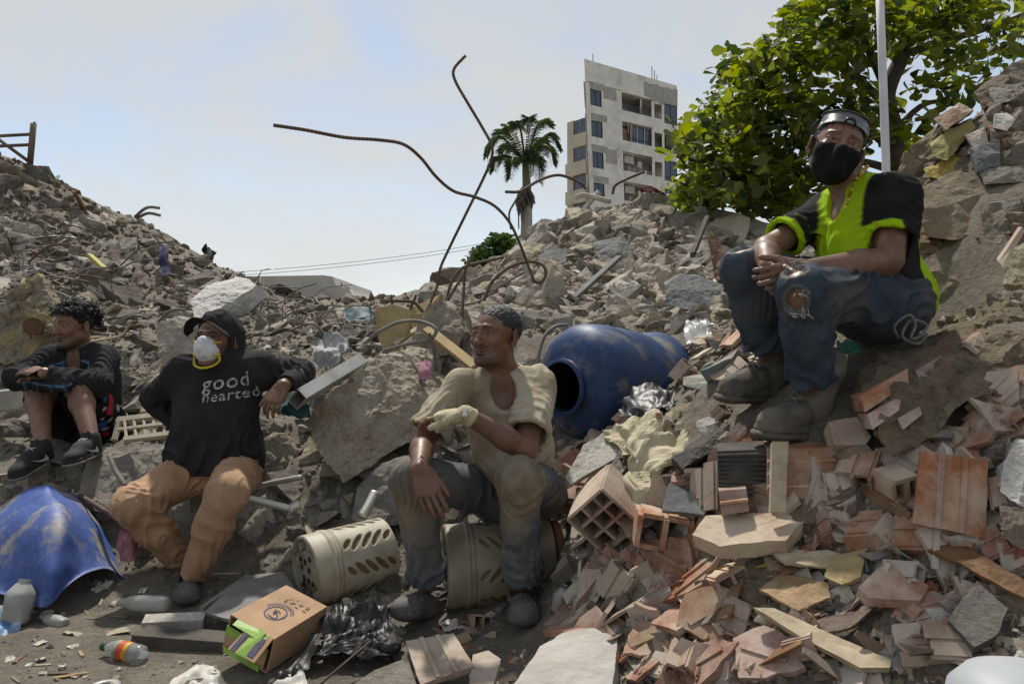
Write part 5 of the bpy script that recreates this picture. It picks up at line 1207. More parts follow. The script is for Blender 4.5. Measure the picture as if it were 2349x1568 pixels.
# ---------------------------------------------------------------- man in the neon shirt, on the right
def man_right():
    neck = P(1962, 430, 2.67); shl = P(1893, 488, 2.80); shr = P(2056, 446, 2.54); hpl = P(1985, 688, 2.72); hpr = P(2055, 700, 2.54)
    knl = P(1706, 618, 2.62); knr = P(1842, 668, 2.34); anl = P(1771, 835, 2.765); anr = P(1866, 915, 2.53)
    ell_ = P(1757, 572, 2.66); wrl = P(1762, 612, 2.44); elr = P(2040, 596, 2.47); wrr = P(1836, 618, 2.40)
    base = np.array([hpr[0], 2.6, hpr[2]-.12]); o = empty('person', base); tag(o, 'seated man in neon green and black shirt, black mask and ripped jeans', 'person')
    HM = head_frame(.16, .02, .33); H = P(1918, 345, 2.62)
    hp_ = trl(head_prims(1.0), HM, H); nk = [Cap(neck, H+HM@np.array((0, -.022, -.05)), .060, .054, k=.03)]; tr = trunk_prims(neck, shl, shr, hpl, hpr)
    tone = (.22, .122, .082)
    h1 = hand_prims(wrl, P(1785, 655, 2.38)-wrl, (.75, .5, .2), (.2, -1, .3), ((.45, .8, .5),)*4, .15, (.8, .5, .2), 1.04)
    h2 = hand_prims(wrr, P(1765, 640, 2.37)-wrr, (-.1, .95, .1), (0, .1, 1), ((.35, .9, .6), (.4, .95, .6), (.45, .95, .6), (.5, 1.0, .6)), .15, (.75, .5, .3), 1.04)
    def col(V):
        q = (V-H)@HM; c = face_colors(q, tone, (.14, .07, .06), (.05, 1, 0)); far = (np.linalg.norm(V-H, axis=1) > .16); c[far] = np.array(tone)*(.88+.18*vnoise(V[far]*24))[:, None]; return c
    parts = [sdf(hp_+nk+tr, .0026, None, (H-.17, H+.16)), sdf(tr+nk+arm_prims(shl, ell_, wrl)+arm_prims(shr, elr, wrr)+leg_prims(hpl, knl, anl)+leg_prims(hpr, knr, anr), .006), sdf(h1+arm_prims(shl, ell_, wrl), .0028, None, (P(1780, 640, 2.4)-.13, P(1780, 640, 2.4)+.14)), sdf(h2+arm_prims(shr, elr, wrr), .0028, None, (P(1780, 640, 2.4)-.13, P(1790, 640, 2.4)+.14))]
    V, Q = join_vq(parts); link('body', npmesh('body', V-base, Q, m_skin, True, col(V)), o)
    hc = trl([Ell((0, -.018, .040), (.079, .099, .084)), Ell((0, .092, -.034), (.085, .085, .082), k=.012, op='s'), Ell((0, .03, -.12), (.12, .10, .10), k=.01, op='s'), Ell((.082, .0, -.015), (.03, .04, .05), k=.006, op='s'), Ell((-.082, .0, -.015), (.03, .04, .05), k=.006, op='s')], HM, H)
    hr = mk('hair', hc, .003, m_hair, o, (.011, .010, .010), lambda p: .0035*vnoise(p*200), None, base)
    # black face mask
    mp = trl([Ell((0, .032, -.02), (.073, .069, .080)), Ell((.043, .066, -.032), (.027, .024, .028), k=.02), Ell((-.043, .066, -.032), (.027, .024, .028), k=.02), Ell((0, .036, -.072), (.058, .058, .052), k=.03), Ell((0, .080, -.100), (.026, .020, .024), k=.03), Cap((0, .100, -.012), (0, .115, -.032), .009, .013, k=.02), Cap((0, .117, -.03), (0, .102, -.09), .014, .016, k=.03), Box((0, -.10, -.03), (.12, .115, .14), None, .002, k=.008, op='s'), Box((0, .08, .054), (.12, .16, .06), rot((1, 0, 0), -.04), .002, k=.01, op='s')], HM, H)
    fm = mk('face_mask', mp, .003, fabric('mask_black', (.010, .010, .011)), o, None, lambda p: .0012*vnoise(p*40), None, base)
    for s in (-1, 1): tube_obj('ear_loop', [H+HM@np.array(q)-base for q in ((s*.058, .052, -.02), (s*.072, .02, .012), (s*.079, -.012, .028))], .0035, MATS['mask_black'], fm, sides=5, res=4)
    # dark glasses pushed up on the head
    m_lens = mat('smoke_lens', (.035, .037, .045), (.06, .06, .07), 8, .28, 0, spec=.7); m_fr = mat('glasses_frame', (.012, .012, .014), (.02, .02, .02), 9, .35, 0)
    def on(x, y, z): return H+HM@np.array((x, y, z))-base
    rows = []
    for t in np.linspace(0, 1, 5):
        rows.append([on(math.sin(a)*(.088-.006*t), -.022+math.cos(a)*(.112-.034*t), .066+.046*t-.016*(1-math.cos(a))-.010*math.exp(-(a/.16)**2)*0) for a in np.linspace(-1.2, 1.2, 17)])
    Vv = np.array(rows).reshape(-1, 3); i_ = np.arange(5*17).reshape(5, 17); Fq = np.stack([i_[:-1, :-1], i_[1:, :-1], i_[1:, 1:], i_[:-1, 1:]], -1).reshape(-1, 4); V2 = Vv-HM[:, 2]*0-nrm(HM[:, 1])*.003
    bnd = np.concatenate([i_[0], i_[1:, -1], i_[-1, :-1][::-1], i_[1:-1, 0][::-1]]); sd = np.stack([bnd, bnd+85, np.roll(bnd, -1)+85, np.roll(bnd, -1)], 1)
    gl = link('glasses', npmesh('glasses', np.concatenate([Vv, V2]), np.concatenate([Fq, Fq[:, ::-1]+85, sd]), m_lens), o)
    tube_obj('frame', [on(math.sin(a)*.083, -.022+math.cos(a)*.079, .113-.016*(1-math.cos(a))) for a in np.linspace(-1.2, 1.2, 9)], .0035, m_fr, gl, sides=6, res=3)
    tube_obj('bridge', [on(-.016, .089, .064), on(-.010, .092, .078), on(.010, .092, .078), on(.016, .089, .064)], .005, m_fr, gl, sides=6, res=3)
    for s in (-1, 1): tube_obj('temple', [on(s*.086, .014, .075), on(s*.090, -.04, .06), on(s*.082, -.085, .04)], .0038, m_fr, gl, sides=6, res=3)
    # shirt
    fr, hc_ = torso(neck, shl, shr, hpl, hpr)
    T = trunk_prims(neck, shl, shr, hpl, hpr, .018, .02); e1 = lerp(shl, ell_, .72); e2 = lerp(shr, elr, .66)
    T += [Ell(hc_-np.array([-.03, -.03, .0]), (.175, .14, .13), fr, k=.05)]
    T += [Cap(shl, e1, .062, .072, k=.04, cb=True), Cap(shr, e2, .064, .075, k=.04, cb=True), Cap(lerp(shl, e1, .85), lerp(shl, e1, 1.2), .054, .060, k=.004, op='s'), Cap(lerp(shr, e2, .85), lerp(shr, e2, 1.2), .055, .063, k=.004, op='s')]
    T += [Ell(neck+fr[:, 1]*.105-fr[:, 2]*.035, (.036, .085, .075), fr, k=.012, op='s'), Cap(neck-fr[:, 2]*.0, neck+fr[:, 2]*.16, .061, .078, k=.01, op='s')]
    df = folds([(shl, e1, .08, .003, 14, 1.3, .7, .4), (shr, e2, .085, .0035, 13, -1.3, .6, .5), (hc_, neck, .2, .008, 8, 2.0, .1, .3)], .005, (8, 8, 8), (.004, (8, 8, 3.5)))
    NEON = np.array((.40, .62, .012)); BLK = np.array((.026, .025, .026))
    def tcol(V):
        c = np.tile(NEON, (len(V), 1)); q = (V-neck)@fr
        n = fbm(V*11, 4); a = np.clip(n*2-.35, 0, 1)[:, None]*.5; c = c*(1-a)+NEON*np.array((.45, .45, 1.5))*a
        for sh, e, el in ((shl, e1, ell_), (shr, e2, elr)):
            ax = nrm(e-sh); inn = nrm(neck-fr[:, 2]*.20-sh); t = (V-sh)@ax; Ln = np.linalg.norm(e-sh)
            # raglan seam: runs from the collar to under the arm
            out_ = nrm(sh-neck); s1 = (V-neck)@out_; low = (neck-V)@fr[:, 2]
            dist_ax = np.linalg.norm(V-sh-np.clip(t, 0, Ln)[:, None]*ax, axis=1)
            ss_ = lambda x, w: np.clip(x/w+.5, 0, 1)
            bl = np.maximum(ss_(s1-.088-.36*np.clip(low, 0, .18)-1.6*np.clip(low-.18, 0, .3), .010), ss_(t-.07, .010)*ss_(.076-dist_ax, .010))[:, None]
            c = c*(1-bl)+BLK*(.9+.3*vnoise(V*20))[:, None]*bl
            cu = (ss_(t-Ln+.024, .005)*ss_(.12-dist_ax, .006)*ss_(Ln+.03-t, .005))[:, None]; c = c*(1-cu)+NEON*cu
        sidep = (np.clip((np.abs(q[:, 0])-.135)/.006, 0, 1)*np.clip((.055-np.abs(q[:, 1]))/.006, 0, 1)*np.clip((-.17-q[:, 2])/.006, 0, 1))[:, None]; c = c*(1-sidep)+BLK*sidep
        return c
    mk('shirt', T, .005, mat('neon_cloth', (1, 1, 1), (.85, .85, .8), 9, .85, .35, 260, attr=True, spec=.15, transl=(1, 1, 1, .25), bdist=.0016), o, tcol, df, None, base)
    # gold chain
    ch = Geo(); cpts = catmull([neck+fr@np.array(q) for q in ((.060, -.01, .05), (.066, .045, .01), (.052, .100, -.075), (.012, .135, -.185), (-.012, .135, -.185), (-.052, .100, -.075), (-.066, .045, .01), (-.060, -.01, .05))], 9)
    for i, q in enumerate(cpts):
        if i % 2 == 0 or 1: ch.box(q-base, (.009, .009, .010), eul(i*.7, i, i*.4))
    link('necklace', ch.mesh('necklace', m_gold), o)
    # ripped jeans: the body's knees show through cut holes
    J = [Ell((hpl+hpr)/2-np.array([0, 0, .01]), (.18, .135, .125), fr, k=.04)]
    for h_, k_, a_ in ((hpl, knl, anl), (hpr, knr, anr)):
        J += [Cap(h_, k_, .100, .075, k=.05), Cap(k_, lerp(k_, a_, .4), .072, .070, k=.03), Cap(lerp(k_, a_, .35), lerp(k_, a_, .78), .070, .076, k=.03, cb=True), Cap(lerp(k_, a_, .68), lerp(k_, a_, 1.1), .064, .066, k=.003, op='s')]
    holes = [(knl+np.array((-.03, -.03, .075)), (.05, .045, .028)), (knr+np.array((-.045, -.035, .062)), (.042, .04, .026)), (P(1828, 700, 2.27), (.034, .055, .052)), (P(1782, 800, 2.40), (.012, .03, .04))]
    J += [Ell(c, r, None, k=.003, op='s') for c, r in holes]
    # skin under the holes is the body's own leg, which lies just inside the cloth
    jf = folds([(hpl, knl, .11, .008, 9, 1.6, .3, .5), (hpr, knr, .115, .011, 9, -1.6, .35, .5), (knl, anl, .085, .009, 13, 1.2, .8, .3), (knr, anr, .085, .008, 11, -1.2, .85, .3), (knr, anr, .085, .006, 12, 2, .1, .2)], .005, (11, 11, 11))
    def jcol(V):
        n = fbm(V*7, 4); c = np.tile(np.array((.048, .062, .086)), (len(V), 1)); a = np.clip(n*1.8+.15, 0, 1)[:, None]*.6; c = c*(1-a)+np.array((.095, .108, .125))*a
        dirt = np.clip(vnoise(V*6+4)*1.6-.2, 0, 1)[:, None]*.55; c = c*(1-dirt)+np.array((.125, .112, .09))*dirt
        for h_, k_, a_ in ((hpl, knl, anl), (hpr, knr, anr)):
            t = ((V-h_)@(k_-h_))/np.dot(k_-h_, k_-h_); up_ = (V[:, 2] > lerp(h_, k_, .5)[2]+.03); c = np.where(((t < .85) & (t > -.3) & up_)[:, None], c*.75+np.array((.030, .030, .027))*.35, c)
        for cc, r in holes:
            d = np.linalg.norm((V-cc)/np.array(r), axis=1); rim = np.clip(1.28-d, 0, .28)/.28*(vnoise(V*160)*.6+.6); rim = np.clip(rim, 0, 1)[:, None]*.75; c = c*(1-rim)+np.array((.30, .29, .25))*rim
        return c
    jn = mk('jeans', J, .005, m_denim, o, jcol, jf, None, base)
    g = Geo(); r = random.Random(3)
    for cc, rr in holes[1:3]:
        for k in range(16):
            x = r.uniform(-.8, .8); a_ = cc+np.array((x*rr[0], -.030, rr[2]*r.choice((-.7, -.5, .6)))); b_ = a_+np.array((r.uniform(-.02, .02), -.008, r.uniform(-.014, .02))); g.tube([a_-base, (a_+b_)/2-base+np.array((0, -.004, 0)), b_-base], .0011, 4)
    link('frayed_threads', g.mesh('frayed_threads', mat('thread', (.40, .38, .33), (.3, .28, .24), 40, .9, 0)), jn)
    # cord hanging from the belt loop
    loop = [P(2062, 775, 2.40), P(2052, 748, 2.38), P(2085, 722, 2.37), P(2100, 745, 2.37), P(2090, 775, 2.37), P(2112, 770, 2.38), P(2125, 745, 2.39), P(2090, 735, 2.38), P(2070, 770, 2.38), P(2105, 788, 2.39), P(2128, 765, 2.40)]
    tube_obj('belt_cord', [q-base for q in loop], .0045, mat('cord_grey', (.16, .16, .15), (.1, .1, .1), 60, .8, .3, 200), o, sides=6, res=6)
    m_boot = mat('dusty_boot', (.065, .058, .052), (.15, .13, .105), 9, .8, .35, 160, c3=(.17, .145, .115), c3scale=11, c3amt=.36, bdist=.002); m_bs = mat('boot_sole', (.075, .065, .055), (.13, .11, .09), 15, .85, .4, 90); m_bl = mat('boot_lace', (.16, .145, .12), (.10, .09, .08), 40, .8, 0)
    for a_, heel, toe in ((anl, P(1792, 912, 2.80), P(1645, 915, 2.62)), (anr, P(1890, 995, 2.56), P(1725, 1000, 2.38))):
        M = shoe_frame(heel, toe, (.05, -.1, 1)); bt = mk('boot', trl(sneaker_prims(True, 1.14), M, heel), .0036, m_boot, o, None, lambda p: .0022*vnoise(p*45), None, base)
        mk('sole', trl([Cap((0, .038, .002), (0, .13, .0), .041, .041, flat=((0, 0, 1), .42), k=.005), Cap((0, .13, .0), (0, .232, .004), .041, .050, flat=((0, 0, 1), .36), k=.012)], M, heel, 1.14), .0036, m_bs, bt, None, lambda p: .0025*(np.abs(vnoise(p*70))), None, base)
        lc = laces(M*1.14, heel-base, 0, (.075, .088, .101, .114, .128, .142, .158), .024, .0028, lambda y: .172-.95*(y-.075)); link('lace', lc.mesh('lace', m_bl, True), bt)
        q0 = heel+M@np.array((0, .15, .10)); tube_obj('lace_end', [q0-base, heel+M@np.array((.02, .16, .085))-base+np.array((0, -.03, .0)), heel+M@np.array((.045, .15, .04))-base+np.array((0, -.03, 0)), heel+M@np.array((.05, .13, -.01))-base+np.array((0, -.03, 0))], .0026, m_bl, bt, sides=5, res=5)
        keep(heel, toe, .10); keep(heel+np.array([0, 0, .1]), a_, .1)
    for a, b, r in ((neck, hc_, .24), (hpl, knl, .14), (hpr, knr, .15), (knl, anl, .12), (knr, anr, .12), (shl, ell_, .1), (ell_, wrl, .1), (shr, elr, .1), (elr, wrr, .1), (wrr, wrl, .14), (H, neck, .16)): keep(a, b, r)
    print('D limb', np.linalg.norm(hpl-knl), np.linalg.norm(hpr-knr), np.linalg.norm(knl-anl), np.linalg.norm(knr-anr), np.linalg.norm(neck-hc_), np.linalg.norm(shl-shr), np.linalg.norm(shr-elr), np.linalg.norm(elr-wrr), np.linalg.norm(shl-ell_), np.linalg.norm(ell_-wrl))
man_right()
# ================================================================== larger pieces of wreckage, one by one
def poly_chunk(name, pts, back, m, label, cat, seed=1, amp=.03, cuts=3, shrink=.9, group=None, smooth=False, bulge=.0):
    """a broken block: its outer face runs through the points (u, v, distance), its body goes back by the vector `back`"""
    F_ = np.array([P(*p) for p in pts]); B_ = F_.mean(0)+(F_-F_.mean(0))*shrink+np.asarray(back, float); n = len(F_)
    bm = bmesh.new(); c0 = F_.mean(0); nn = nrm(np.asarray(back, float)); amp = amp*1.7; bulge = bulge or (.05*float(np.linalg.norm(F_.max(0)-F_.min(0))) if np.linalg.norm(back) > .1 else 0.)
    a = [bm.verts.new(p) for p in F_]; b = [bm.verts.new(p) for p in B_]; ca = bm.verts.new(c0-nn*bulge); cb = bm.verts.new(B_.mean(0)+nn*bulge)
    for i in range(n):
        j = (i+1) % n; bm.faces.new((a[i], a[j], ca)); bm.faces.new((b[j], b[i], cb)); bm.faces.new((a[i], b[i], b[j], a[j]))
    bmesh.ops.recalc_face_normals(bm, faces=bm.faces); bmesh.ops.triangulate(bm, faces=bm.faces)
    size = float(np.linalg.norm(F_.max(0)-F_.min(0)))
    for c in range(cuts+2):
        ls = sorted((e.calc_length() for e in bm.edges), reverse=True); th = ls[0]*.5
        bmesh.ops.subdivide_edges(bm, edges=[e for e in bm.edges if e.calc_length() > th], cuts=1); bmesh.ops.triangulate(bm, faces=bm.faces)
        for v in bm.verts:
            p = v.co*(5.0*(1.8**c)/max(size, .2))+Vector((seed*3.1, c*5.7, 1.3)); v.co += mnoise.noise_vector(p)*amp*size*(.62**c)*.62
    me = bm_mesh(name, bm, m, smooth); base = Vector((float(c0[0]), float(c0[1]), float(min(F_[:, 2].min(), B_[:, 2].min()))))
    me.transform(Matrix.Translation(-base)); o = link(name, me, None, base); tag(o, label, cat, group)
    ctr = (F_.mean(0)+B_.mean(0))/2; ext = (np.concatenate([F_, B_]).max(0)-np.concatenate([F_, B_]).min(0)); keep(ctr-[ext[0]*.28, 0, 0], ctr+[ext[0]*.28, 0, 0], max(.03, float(min(ext[2], .5)*.26)))
    return o
m_foam = mat('foam_coated_concrete', (.38, .33, .23), (.28, .24, .18), 6, .9, 1., 18, c3=(.52, .40, .12), c3scale=3.6, c3amt=.40, bdist=.04, fine=True)
m_tanb = mat('tan_board', (.38, .29, .15), (.30, .22, .11), 8, .85, .3, 40)
m_dark = mat('charred_block', (.05, .047, .043), (.10, .085, .07), 12, .9, .6, 60)
m_al = mat('dull_aluminium', (.50, .49, .46), (.36, .35, .32), 10, .42, .2, 60, metal=.55, spec=.5)
m_palew = mat('pale_timber', (.46, .39, .27), (.34, .27, .18), 25, .8, .5, 90)
PC = poly_chunk
PC('concrete_block', [(697, 965, 3.78), (735, 905, 3.74), (800, 870, 3.78), (870, 825, 3.92), (935, 822, 4.02), (958, 845, 3.97), (955, 890, 3.87), (1000, 930, 3.87), (995, 985, 3.82), (900, 1040, 3.72), (800, 1105, 3.62), (740, 1050, 3.64)], (.12, .45, .08), m_conc, 'largest tan concrete block leaning behind the hoodie wearer\'s outstretched arm', 'concrete block', 3, .04, 4, bulge=.10)
PC('concrete_block', [(815, 1120, 3.55), (870, 1060, 3.58), (935, 1045, 3.6), (1000, 1040, 3.62), (985, 1190, 3.45), (880, 1205, 3.4), (812, 1180, 3.45)], (.05, .4, -.02), m_concg, 'grey concrete block beside the cream-shirted man\'s knee', 'concrete block', 5, .045, 3)
PC('concrete_block', [(190, 1085, 3.78), (210, 1030, 3.85), (290, 1018, 3.9), (390, 1020, 3.9), (395, 1120, 3.72), (330, 1180, 3.6), (230, 1180, 3.62), (185, 1150, 3.68)], (0, .5, -.05), m_concg, 'cracked grey concrete block under the hoodie wearer\'s left side', 'concrete block', 7, .035, 3)
PC('concrete_block', [(300, 1335, 3.52), (320, 1240, 3.52), (400, 1150, 3.62), (560, 1085, 3.66), (650, 1040, 3.78), (655, 1120, 3.68), (560, 1270, 3.55), (400, 1325, 3.5)], (0, .45, -.05), m_concg, 'dark broad concrete block that the hoodie wearer sits on', 'concrete block', 9, .03, 3)
PC('concrete_block', [(357, 745, 4.7), (400, 728, 4.75), (440, 735, 4.75), (472, 728, 4.8), (478, 790, 4.75), (450, 850, 4.6), (385, 872, 4.55), (360, 810, 4.6)], (0, .4, 0), m_conc, 'rounded tan concrete lump directly behind the black hood', 'concrete block', 11, .06, 3)
FO = PC('foam_coated_block', [(-30, 730, 4.9), (0, 715, 4.9), (50, 655, 4.95), (80, 634, 5.0), (100, 640, 4.98), (105, 672, 4.95), (138, 690, 4.9), (140, 760, 4.8), (70, 825, 4.72), (-30, 830, 4.72)], (-.1, .35, 0), m_foam, 'block crusted with yellow foam at the left edge behind the curly head', 'foam block', 13, .075, 4)
V, F = tube(np.array([P(76, 748, 4.72), P(77, 747, 4.80)])-np.array(FO.location), .055, 18); link('rusty_plate', npmesh('rusty_plate', V, F, mat('rust_brown', (.10, .05, .03), (.16, .09, .05), 30, .9, .5, 90), False), FO)
PC('plaster_plate', [(432, 690, 6.2), (470, 655, 6.4), (545, 638, 6.6), (592, 650, 6.5), (520, 700, 6.2), (452, 738, 6.0)], (.1, .25, -.12), m_pale, 'long pale plaster slab tilted below the skyline at the left of the gap', 'slab', 15, .025, 3)
PC('concrete_block', [(978, 702, 4.45), (1012, 690, 4.5), (1050, 706, 4.5), (1066, 760, 4.4), (1042, 805, 4.35), (935, 832, 4.3), (928, 805, 4.3)], (.05, .4, 0), m_conc, 'leaning concrete block left of the cream-shirted man\'s head', 'concrete block', 17, .05, 3)
PC('tan_board', [(862, 708, 4.6), (905, 698, 4.62), (943, 712, 4.6), (935, 765, 4.55), (905, 812, 4.5), (878, 800, 4.5), (860, 755, 4.55)], (.02, .04, .01), m_tanb, 'bent tan board standing upright in the middle of the debris', 'board', 19, .025, 2)
PC('tan_board', [(935, 712, 5.0), (985, 685, 5.1), (1012, 676, 5.1), (985, 745, 5.0), (940, 748, 4.95)], (.02, .05, .01), m_tanb, 'yellowish tan board leaning behind the two tall rebars', 'board', 20, .02, 2)
PC('concrete_plate', [(1160, 708, 5.0), (1240, 712, 5.0), (1312, 724, 4.95), (1310, 765, 4.9), (1235, 757, 4.92), (1165, 746, 4.95)], (0, .9, .06), m_conc, 'flat horizontal concrete slab just right of the cream-shirted man\'s head', 'slab', 21, .008, 2)
# central mound
PC('concrete_boulder', [(1452, 462, 8.6), (1475, 444, 8.6), (1512, 445, 8.6), (1532, 460, 8.6), (1522, 505, 8.5), (1485, 520, 8.45), (1455, 505, 8.5)], (0, .4, 0), m_conc, 'big round boulder crowning the central mound', 'boulder', 23, .07, 3)
PC('slate_plate', [(1234, 590, 6.9), (1269, 566, 7.0), (1301, 574, 7.0), (1296, 606, 6.8), (1240, 608, 6.8)], (0, .12, .02), m_slate, 'small dark grey slab high on the left flank of the mound', 'slab', 25, .02, 2)
PC('slate_plate', [(1525, 655, 4.9), (1560, 630, 5.0), (1605, 634, 5.0), (1665, 655, 4.95), (1640, 698, 4.8), (1585, 714, 4.75), (1530, 695, 4.8)], (0, .12, .03), m_slate, 'large smooth dark grey slab beside the neon-shirted man\'s knee', 'slab', 27, .02, 2)
PC('slate_plate', [(1360, 560, 7.2), (1430, 540, 7.4), (1470, 580, 7.2), (1440, 610, 7.0), (1375, 600, 7.0)], (0, .15, .03), m_slate, 'broken dark panel in the middle of the mound', 'slab', 28, .03, 2)
PC('long_concrete_piece', [(1588, 468, 8.2), (1700, 490, 7.8), (1800, 520, 7.4), (1870, 560, 7.2), (1870, 610, 7.1), (1700, 560, 7.5), (1600, 520, 7.9)], (.1, .5, -.1), m_conc, 'long tan concrete slab below the broad-leaved tree', 'slab', 29, .012, 2)
PC('timber_post', [(1622, 545, 5.6), (1640, 535, 5.65), (1655, 560, 5.6), (1664, 640, 5.4), (1640, 642, 5.4)], (.02, .07, 0), m_brownw, 'splintered brown post standing at the right of the mound', 'post', 31, .03, 2)
PC('white_lump', [(1408, 650, 5.8), (1425, 640, 5.85), (1470, 652, 5.85), (1485, 680, 5.75), (1450, 700, 5.7), (1415, 690, 5.7)], (0, .2, 0), m_pale, 'whitish plaster lump with a curved pipe on the mound', 'plaster lump', 33, .06, 3)
# right bank
PC('masonry_lump', [(2112, 430, 2.98), (2150, 402, 3.02), (2210, 385, 3.02), (2300, 420, 2.95), (2315, 480, 2.88), (2250, 530, 2.82), (2190, 548, 2.82), (2125, 545, 2.84), (2102, 485, 2.9)], (.2, .35, .05), m_mortar, 'rough wall lump level with the neon-shirted man\'s shoulder', 'wall lump', 35, .035, 3)
PC('masonry_lump', [(2118, 600, 2.82), (2180, 552, 2.84), (2290, 600, 2.74), (2295, 690, 2.64), (2180, 742, 2.7), (2128, 700, 2.76)], (.2, .4, .0), m_mortar, 'rough wall lump beside the neon-shirted man\'s lower back', 'wall lump', 37, .04, 3)
keep(P(2030, 930, 2.36), P(2300, 790, 2.42), .15); keep(P(2200, 470, 2.95), P(2260, 480, 2.9), .16); keep(P(2190, 650, 2.78), P(2260, 650, 2.72), .16)
BW = PC('masonry_lump', [(1962, 905, 2.38), (2035, 852, 2.44), (2140, 790, 2.52), (2230, 740, 2.52), (2349, 700, 2.48), (2420, 760, 2.35), (2380, 870, 2.22), (2200, 930, 2.2), (2125, 985, 2.2), (2045, 1045, 2.2), (2000, 1000, 2.24)], (.12, .38, .06), m_mortar, 'huge diagonal slab of mortared brick at the right edge', 'wall slab', 39, .06, 4, bulge=.07)
for pts in ([(1972, 908, 2.36), (2082, 845, 2.42), (2085, 878, 2.38), (1985, 945, 2.32)], [(1990, 950, 2.31), (2070, 905, 2.34), (2062, 940, 2.3), (2002, 985, 2.27)], [(2215, 795, 2.40), (2250, 760, 2.44), (2262, 790, 2.4), (2240, 815, 2.37)], [(2100, 850, 2.40), (2160, 815, 2.43), (2168, 840, 2.4), (2112, 875, 2.37)], [(2060, 960, 2.28), (2110, 930, 2.31), (2115, 950, 2.28), (2072, 985, 2.25)]):
    F_ = np.array([P(u, v, Y-.035) for u, v, Y in pts]); Bk = F_+np.array([.03, .14, -.01])
    V = np.concatenate([F_, Bk])-np.array(BW.location); link('brick', npmesh('brick', V, [(0, 1, 2, 3), (7, 6, 5, 4), (0, 4, 5, 1), (1, 5, 6, 2), (2, 6, 7, 3), (3, 7, 4, 0)], m_terra, False), BW)
PC('yellow_foam_piece', [(2118, 392, 3.12), (2150, 380, 3.12), (2190, 352, 3.15), (2205, 378, 3.1), (2160, 412, 3.06), (2130, 405, 3.08)], (.03, .06, .02), mat('yellow_render', (.40, .32, .07), (.30, .22, .08), 8, .9, .5, 40), 'yellow painted brick piece behind the neon-shirted man\'s shoulder', 'brick piece', 41, .05, 2)
PC('yellow_foam_piece', [(2133, 335, 3.15), (2175, 300, 3.2), (2230, 270, 3.22), (2240, 300, 3.18), (2165, 372, 3.1), (2138, 360, 3.12)], (.05, .1, .03), mat('olive_render', (.27, .24, .09), (.22, .18, .08), 8, .9, .5, 40), 'olive plastered piece high on the right bank', 'brick piece', 43, .04, 2)
for i, (a, lab, m) in enumerate([([(2145, 270, 3.2), (2200, 235, 3.25), (2230, 255, 3.22), (2170, 300, 3.15)], 'reddish brick piece above the olive plastered one', m_terra2), ([(2215, 310, 3.08), (2260, 290, 3.1), (2270, 335, 3.05), (2235, 345, 3.04)], 'broken red brick below a white stone', m_terra2), ([(2280, 262, 3.08), (2310, 255, 3.1), (2330, 275, 3.05), (2310, 300, 3.02), (2280, 290, 3.04)], 'white stone near the top of the right bank', m_pale), ([(2240, 210, 3.3), (2349, 130, 3.35), (2380, 170, 3.3), (2260, 250, 3.22)], 'topmost wall lump on the right bank', m_mortar), ([(2270, 200, 3.22), (2349, 190, 3.2), (2360, 230, 3.12), (2280, 240, 3.15)], 'grey green stone under the topmost wall lump', m_concg), ([(2245, 390, 2.95), (2349, 380, 2.9), (2349, 420, 2.86), (2260, 425, 2.9)], 'long thin stone in the right bank at ear height', m_concg), ([(2225, 340, 3.0), (2290, 320, 3.0), (2300, 380, 2.94), (2240, 395, 2.94)], 'dark green tinted stone in the right bank', m_slate), ([(2250, 470, 2.82), (2349, 450, 2.75), (2349, 560, 2.68), (2300, 600, 2.7), (2260, 560, 2.76)], 'tall wall lump at the far right behind the seated man', m_mortar), ([(2300, 590, 2.62), (2349, 560, 2.58), (2380, 700, 2.45), (2310, 690, 2.55)], 'lower wall lump at the far right behind the seated man', m_conc)]):
    PC('rubble_stone', a, (.08, .16, .03), m, lab, 'stone', 50+i, .04, 2)
RP = PC('clay_strip', [(2290, 600, 2.52), (2345, 520, 2.5), (2352, 530, 2.5), (2300, 612, 2.5)], (.01, .03, .01), m_terra, 'thin red clay strip leaning at the far right', 'clay strip', 60, .01, 1)
# pieces in the right foreground
def lift(pts, gap=.05):
    """bring a plate out of the bank it lies on"""
    d = [float(r[1])-Y for (u, v, Y) in pts for r in [ray_ground(u, v)] if r is not None]
    s = max(0., gap-min(d)) if d else 0.; return [(u, v, Y-min(s, .3)) for (u, v, Y) in pts]
def flat_piece(name, pts, th, m, label, cat, seed=1, amp=.01, grooves=0, group=None, gm=None):
    """flat broken plate through (u, v, distance) corners with thickness th; grooves = raised ribs parallel to the first edge"""
    pts = lift(pts); F_ = np.array([P(*p) for p in pts]); nn = nrm(np.cross(F_[1]-F_[0], F_[2]-F_[0])); toc = np.array([0, 0, CAM_H])-F_.mean(0); nn = nn if nn@toc > 0 else -nn
    o = PC(name, pts, tuple(-nn*th), m, label, cat, seed, amp, 2, .99, group)
    loc = np.array(o.location)
    if grooves:
        a, b, c, d = F_[0], F_[1], F_[2], F_[3]
        for k in range(1, grooves+1):
            t = k/(grooves+1); p = lerp(a, d, t); q = lerp(b, c, t); w = nrm(d-a)*.009
            V = [p-w, p+w, q+w, q-w]; V = [x-nn*.012 for x in V]+[x+nn*.0055 for x in (p-w*.7, p+w*.7, q+w*.7, q-w*.7)]
            link('rib', npmesh('rib', np.array(V)-loc, [(4, 5, 6, 7), (0, 1, 5, 4), (1, 2, 6, 5), (2, 3, 7, 6), (3, 0, 4, 7)], gm or m, False), o)
    return o
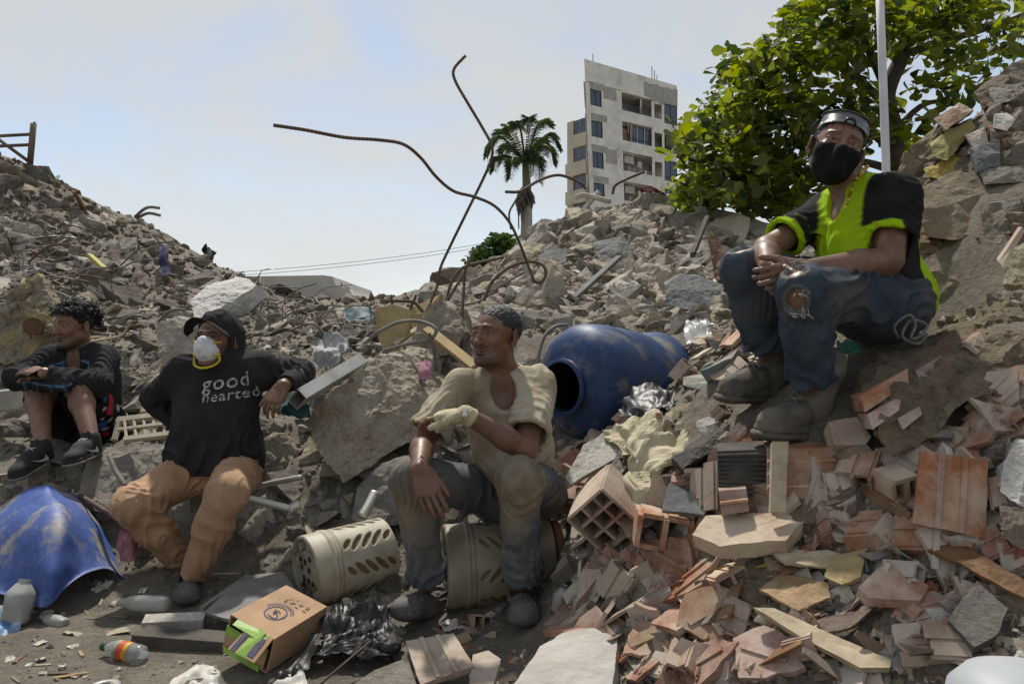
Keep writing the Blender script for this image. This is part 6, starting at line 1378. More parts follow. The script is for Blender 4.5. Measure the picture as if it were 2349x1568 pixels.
flat_piece('plaster_plate', [(1180, 1568, 2.22), (1240, 1482, 2.40), (1290, 1448, 2.46), (1350, 1440, 2.47), (1412, 1440, 2.46), (1418, 1480, 2.38), (1395, 1600, 2.18), (1200, 1620, 2.14)], .06, mat('scored_plaster', (.48, .46, .42), (.38, .36, .32), 14, .9, .8, 35, c3=(.30, .27, .23), c3scale=22, c3amt=.30, c3soft=.05, stretch=(.5, 1, 1), bdist=.008), 'big pale scored plaster slab at the bottom centre right', 'slab', 61, .012)
flat_piece('clay_tile', [(930, 1468, 2.50), (965, 1568, 2.30), (1088, 1528, 2.35), (1040, 1452, 2.52)], .018, m_terra2, 'ribbed clay tile lying flat at the bottom centre', 'clay tile', 62, .012, 2)
flat_piece('clay_tile', [(1085, 1500, 2.42), (1075, 1568, 2.28), (1130, 1575, 2.26), (1150, 1510, 2.40), (1120, 1490, 2.44)], .018, m_terra2, 'clay tile piece half under the ribbed tile', 'clay tile', 63, .012)
flat_piece('concrete_plate', [(800, 1575, 2.32), (860, 1535, 2.40), (935, 1508, 2.46), (960, 1575, 2.32)], .05, m_concg, 'grey concrete slab at the bottom edge left of the ribbed tile', 'slab', 64, .015)
flat_piece('clay_tile', [(2095, 1200, 2.06), (2110, 1030, 2.13), (2268, 1058, 2.08), (2262, 1235, 2.00)], .02, m_terra, 'tall ribbed clay block side standing upright at the right', 'clay tile', 65, .012, 2)
flat_piece('clay_tile', [(1968, 1345, 2.0), (2036, 1284, 2.08), (2132, 1345, 2.0), (2112, 1376, 1.96), (1992, 1370, 1.97)], .03, m_terra, 'smooth red clay tile at the right foreground', 'clay tile', 66, .012)
flat_piece('concrete_plate', [(2175, 1420, 1.88), (2240, 1330, 1.95), (2312, 1395, 1.88), (2288, 1452, 1.83), (2235, 1482, 1.82)], .04, m_concg, 'square grey stone slab near the right edge foreground', 'slab', 67, .015)
flat_piece('brick_plate', [(1590, 1225, 2.34), (1620, 1185, 2.40), (1840, 1168, 2.36), (1862, 1180, 2.34), (1800, 1235, 2.26), (1650, 1250, 2.29)], .05, m_terra2, 'wide flat brick slab with mortar edge below the wooden stake', 'brick slab', 68, .015)
PC('concrete_plate', [(1800, 1255, 2.30), (1850, 1175, 2.40), (1885, 1168, 2.40), (1860, 1215, 2.33), (1830, 1262, 2.28)], (.02, .06, -.05), m_conc, 'pale stick-like mortar slab leaning on the wide brick slab', 'slab', 69, .03, 2)
flat_piece('plaster_plate', [(1297, 1095, 2.86), (1340, 1020, 2.98), (1395, 985, 3.06), (1440, 1000, 3.0), (1410, 1050, 2.9), (1310, 1110, 2.82)], .04, m_pale, 'pale plaster plate under the cream cloth', 'slab', 70, .015)
PC('mortar_crust', [(1540, 1050, 2.62), (1600, 1010, 2.66), (1690, 958, 2.72), (1698, 985, 2.68), (1640, 1030, 2.6), (1565, 1072, 2.56)], (.02, .12, -.06), m_dark, 'dark crusty mortar slab under the neon-shirted man\'s front boot', 'slab', 71, .03, 3)
# hollow clay block with honeycomb cells facing the viewer
def hollow_block(c, R, size, nx_, nz_, m, label, diamond=False):
    o = empty('hollow_clay_block', c); tag(o, label, 'clay block'); L_, W_, H_ = size
    wl = .010
    for (cc, sz, nm) in (((0, 0, H_/2), (L_, W_, wl), 'side_wall'), ((0, 0, -H_/2), (L_, W_, wl), 'side_wall'), ((0, W_/2, 0), (L_, wl, H_-wl-.001), 'side_wall'), ((0, -W_/2, 0), (L_, wl, H_-wl-.001), 'side_wall')):
        g = Geo(); g.box((0, 0, 0), sz); q = link(nm, g.mesh(nm, m), o); q.location = Vector(R@np.array(cc)); q.rotation_euler = Matrix(R.tolist()).to_euler()
    for i in range(1, nx_):
        g = Geo(); g.box((0, 0, 0), (L_*(.85+.1*random.random()), wl, H_-wl-.001)); q = link('web', g.mesh('web', m), o); q.location = Vector(R@np.array((-.01, -W_/2+W_*i/nx_, 0))); q.rotation_euler = Matrix(R.tolist()).to_euler()
    for j in range(1, nz_):
        for i in range(nx_):
            g = Geo(); g.box((0, 0, 0), (L_*(.85+.1*random.random()), W_/nx_-wl-.001, wl)); q = link('web', g.mesh('web', m), o); q.location = Vector(R@np.array((-.01, -W_/2+W_*(i+.5)/nx_, -H_/2+H_*j/nz_))); q.rotation_euler = Matrix(R.tolist()).to_euler()
    keep(np.asarray(c), np.asarray(c), max(size)*.5)
    return o
def frame3(x, z):
    x = nrm(x); y = nrm(np.cross(z, x)); return np.stack([x, y, np.cross(x, y)], 1)
hollow_block(P(1392, 1165, 2.74), frame3((-.25, -.95, -.30), (.75, -.1, .8)), (.19, .17, .17), 3, 3, m_terra2, 'hollow clay block with honeycomb cells below the cream cloth')
def ribbed_block(pts, back, m, label, ribs, seed, rm=None):
    pts = lift(pts, .03); o = PC('clay_block', pts, back, m, label, 'clay block', seed, .008, 2, .98); F_ = np.array([P(*p) for p in pts]); loc = np.array(o.location)
    for k in range(1, ribs+1):
        t = k/(ribs+1); a = lerp(F_[0], F_[3], t); b = lerp(F_[1], F_[2], t); w = nrm(F_[3]-F_[0])*.006; f = np.array([0, -.007, 0])
        link('rib', npmesh('rib', np.array([a-w, a+w, b+w, b-w, a-w*.6+f, a+w*.6+f, b+w*.6+f, b-w*.6+f])-loc, [(4, 5, 6, 7), (0, 1, 5, 4), (1, 2, 6, 5), (2, 3, 7, 6), (3, 0, 4, 7)], rm or m, False), o)
    return o
ribbed_block([(1645, 1035, 2.38), (1758, 1030, 2.38), (1756, 1142, 2.34), (1648, 1130, 2.34)], (.03, .13, .01), m_dark, 'charred black hollow block under the boots', 9, 72)
ribbed_block([(1760, 1030, 2.36), (1922, 1026, 2.34), (1926, 1140, 2.28), (1760, 1146, 2.30)], (.03, .14, .01), m_terra, 'red ribbed hollow block under the boots behind the stake', 3, 73)
flat_piece('wooden_stake', [(1768, 1172, 2.22), (1772, 1012, 2.31), (1808, 1012, 2.31), (1803, 1174, 2.22)], .022, m_palew, 'short pale wooden stake standing before the red ribbed block', 'stake', 74, .006)
ribbed_block([(1648, 1125, 2.29), (1712, 1120, 2.29), (1718, 1172, 2.26), (1655, 1182, 2.26)], (.02, .08, .0), m_terra, 'small red clay block below the charred one', 1, 75)
flat_piece('clay_tile', [(1900, 965, 2.42), (1965, 955, 2.44), (2000, 1000, 2.38), (1985, 1022, 2.36), (1915, 1020, 2.36)], .05, m_terra2, 'dusty clay piece right of the front boot', 'clay tile', 76, .015)
flat_piece('grey_tile', [(1520, 1170, 2.54), (1535, 1105, 2.60), (1620, 1150, 2.56), (1615, 1180, 2.52)], .02, mat('grey_tile', (.22, .22, .22), (.17, .17, .17), 9, .7, .2, 50), 'flat grey ribbed panel piece under the dark mortar slab', 'panel', 77, .01)
flat_piece('pale_plank', [(1728, 1392, 2.18), (1775, 1395, 2.16), (2045, 1515, 1.96), (2040, 1532, 1.94), (1970, 1530, 1.96), (1850, 1465, 2.06)], .018, m_palew, 'long pale splintered plank across the right foreground', 'plank', 78, .008)
PC('white_painted_stone', [(2288, 1125, 1.95), (2310, 1060, 2.0), (2349, 1010, 2.02), (2420, 1010, 2.0), (2420, 1180, 1.9), (2330, 1165, 1.9)], (.1, .2, 0), m_pale, 'white painted wall lump cut by the right edge', 'wall lump', 79, .05, 3)
PC('rubble_stone', [(2290, 1170, 1.9), (2340, 1160, 1.9), (2400, 1190, 1.86), (2349, 1260, 1.84), (2300, 1230, 1.86)], (.1, .15, 0), m_mortar, 'tan wall lump under the white painted one', 'stone', 80, .05, 3)
for i, (a, lab) in enumerate([([(1740, 1350, 2.22), (1790, 1315, 2.26), (1900, 1335, 2.18), (1905, 1370, 2.14), (1830, 1400, 2.12)], 'fanned splintered plywood piece in the right foreground'), ([(1770, 1268, 2.28), (1900, 1262, 2.26), (1960, 1280, 2.22), (1900, 1300, 2.2), (1800, 1290, 2.24)], 'torn pale veneer strip behind the plywood'), ([(1890, 1320, 2.15), (1905, 1275, 2.22), (1985, 1255, 2.2), (1975, 1325, 2.12), (1930, 1340, 2.1)], 'curled brown cardboard flap behind the red tile'), ([(1870, 1420, 2.06), (1960, 1400, 2.04), (2020, 1365, 2.06), (2010, 1385, 2.03), (1950, 1440, 2.0), (1890, 1450, 2.02)], 'dark maroon curved board in the right foreground'), ([(2130, 1262, 2.1), (2185, 1235, 2.12), (2349, 1330, 1.95), (2349, 1372, 1.92), (2200, 1290, 2.04)], 'dark brown door panel jutting in from the right edge')]):
    flat_piece('splintered_board', a, .008, (m_wood, m_palew, m_tanb, m_brownw, m_brownw)[i], lab, 'board', 90+i, .02)
for i in range(12):
    u0 = 1620+random.random()*330; v0 = 1262+random.random()*70; Y0 = 2.30-(v0-1262)/70*.12-.02; an = random.uniform(-.5, .35); L_ = random.uniform(60, 170)
    pa = P(u0, v0, Y0); pb_ = P(u0+L_*math.cos(an), v0-L_*math.sin(an)*.5, Y0-.03); 
    o = link('straw', npmesh('straw', *tube(np.array([pa, (pa+pb_)/2+np.array([0, 0, .012]), pb_])-pa, [.002, .0032, .001], 4), mat('dry_straw', (.42, .30, .12), (.34, .23, .09), 40, .8, 0, rand=.2)), None, pa); tag(o, 'dry straw blade on the right foreground rubble', 'straw', 'dry straw blades')

# ================================================================== drums, tanks, containers
def lathe(profile, n=40, close=False):
    V = []; F = []
    for (r, x) in profile:
        for k in range(n): a = 2*math.pi*k/n; V.append((r*math.cos(a), r*math.sin(a), x))
    for i in range(len(profile)-1):
        for k in range(n): F.append((i*n+k, i*n+(k+1) % n, (i+1)*n+(k+1) % n, (i+1)*n+k))
    return np.array(V), F
def axis_R(ax, up=(0, 0, 1)):
    z = nrm(ax); x = nrm(np.cross(up, z)); return np.stack([x, np.cross(z, x), z], 1)
# blue drum on its side with an open mouth
m_blue = mat('blue_drum_plastic', (.028, .065, .17), (.02, .045, .12), 5, .5, .25, 30, c3=(.17, .16, .145), c3scale=4.5, c3amt=.42, c3soft=.07, spec=.3, fine=True)
mouth = P(1286, 888, 3.72); far = P(1500, 862, 4.22); ax = nrm(far-mouth); Ld = np.linalg.norm(far-mouth)
DR = empty('blue_drum', mouth); tag(DR, 'big dusty blue plastic drum lying with open mouth behind the seated man', 'drum')
pr = [(.118, .0), (.130, .0), (.130, .025), (.122, .03), (.122, .05), (.15, .055), (.21, .075), (.255, .12), (.272, .18), (.276, .30), (.268, .32), (.268, .36), (.276, .38), (.276, .55), (.268, .57), (.268, .60), (.274, .62), (.268, .70), (.24, .75), (.0, .755)]
Vd, Fd = lathe(pr, 56); Rm = axis_R(ax); Vd = Vd@Rm.T
for i in range(len(Vd)):
    t = Vd[i]@ax; q = Vd[i]-t*ax
    dent = math.exp(-((t-.66)/.12)**2)*max(0, q[2]/.27-.2)*.05+math.exp(-((t-.34)/.15)**2)*max(0, (-q[1])/.27-.4)*.03
    if t > .05: Vd[i] = t*ax+q*(1-dent/.27)+np.array([0, 0, 0.02*math.sin(t*9)*(q[2] > 0)])
link('drum_body', npmesh('drum_body', Vd, Fd, m_blue), DR)
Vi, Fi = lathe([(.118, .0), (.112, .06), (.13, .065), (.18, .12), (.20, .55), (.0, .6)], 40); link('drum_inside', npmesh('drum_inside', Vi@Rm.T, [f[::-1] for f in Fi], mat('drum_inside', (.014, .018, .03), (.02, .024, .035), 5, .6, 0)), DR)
Vr, Fr = lathe([(.131, .004), (.136, .004), (.136, .012), (.131, .012)], 48); link('mouth_ring', npmesh('mouth_ring', Vr@Rm.T, Fr, m_blue), DR)
keep(mouth+ax*.1, mouth+ax*.6, .27)
# torn blue barrel sheet at the lower left
m_blue2 = mat('torn_blue_plastic', (.065, .115, .36), (.05, .09, .28), 5, .55, .3, 30, c3=(.27, .25, .225), c3scale=4.5, c3amt=.44, c3soft=.05, fine=True)
cols_ = [[(-110, 1235, 3.6), (-110, 1275, 3.35), (-95, 1310, 3.2), (-60, 1345, 3.1)], [(20, 1148, 3.55), (5, 1200, 3.32), (15, 1280, 3.15), (40, 1372, 3.04)], [(75, 1118, 3.50), (85, 1190, 3.22), (90, 1290, 3.06), (85, 1388, 2.99)], [(104, 1113, 3.48), (140, 1195, 3.20), (125, 1295, 3.05), (106, 1390, 2.98)], [(125, 1118, 3.52), (165, 1200, 3.28), (165, 1275, 3.15), (150, 1345, 3.08)],
         [(175, 1140, 3.62), (205, 1205, 3.42), (210, 1260, 3.28), (205, 1312, 3.18)], [(232, 1195, 3.72), (248, 1245, 3.55), (255, 1280, 3.42), (250, 1305, 3.28)], [(275, 1270, 3.72), (285, 1300, 3.6), (290, 1318, 3.48), (288, 1328, 3.36)], [(310, 1322, 3.64), (318, 1335, 3.56), (325, 1345, 3.46), (330, 1352, 3.36)], [(420, 1325, 3.62), (415, 1335, 3.54), (405, 1345, 3.45), (390, 1352, 3.38)]]
Cg = np.array([catmull([P(*q) for q in c], 6) for c in cols_]); Sg = np.array([catmull(Cg[:, j], 6) for j in range(Cg.shape[1])])
def sheet(name, S3, th, m, parent=None, base=None, noise_=.0):
    a, b = S3.shape[:2]; gu = np.gradient(S3, axis=0); gv = np.gradient(S3, axis=1); N_ = np.cross(gu, gv); N_ /= np.linalg.norm(N_, axis=2)[..., None]+1e-9
    if noise_: S3 = S3+N_*(fbm(S3*7, 3)*noise_)[..., None]
    V = np.concatenate([S3.reshape(-1, 3), (S3+N_*th).reshape(-1, 3)]); i = np.arange(a*b).reshape(a, b); F = np.stack([i[:-1, :-1], i[1:, :-1], i[1:, 1:], i[:-1, 1:]], -1).reshape(-1, 4); k = a*b
    bnd = np.concatenate([i[:, 0], i[-1, 1:], i[:-1, -1][::-1], i[0, 1:-1][::-1]]); sd = np.stack([bnd, bnd+k, np.roll(bnd, -1)+k, np.roll(bnd, -1)], 1)
    base = S3.reshape(-1, 3).mean(0)*[1, 1, 0]+[0, 0, S3[..., 2].min()] if base is None else base
    return link(name, npmesh(name, V-base, np.concatenate([F[:, ::-1], F+k, sd]), m), parent, base if parent is None else None)
tag(sheet('torn_barrel', Sg, .006, m_blue2, noise_=.014), 'torn half of a bright blue plastic barrel at the lower left', 'barrel')
keep(P(20, 1260, 3.35), P(200, 1290, 3.45), .2)
# beige perforated washing-machine tubs
m_tub = mat('beige_tub', (1, 1, 1), (.80, .76, .68), 14, .55, .25, 60, attr=True, spec=.35)
def tub(c, ax, r, L_, label, up=(0, 0, 1), crumple=0., flip=1, grime=0.):
    z = nrm(ax); x = nrm(np.cross(up, z)); y = np.cross(z, x); R = np.stack([x, y, z], 1); o = empty('washer_tub', c-np.array([0, 0, r])); tag(o, label, 'washer tub'); off_ = np.asarray(c)-np.array(o.location)
    n = 160; prof = []
    # polar grid wall with slots pushed in
    na, nl = 300, 110; V = []; C_ = []
    A_ = np.linspace(0, 2*math.pi, na, endpoint=False); Lz = np.linspace(0, L_, nl)
    a_, l_ = np.meshgrid(A_, Lz, indexing='ij'); rr = np.full_like(a_, r)
    rr += .006*np.exp(-((l_-.075)/.006)**2)+.004*np.exp(-((l_-.09)/.004)**2)-.004*(l_ > .10)*(l_ < .105)
    slot = np.zeros_like(a_)
    nb = 8
    for b in range(nb):
        a0 = 2*math.pi*b/nb; sgn_ = 1 if b % 2 else -1
        for k in range(5):
            lc = .135+k*.043; da = (a_-a0+math.pi) % (2*math.pi)-math.pi; u_ = (l_-lc); w_ = da*r; th = .75*sgn_*flip; p_ = u_*math.cos(th)+w_*math.sin(th); q_ = -u_*math.sin(th)+w_*math.cos(th)
            if k in (0, 4): s_ = np.clip((1-np.sqrt((q_/.026)**2+(p_/.0110)**2))*9, 0, 1)
            else: s_ = np.clip((1-np.sqrt((q_/.042)**2+(p_/.0115)**2))*9, 0, 1)
            slot = np.maximum(slot, s_)
    rr -= .010*slot
    if crumple: rr -= crumple*np.clip(np.sin(a_*1.0+1.5), 0, 1)**2*(.5+.5*vnoise(np.stack([a_*3, l_*30, a_*0], -1)))
    W3 = np.stack([rr*np.cos(a_), rr*np.sin(a_), l_], -1).reshape(-1, 3)
    i = np.arange(na*nl).reshape(na, nl); F = np.stack([i, np.roll(i, -1, 0)], -1); Fq = np.stack([i[:, :-1], np.roll(i, -1, 0)[:, :-1], np.roll(i, -1, 0)[:, 1:], i[:, 1:]], -1).reshape(-1, 4)
    base_c = np.array((.40, .365, .29)); dirt = np.clip(fbm(W3*14, 4)*1.4+.1, 0, 1)[:, None]*.5; col = base_c*(1-dirt)+np.array((.27, .23, .16))*dirt; gm_ = np.clip(grime+fbm(W3*9+4, 4)*.8*(grime > 0), 0, 1)[:, None]; col = col*(1-gm_)+np.array((.20, .165, .11))*gm_; sf = slot.reshape(-1)[:, None]; col = col*(1-sf)+np.array((.17, .135, .06))*sf
    link('tub_wall', npmesh('tub_wall', W3@R.T+off_, Fq, m_tub, True, col), o)
    # end disc: rim, recess, hub with holes
    pd = [(r, .0), (r*.985, -.006), (r*.90, -.008), (r*.88, .004), (r*.86, .022), (r*.62, .024), (r*.60, .010), (r*.57, .004), (r*.40, .004), (r*.38, .000), (r*.15, -.002), (.0, -.002)]
    Vd, Fd = lathe(pd, 60); cd = np.tile(np.array((.33, .30, .24)), (len(Vd), 1))*(.8+.35*fbm(Vd*40, 3))[:, None]; link('tub_end', npmesh('tub_end', Vd@R.T+off_, Fd, m_tub, True, cd), o)
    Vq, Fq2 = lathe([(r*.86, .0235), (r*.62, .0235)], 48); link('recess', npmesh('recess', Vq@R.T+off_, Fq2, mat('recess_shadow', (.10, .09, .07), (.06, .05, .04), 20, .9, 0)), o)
    m_hole = mat('hole_shade', (.02, .018, .015), (.03, .026, .02), 9, .9, 0)  # for solid plugs; the shade inside the holes is painted as near-black
    for k in range(8):
        a = 2*math.pi*k/8+.2; g = Geo(); pp = [(r*.63*math.cos(a+d1), r*.63*math.sin(a+d1)) for d1 in (-.16, .16)]+[(r*.87*math.cos(a+d1), r*.87*math.sin(a+d1)) for d1 in (.13, -.13)]
        V = [(x_, y_, z_) for z_ in (.004, .026) for x_, y_ in pp]; g.add(V, [(0, 1, 2, 3), (7, 6, 5, 4), (0, 4, 5, 1), (1, 5, 6, 2), (2, 6, 7, 3), (3, 7, 4, 0)]); q = link('spoke', npmesh('spoke', np.array(g.V)@R.T+off_, g.F, MATS['pale_far_wall'] if False else mat('tub_spoke', (.34, .31, .25), (.26, .23, .18), 20, .7, .3, 60), False), o)
    for k in range(4):
        a = 2*math.pi*k/4+.6; Vh, Fh = tube(np.array([(r*.48*math.cos(a), r*.48*math.sin(a), -.001), (r*.48*math.cos(a), r*.48*math.sin(a), .012)])@R.T+off_, .0105, 14); link('bolt_hole', npmesh('bolt_hole', Vh, Fh, m_hole), o)
    for k in range(5):
        a = 2*math.pi*k/5+.3; cx, cy = r*.27*math.cos(a), r*.27*math.sin(a); pp = [(cx+.013*math.cos(a+math.pi+2*math.pi*j/5), cy+.013*math.sin(a+math.pi+2*math.pi*j/5)) for j in range(5)]
        V = [(x_, y_, z_) for z_ in (-.0045, .006) for x_, y_ in pp]; link('hub_hole', npmesh('hub_hole', np.array(V)@R.T+off_, [(0, 1, 2, 3, 4), (9, 8, 7, 6, 5)]+[(j, j+5, (j+1) % 5+5, (j+1) % 5) for j in range(5)], m_hole, False), o)
    # open far end closed by an inner disc
    Vb, Fb = lathe([(r, L_), (r*.97, L_+.004), (r*.9, L_-.02), (0, L_-.02)], 48); link('tub_back', npmesh('tub_back', Vb@R.T+off_, Fb, m_tub, True, np.tile(np.array((.28, .25, .19)), (len(Vb), 1))), o)
    keep(c, np.asarray(c)+z*L_, r+.02)
    return o, R, off_
tub(P(703, 1310, 3.12), (.80, .58, .08), .140, .335, 'beige perforated washer tub lying beside the cardboard box')
t2, R2, of2 = tub(P(1012, 1298, 3.06)+np.array([.02, .0, 0]), (.985, .17, .02), .158, .40, 'battered beige washer tub that the cream-shirted man sits on', crumple=.03, flip=-1, grime=.62)
Vb, Fb = lathe([(.14, .41), (.15, .42), (.15, .44), (.11, .455), (.05, .46), (0, .46)], 40); link('rusty_flange', npmesh('rusty_flange', Vb@R2.T+of2, Fb, mat('rusty_disc', (.20, .10, .05), (.13, .07, .04), 12, .85, .4, 60)), t2)
Vb, Fb = tube(np.array([(-.02, -.09, .45), (-.02, -.09, .50)])@R2.T+of2, .012, 8); link('bolt', npmesh('bolt', Vb, Fb, mat('bolt_black', (.02, .02, .022), (.03, .03, .03), 9, .5, 0)), t2)

# cardboard box wrapped with green tape
m_card = mat('cardboard', (.42, .27, .165), (.34, .21, .125), 9, .85, .25, 60, c3=(.28, .18, .11), c3scale=6, c3amt=.36)
bc = np.array([-.785, 2.66, .100]); bl, bw, bh = .285, .178, .118
yb = nrm((-.36, -.92, -.05)); xb = nrm(np.cross(yb, nrm((.33, .0, .95)))); zb = np.cross(xb, yb); RB = np.stack([xb, yb, zb], 1)     # x to the right, y towards the viewer, z up
BX = empty('cardboard_box', (bc[0], bc[1], 0)); tag(BX, 'battered cardboard carton with green tape and blue print in the foreground', 'box'); ob = bc-np.array(BX.location)
def bpart(nm, c, sz, m, R2_=None, parent=None):
    g = Geo(); g.box((0, 0, 0), sz, R2_); V = np.array(g.V)+np.asarray(c); V = V+.005*np.stack([vnoise(V*17), vnoise(V*17+5), vnoise(V*17+9)], -1); return link(nm, npmesh(nm, V@RB.T+ob, g.F, m, False), parent or BX)
w = .004
bpart('top_panel', (0, 0, bh/2), (bw, bl, w), m_card); bpart('bottom_panel', (0, 0, -bh/2), (bw, bl, w), m_card); bpart('side_panel', (bw/2, 0, 0), (w, bl, bh-w), m_card); bpart('side_panel', (-bw/2, 0, 0), (w, bl, bh-w), m_card); bpart('end_panel', (0, -bl/2, 0), (bw-w, w, bh-w), m_card)
bpart('flap', (-.035, bl/2+.040, bh/2-.022), (.10, .095, w), m_card, rot((1, 0, 0), -.5)); bpart('flap', (.01, bl/2-.002, -.02), (bw-.012, w, bh-.045), m_card)
m_tape = mat('green_tape', (.24, .40, .06), (.18, .31, .05), 14, .45, .2, 50, spec=.4)
bpart('tape', (-.035, bl/2+.040, bh/2-.0185), (.040, .100, .0015), m_tape, rot((1, 0, 0), -.5)); bpart('tape', (.03, bl/2+.002, -.02), (.04, .002, bh-.05), m_tape); bpart('tape', (.01, bl/2+.0035, .012), (bw-.02, .002, .028), m_tape); bpart('tape', (.01, bl/2+.004, -.055), (bw-.03, .002, .02), m_tape); bpart('tape', (-.005, bl/2+.01, bh/2-.004), (.13, .028, .002), m_tape, rot((1, 0, 0), -.3))
m_ink = mat('blue_ink', (.045, .065, .14), (.12, .11, .13), 60, .8, 0)
bpart('blue_print', (-.06, bl/2+.045, bh/2-.0195), (.022, .07, .001), m_ink, rot((1, 0, 0), -.5)); bpart('blue_print', (.0, bl/2+.055, bh/2-.026), (.016, .06, .001), m_ink, rot((1, 0, 0), -.5))
def ring_print(nm, cx, cy, rx, ry, wdt, a0=0, a1=6.283, n=30):
    V = []; F = []
    for k in range(n+1):
        a = a0+(a1-a0)*k/n; V += [(cx+rx*math.cos(a), cy+ry*math.sin(a), bh/2+.0048), (cx+(rx-wdt)*math.cos(a), cy+(ry-wdt)*math.sin(a), bh/2+.0048)]
    for k in range(n): F.append((2*k, 2*k+1, 2*k+3, 2*k+2))
    return link(nm, npmesh(nm, np.array(V)@RB.T+ob, F, m_ink, False), BX)
ring_print('emblem_print', .0, .028, .036, .044, .005); ring_print('emblem_print', .0, .028, .047, .056, .003, 3.6, 6.1); 
for k in range(14):
    a = 3.7+k*.17; ring_print('emblem_print', .0+.0525*math.cos(a), .028+.062*math.sin(a), .0042, .0042, .0018, 0, 6.283, 6)
for s_ in (((-.018, .045), (-.008, .03), (.006, .034), (.0, .02), (.014, .012)), ((-.012, .02), (.002, .012), (.010, .024), (-.002, .04)), ((-.02, .05), (-.016, .058), (.012, .054))):
    V, F = tube(np.array([(x_, y_, bh/2+.0035) for x_, y_ in catmull([np.array(q) for q in s_], 4)])@RB.T+ob, .0022, 4); link('emblem_print', npmesh('emblem_print', V, F, m_ink), BX)
for k in range(9):
    for j in range(5):
        if random.random() < .72: bpart('small_print', (-.052+j*.024+random.uniform(-.003, .003), -.125+k*.009, bh/2+.0035), (.016*random.uniform(.5, 1), .004, .001), mat('faded_ink', (.17, .14, .13), (.28, .2, .14), 70, .8, 0))
for k in range(6): bpart('side_print', (bw/2+.0035, -.09+k*.036, -.02), (.001, .014, .05), mat('side_ink', (.16, .11, .09), (.3, .19, .12), 50, .8, 0))
keep(bc, bc+yb*.1, .17)
# bottles
m_pet = mat('clear_pet', (.72, .76, .74), (.60, .63, .60), 10, .12, .15, 30, tran=.75, spec=.5)
m_petd = mat('dusty_pet', (.50, .50, .47), (.38, .37, .33), 12, .35, .2, 40, tran=.35)
def bottle(c, ax, L_, r, label, m, capm=None, labm=None, crush=.0):
    z = nrm(ax); R = axis_R(z); o = empty('plastic_bottle', np.asarray(c)-np.array([0, 0, r])); tag(o, label, 'bottle'); off_ = np.asarray(c)-np.array(o.location)
    p = [(.0, 0), (r*.7, 0), (r*.95, .01*L_/.2), (r, .03*L_/.2), (r*.96, .3*L_), (r, .33*L_), (r, .62*L_), (r*.9, .72*L_), (r*.55, .86*L_), (r*.38, .92*L_), (r*.38, L_)]
    V, F = lathe(p, 24); V[:, :2] *= (1-crush*np.abs(vnoise(V*25)))[:, None]; link('bottle_body', npmesh('bottle_body', V@R.T+off_, F, m), o)
    if capm: V, F = lathe([(0, L_*.93), (r*.45, L_*.93), (r*.45, L_*1.02), (0, L_*1.02)], 16); link('cap', npmesh('cap', V@R.T+off_, F, capm), o)
    if labm: 
        for (a, b, mm) in labm: V, F = lathe([(r*1.015, a*L_), (r*1.025, (a+b)/2*L_), (r*1.015, b*L_)], 24); link('label_band', npmesh('label_band', V@R.T+off_, F, mm), o)
    keep(c, np.asarray(c)+z*L_, r); return o
bottle(P(330, 1503, 2.62), (-.94, .28, .08), .165, .032, 'clear bottle with red and green label lying on the ground', m_pet, mat('green_cap', (.02, .10, .05), (.02, .08, .04), 9, .4, 0), [(.30, .40, mat('lab_orange', (.5, .18, .02), (.5, .35, .02), 60, .5, 0)), (.40, .55, mat('lab_red', (.38, .025, .02), (.45, .10, .03), 50, .5, 0)), (.55, .62, mat('lab_green', (.03, .20, .07), (.35, .4, .3), 60, .5, 0))])
bottle(P(150, 1432, 2.95), (-.9, .35, .1), .12, .027, 'small crushed clear bottle on the ground near the barrel', m_petd, None, None, .35)
bottle(P(385, 1385, 3.02), (-.98, .1, .0), .20, .033, 'clear water bottle in the barrel\'s shade', m_petd, None, None, .12)
bottle(P(1285, 1400, 2.72), (.1, -.3, .9), .10, .033, 'dusty upright bottle by the right clog', m_petd, None, None, .3)
bottle(P(30, 1430, 2.95), (.1, .3, .95), .16, .055, 'dusty plastic jug under the barrel at the left edge', m_petd, None, None, .25)

# ================================================================== sheets, cloths and bags
def cloth_patch(name, grid, m, label, cat, amp=.02, fr_=18, th=.002, n=12, smooth=True, ridge=True, seed=0, w=(.6, .26, .10)):
    G = np.array([catmull([P(*q) for q in row], n) for row in grid]); S3 = np.array([catmull(G[:, j], n) for j in range(G.shape[1])])
    gu = np.gradient(S3, axis=0); gv = np.gradient(S3, axis=1); N_ = np.cross(gu, gv); N_ /= np.linalg.norm(N_, axis=2)[..., None]+1e-9
    q_ = S3*np.array((1.5, .8, 1.1))*fr_; q_ = q_+1.2*np.stack([vnoise(S3*fr_*.6+1), vnoise(S3*fr_*.6+4), vnoise(S3*fr_*.6+8)], -1); h = w[0]*(1-3*np.abs(vnoise(q_+seed)))+w[1]*(1-3*np.abs(vnoise(q_*2.2+seed*2)))+w[2]*(1-3*np.abs(vnoise(q_*4.6+5)))
    S3 = S3+N_*(h*amp*.9)[..., None]+np.stack([vnoise(S3*fr_*.7+3), vnoise(S3*fr_*.7+6), vnoise(S3*fr_*.7+9)], -1)*amp*.7
    o = sheet(name, S3, th, m); o.data.polygons.foreach_set('use_smooth', np.full(len(o.data.polygons), smooth)); tag(o, label, cat)
    c = S3.reshape(-1, 3); keep(c.mean(0)-[(c[:, 0].max()-c[:, 0].min())*.25, 0, 0], c.mean(0)+[(c[:, 0].max()-c[:, 0].min())*.3, 0, 0], .05 if c[:, 1].mean() > 3.5 else .10); return o
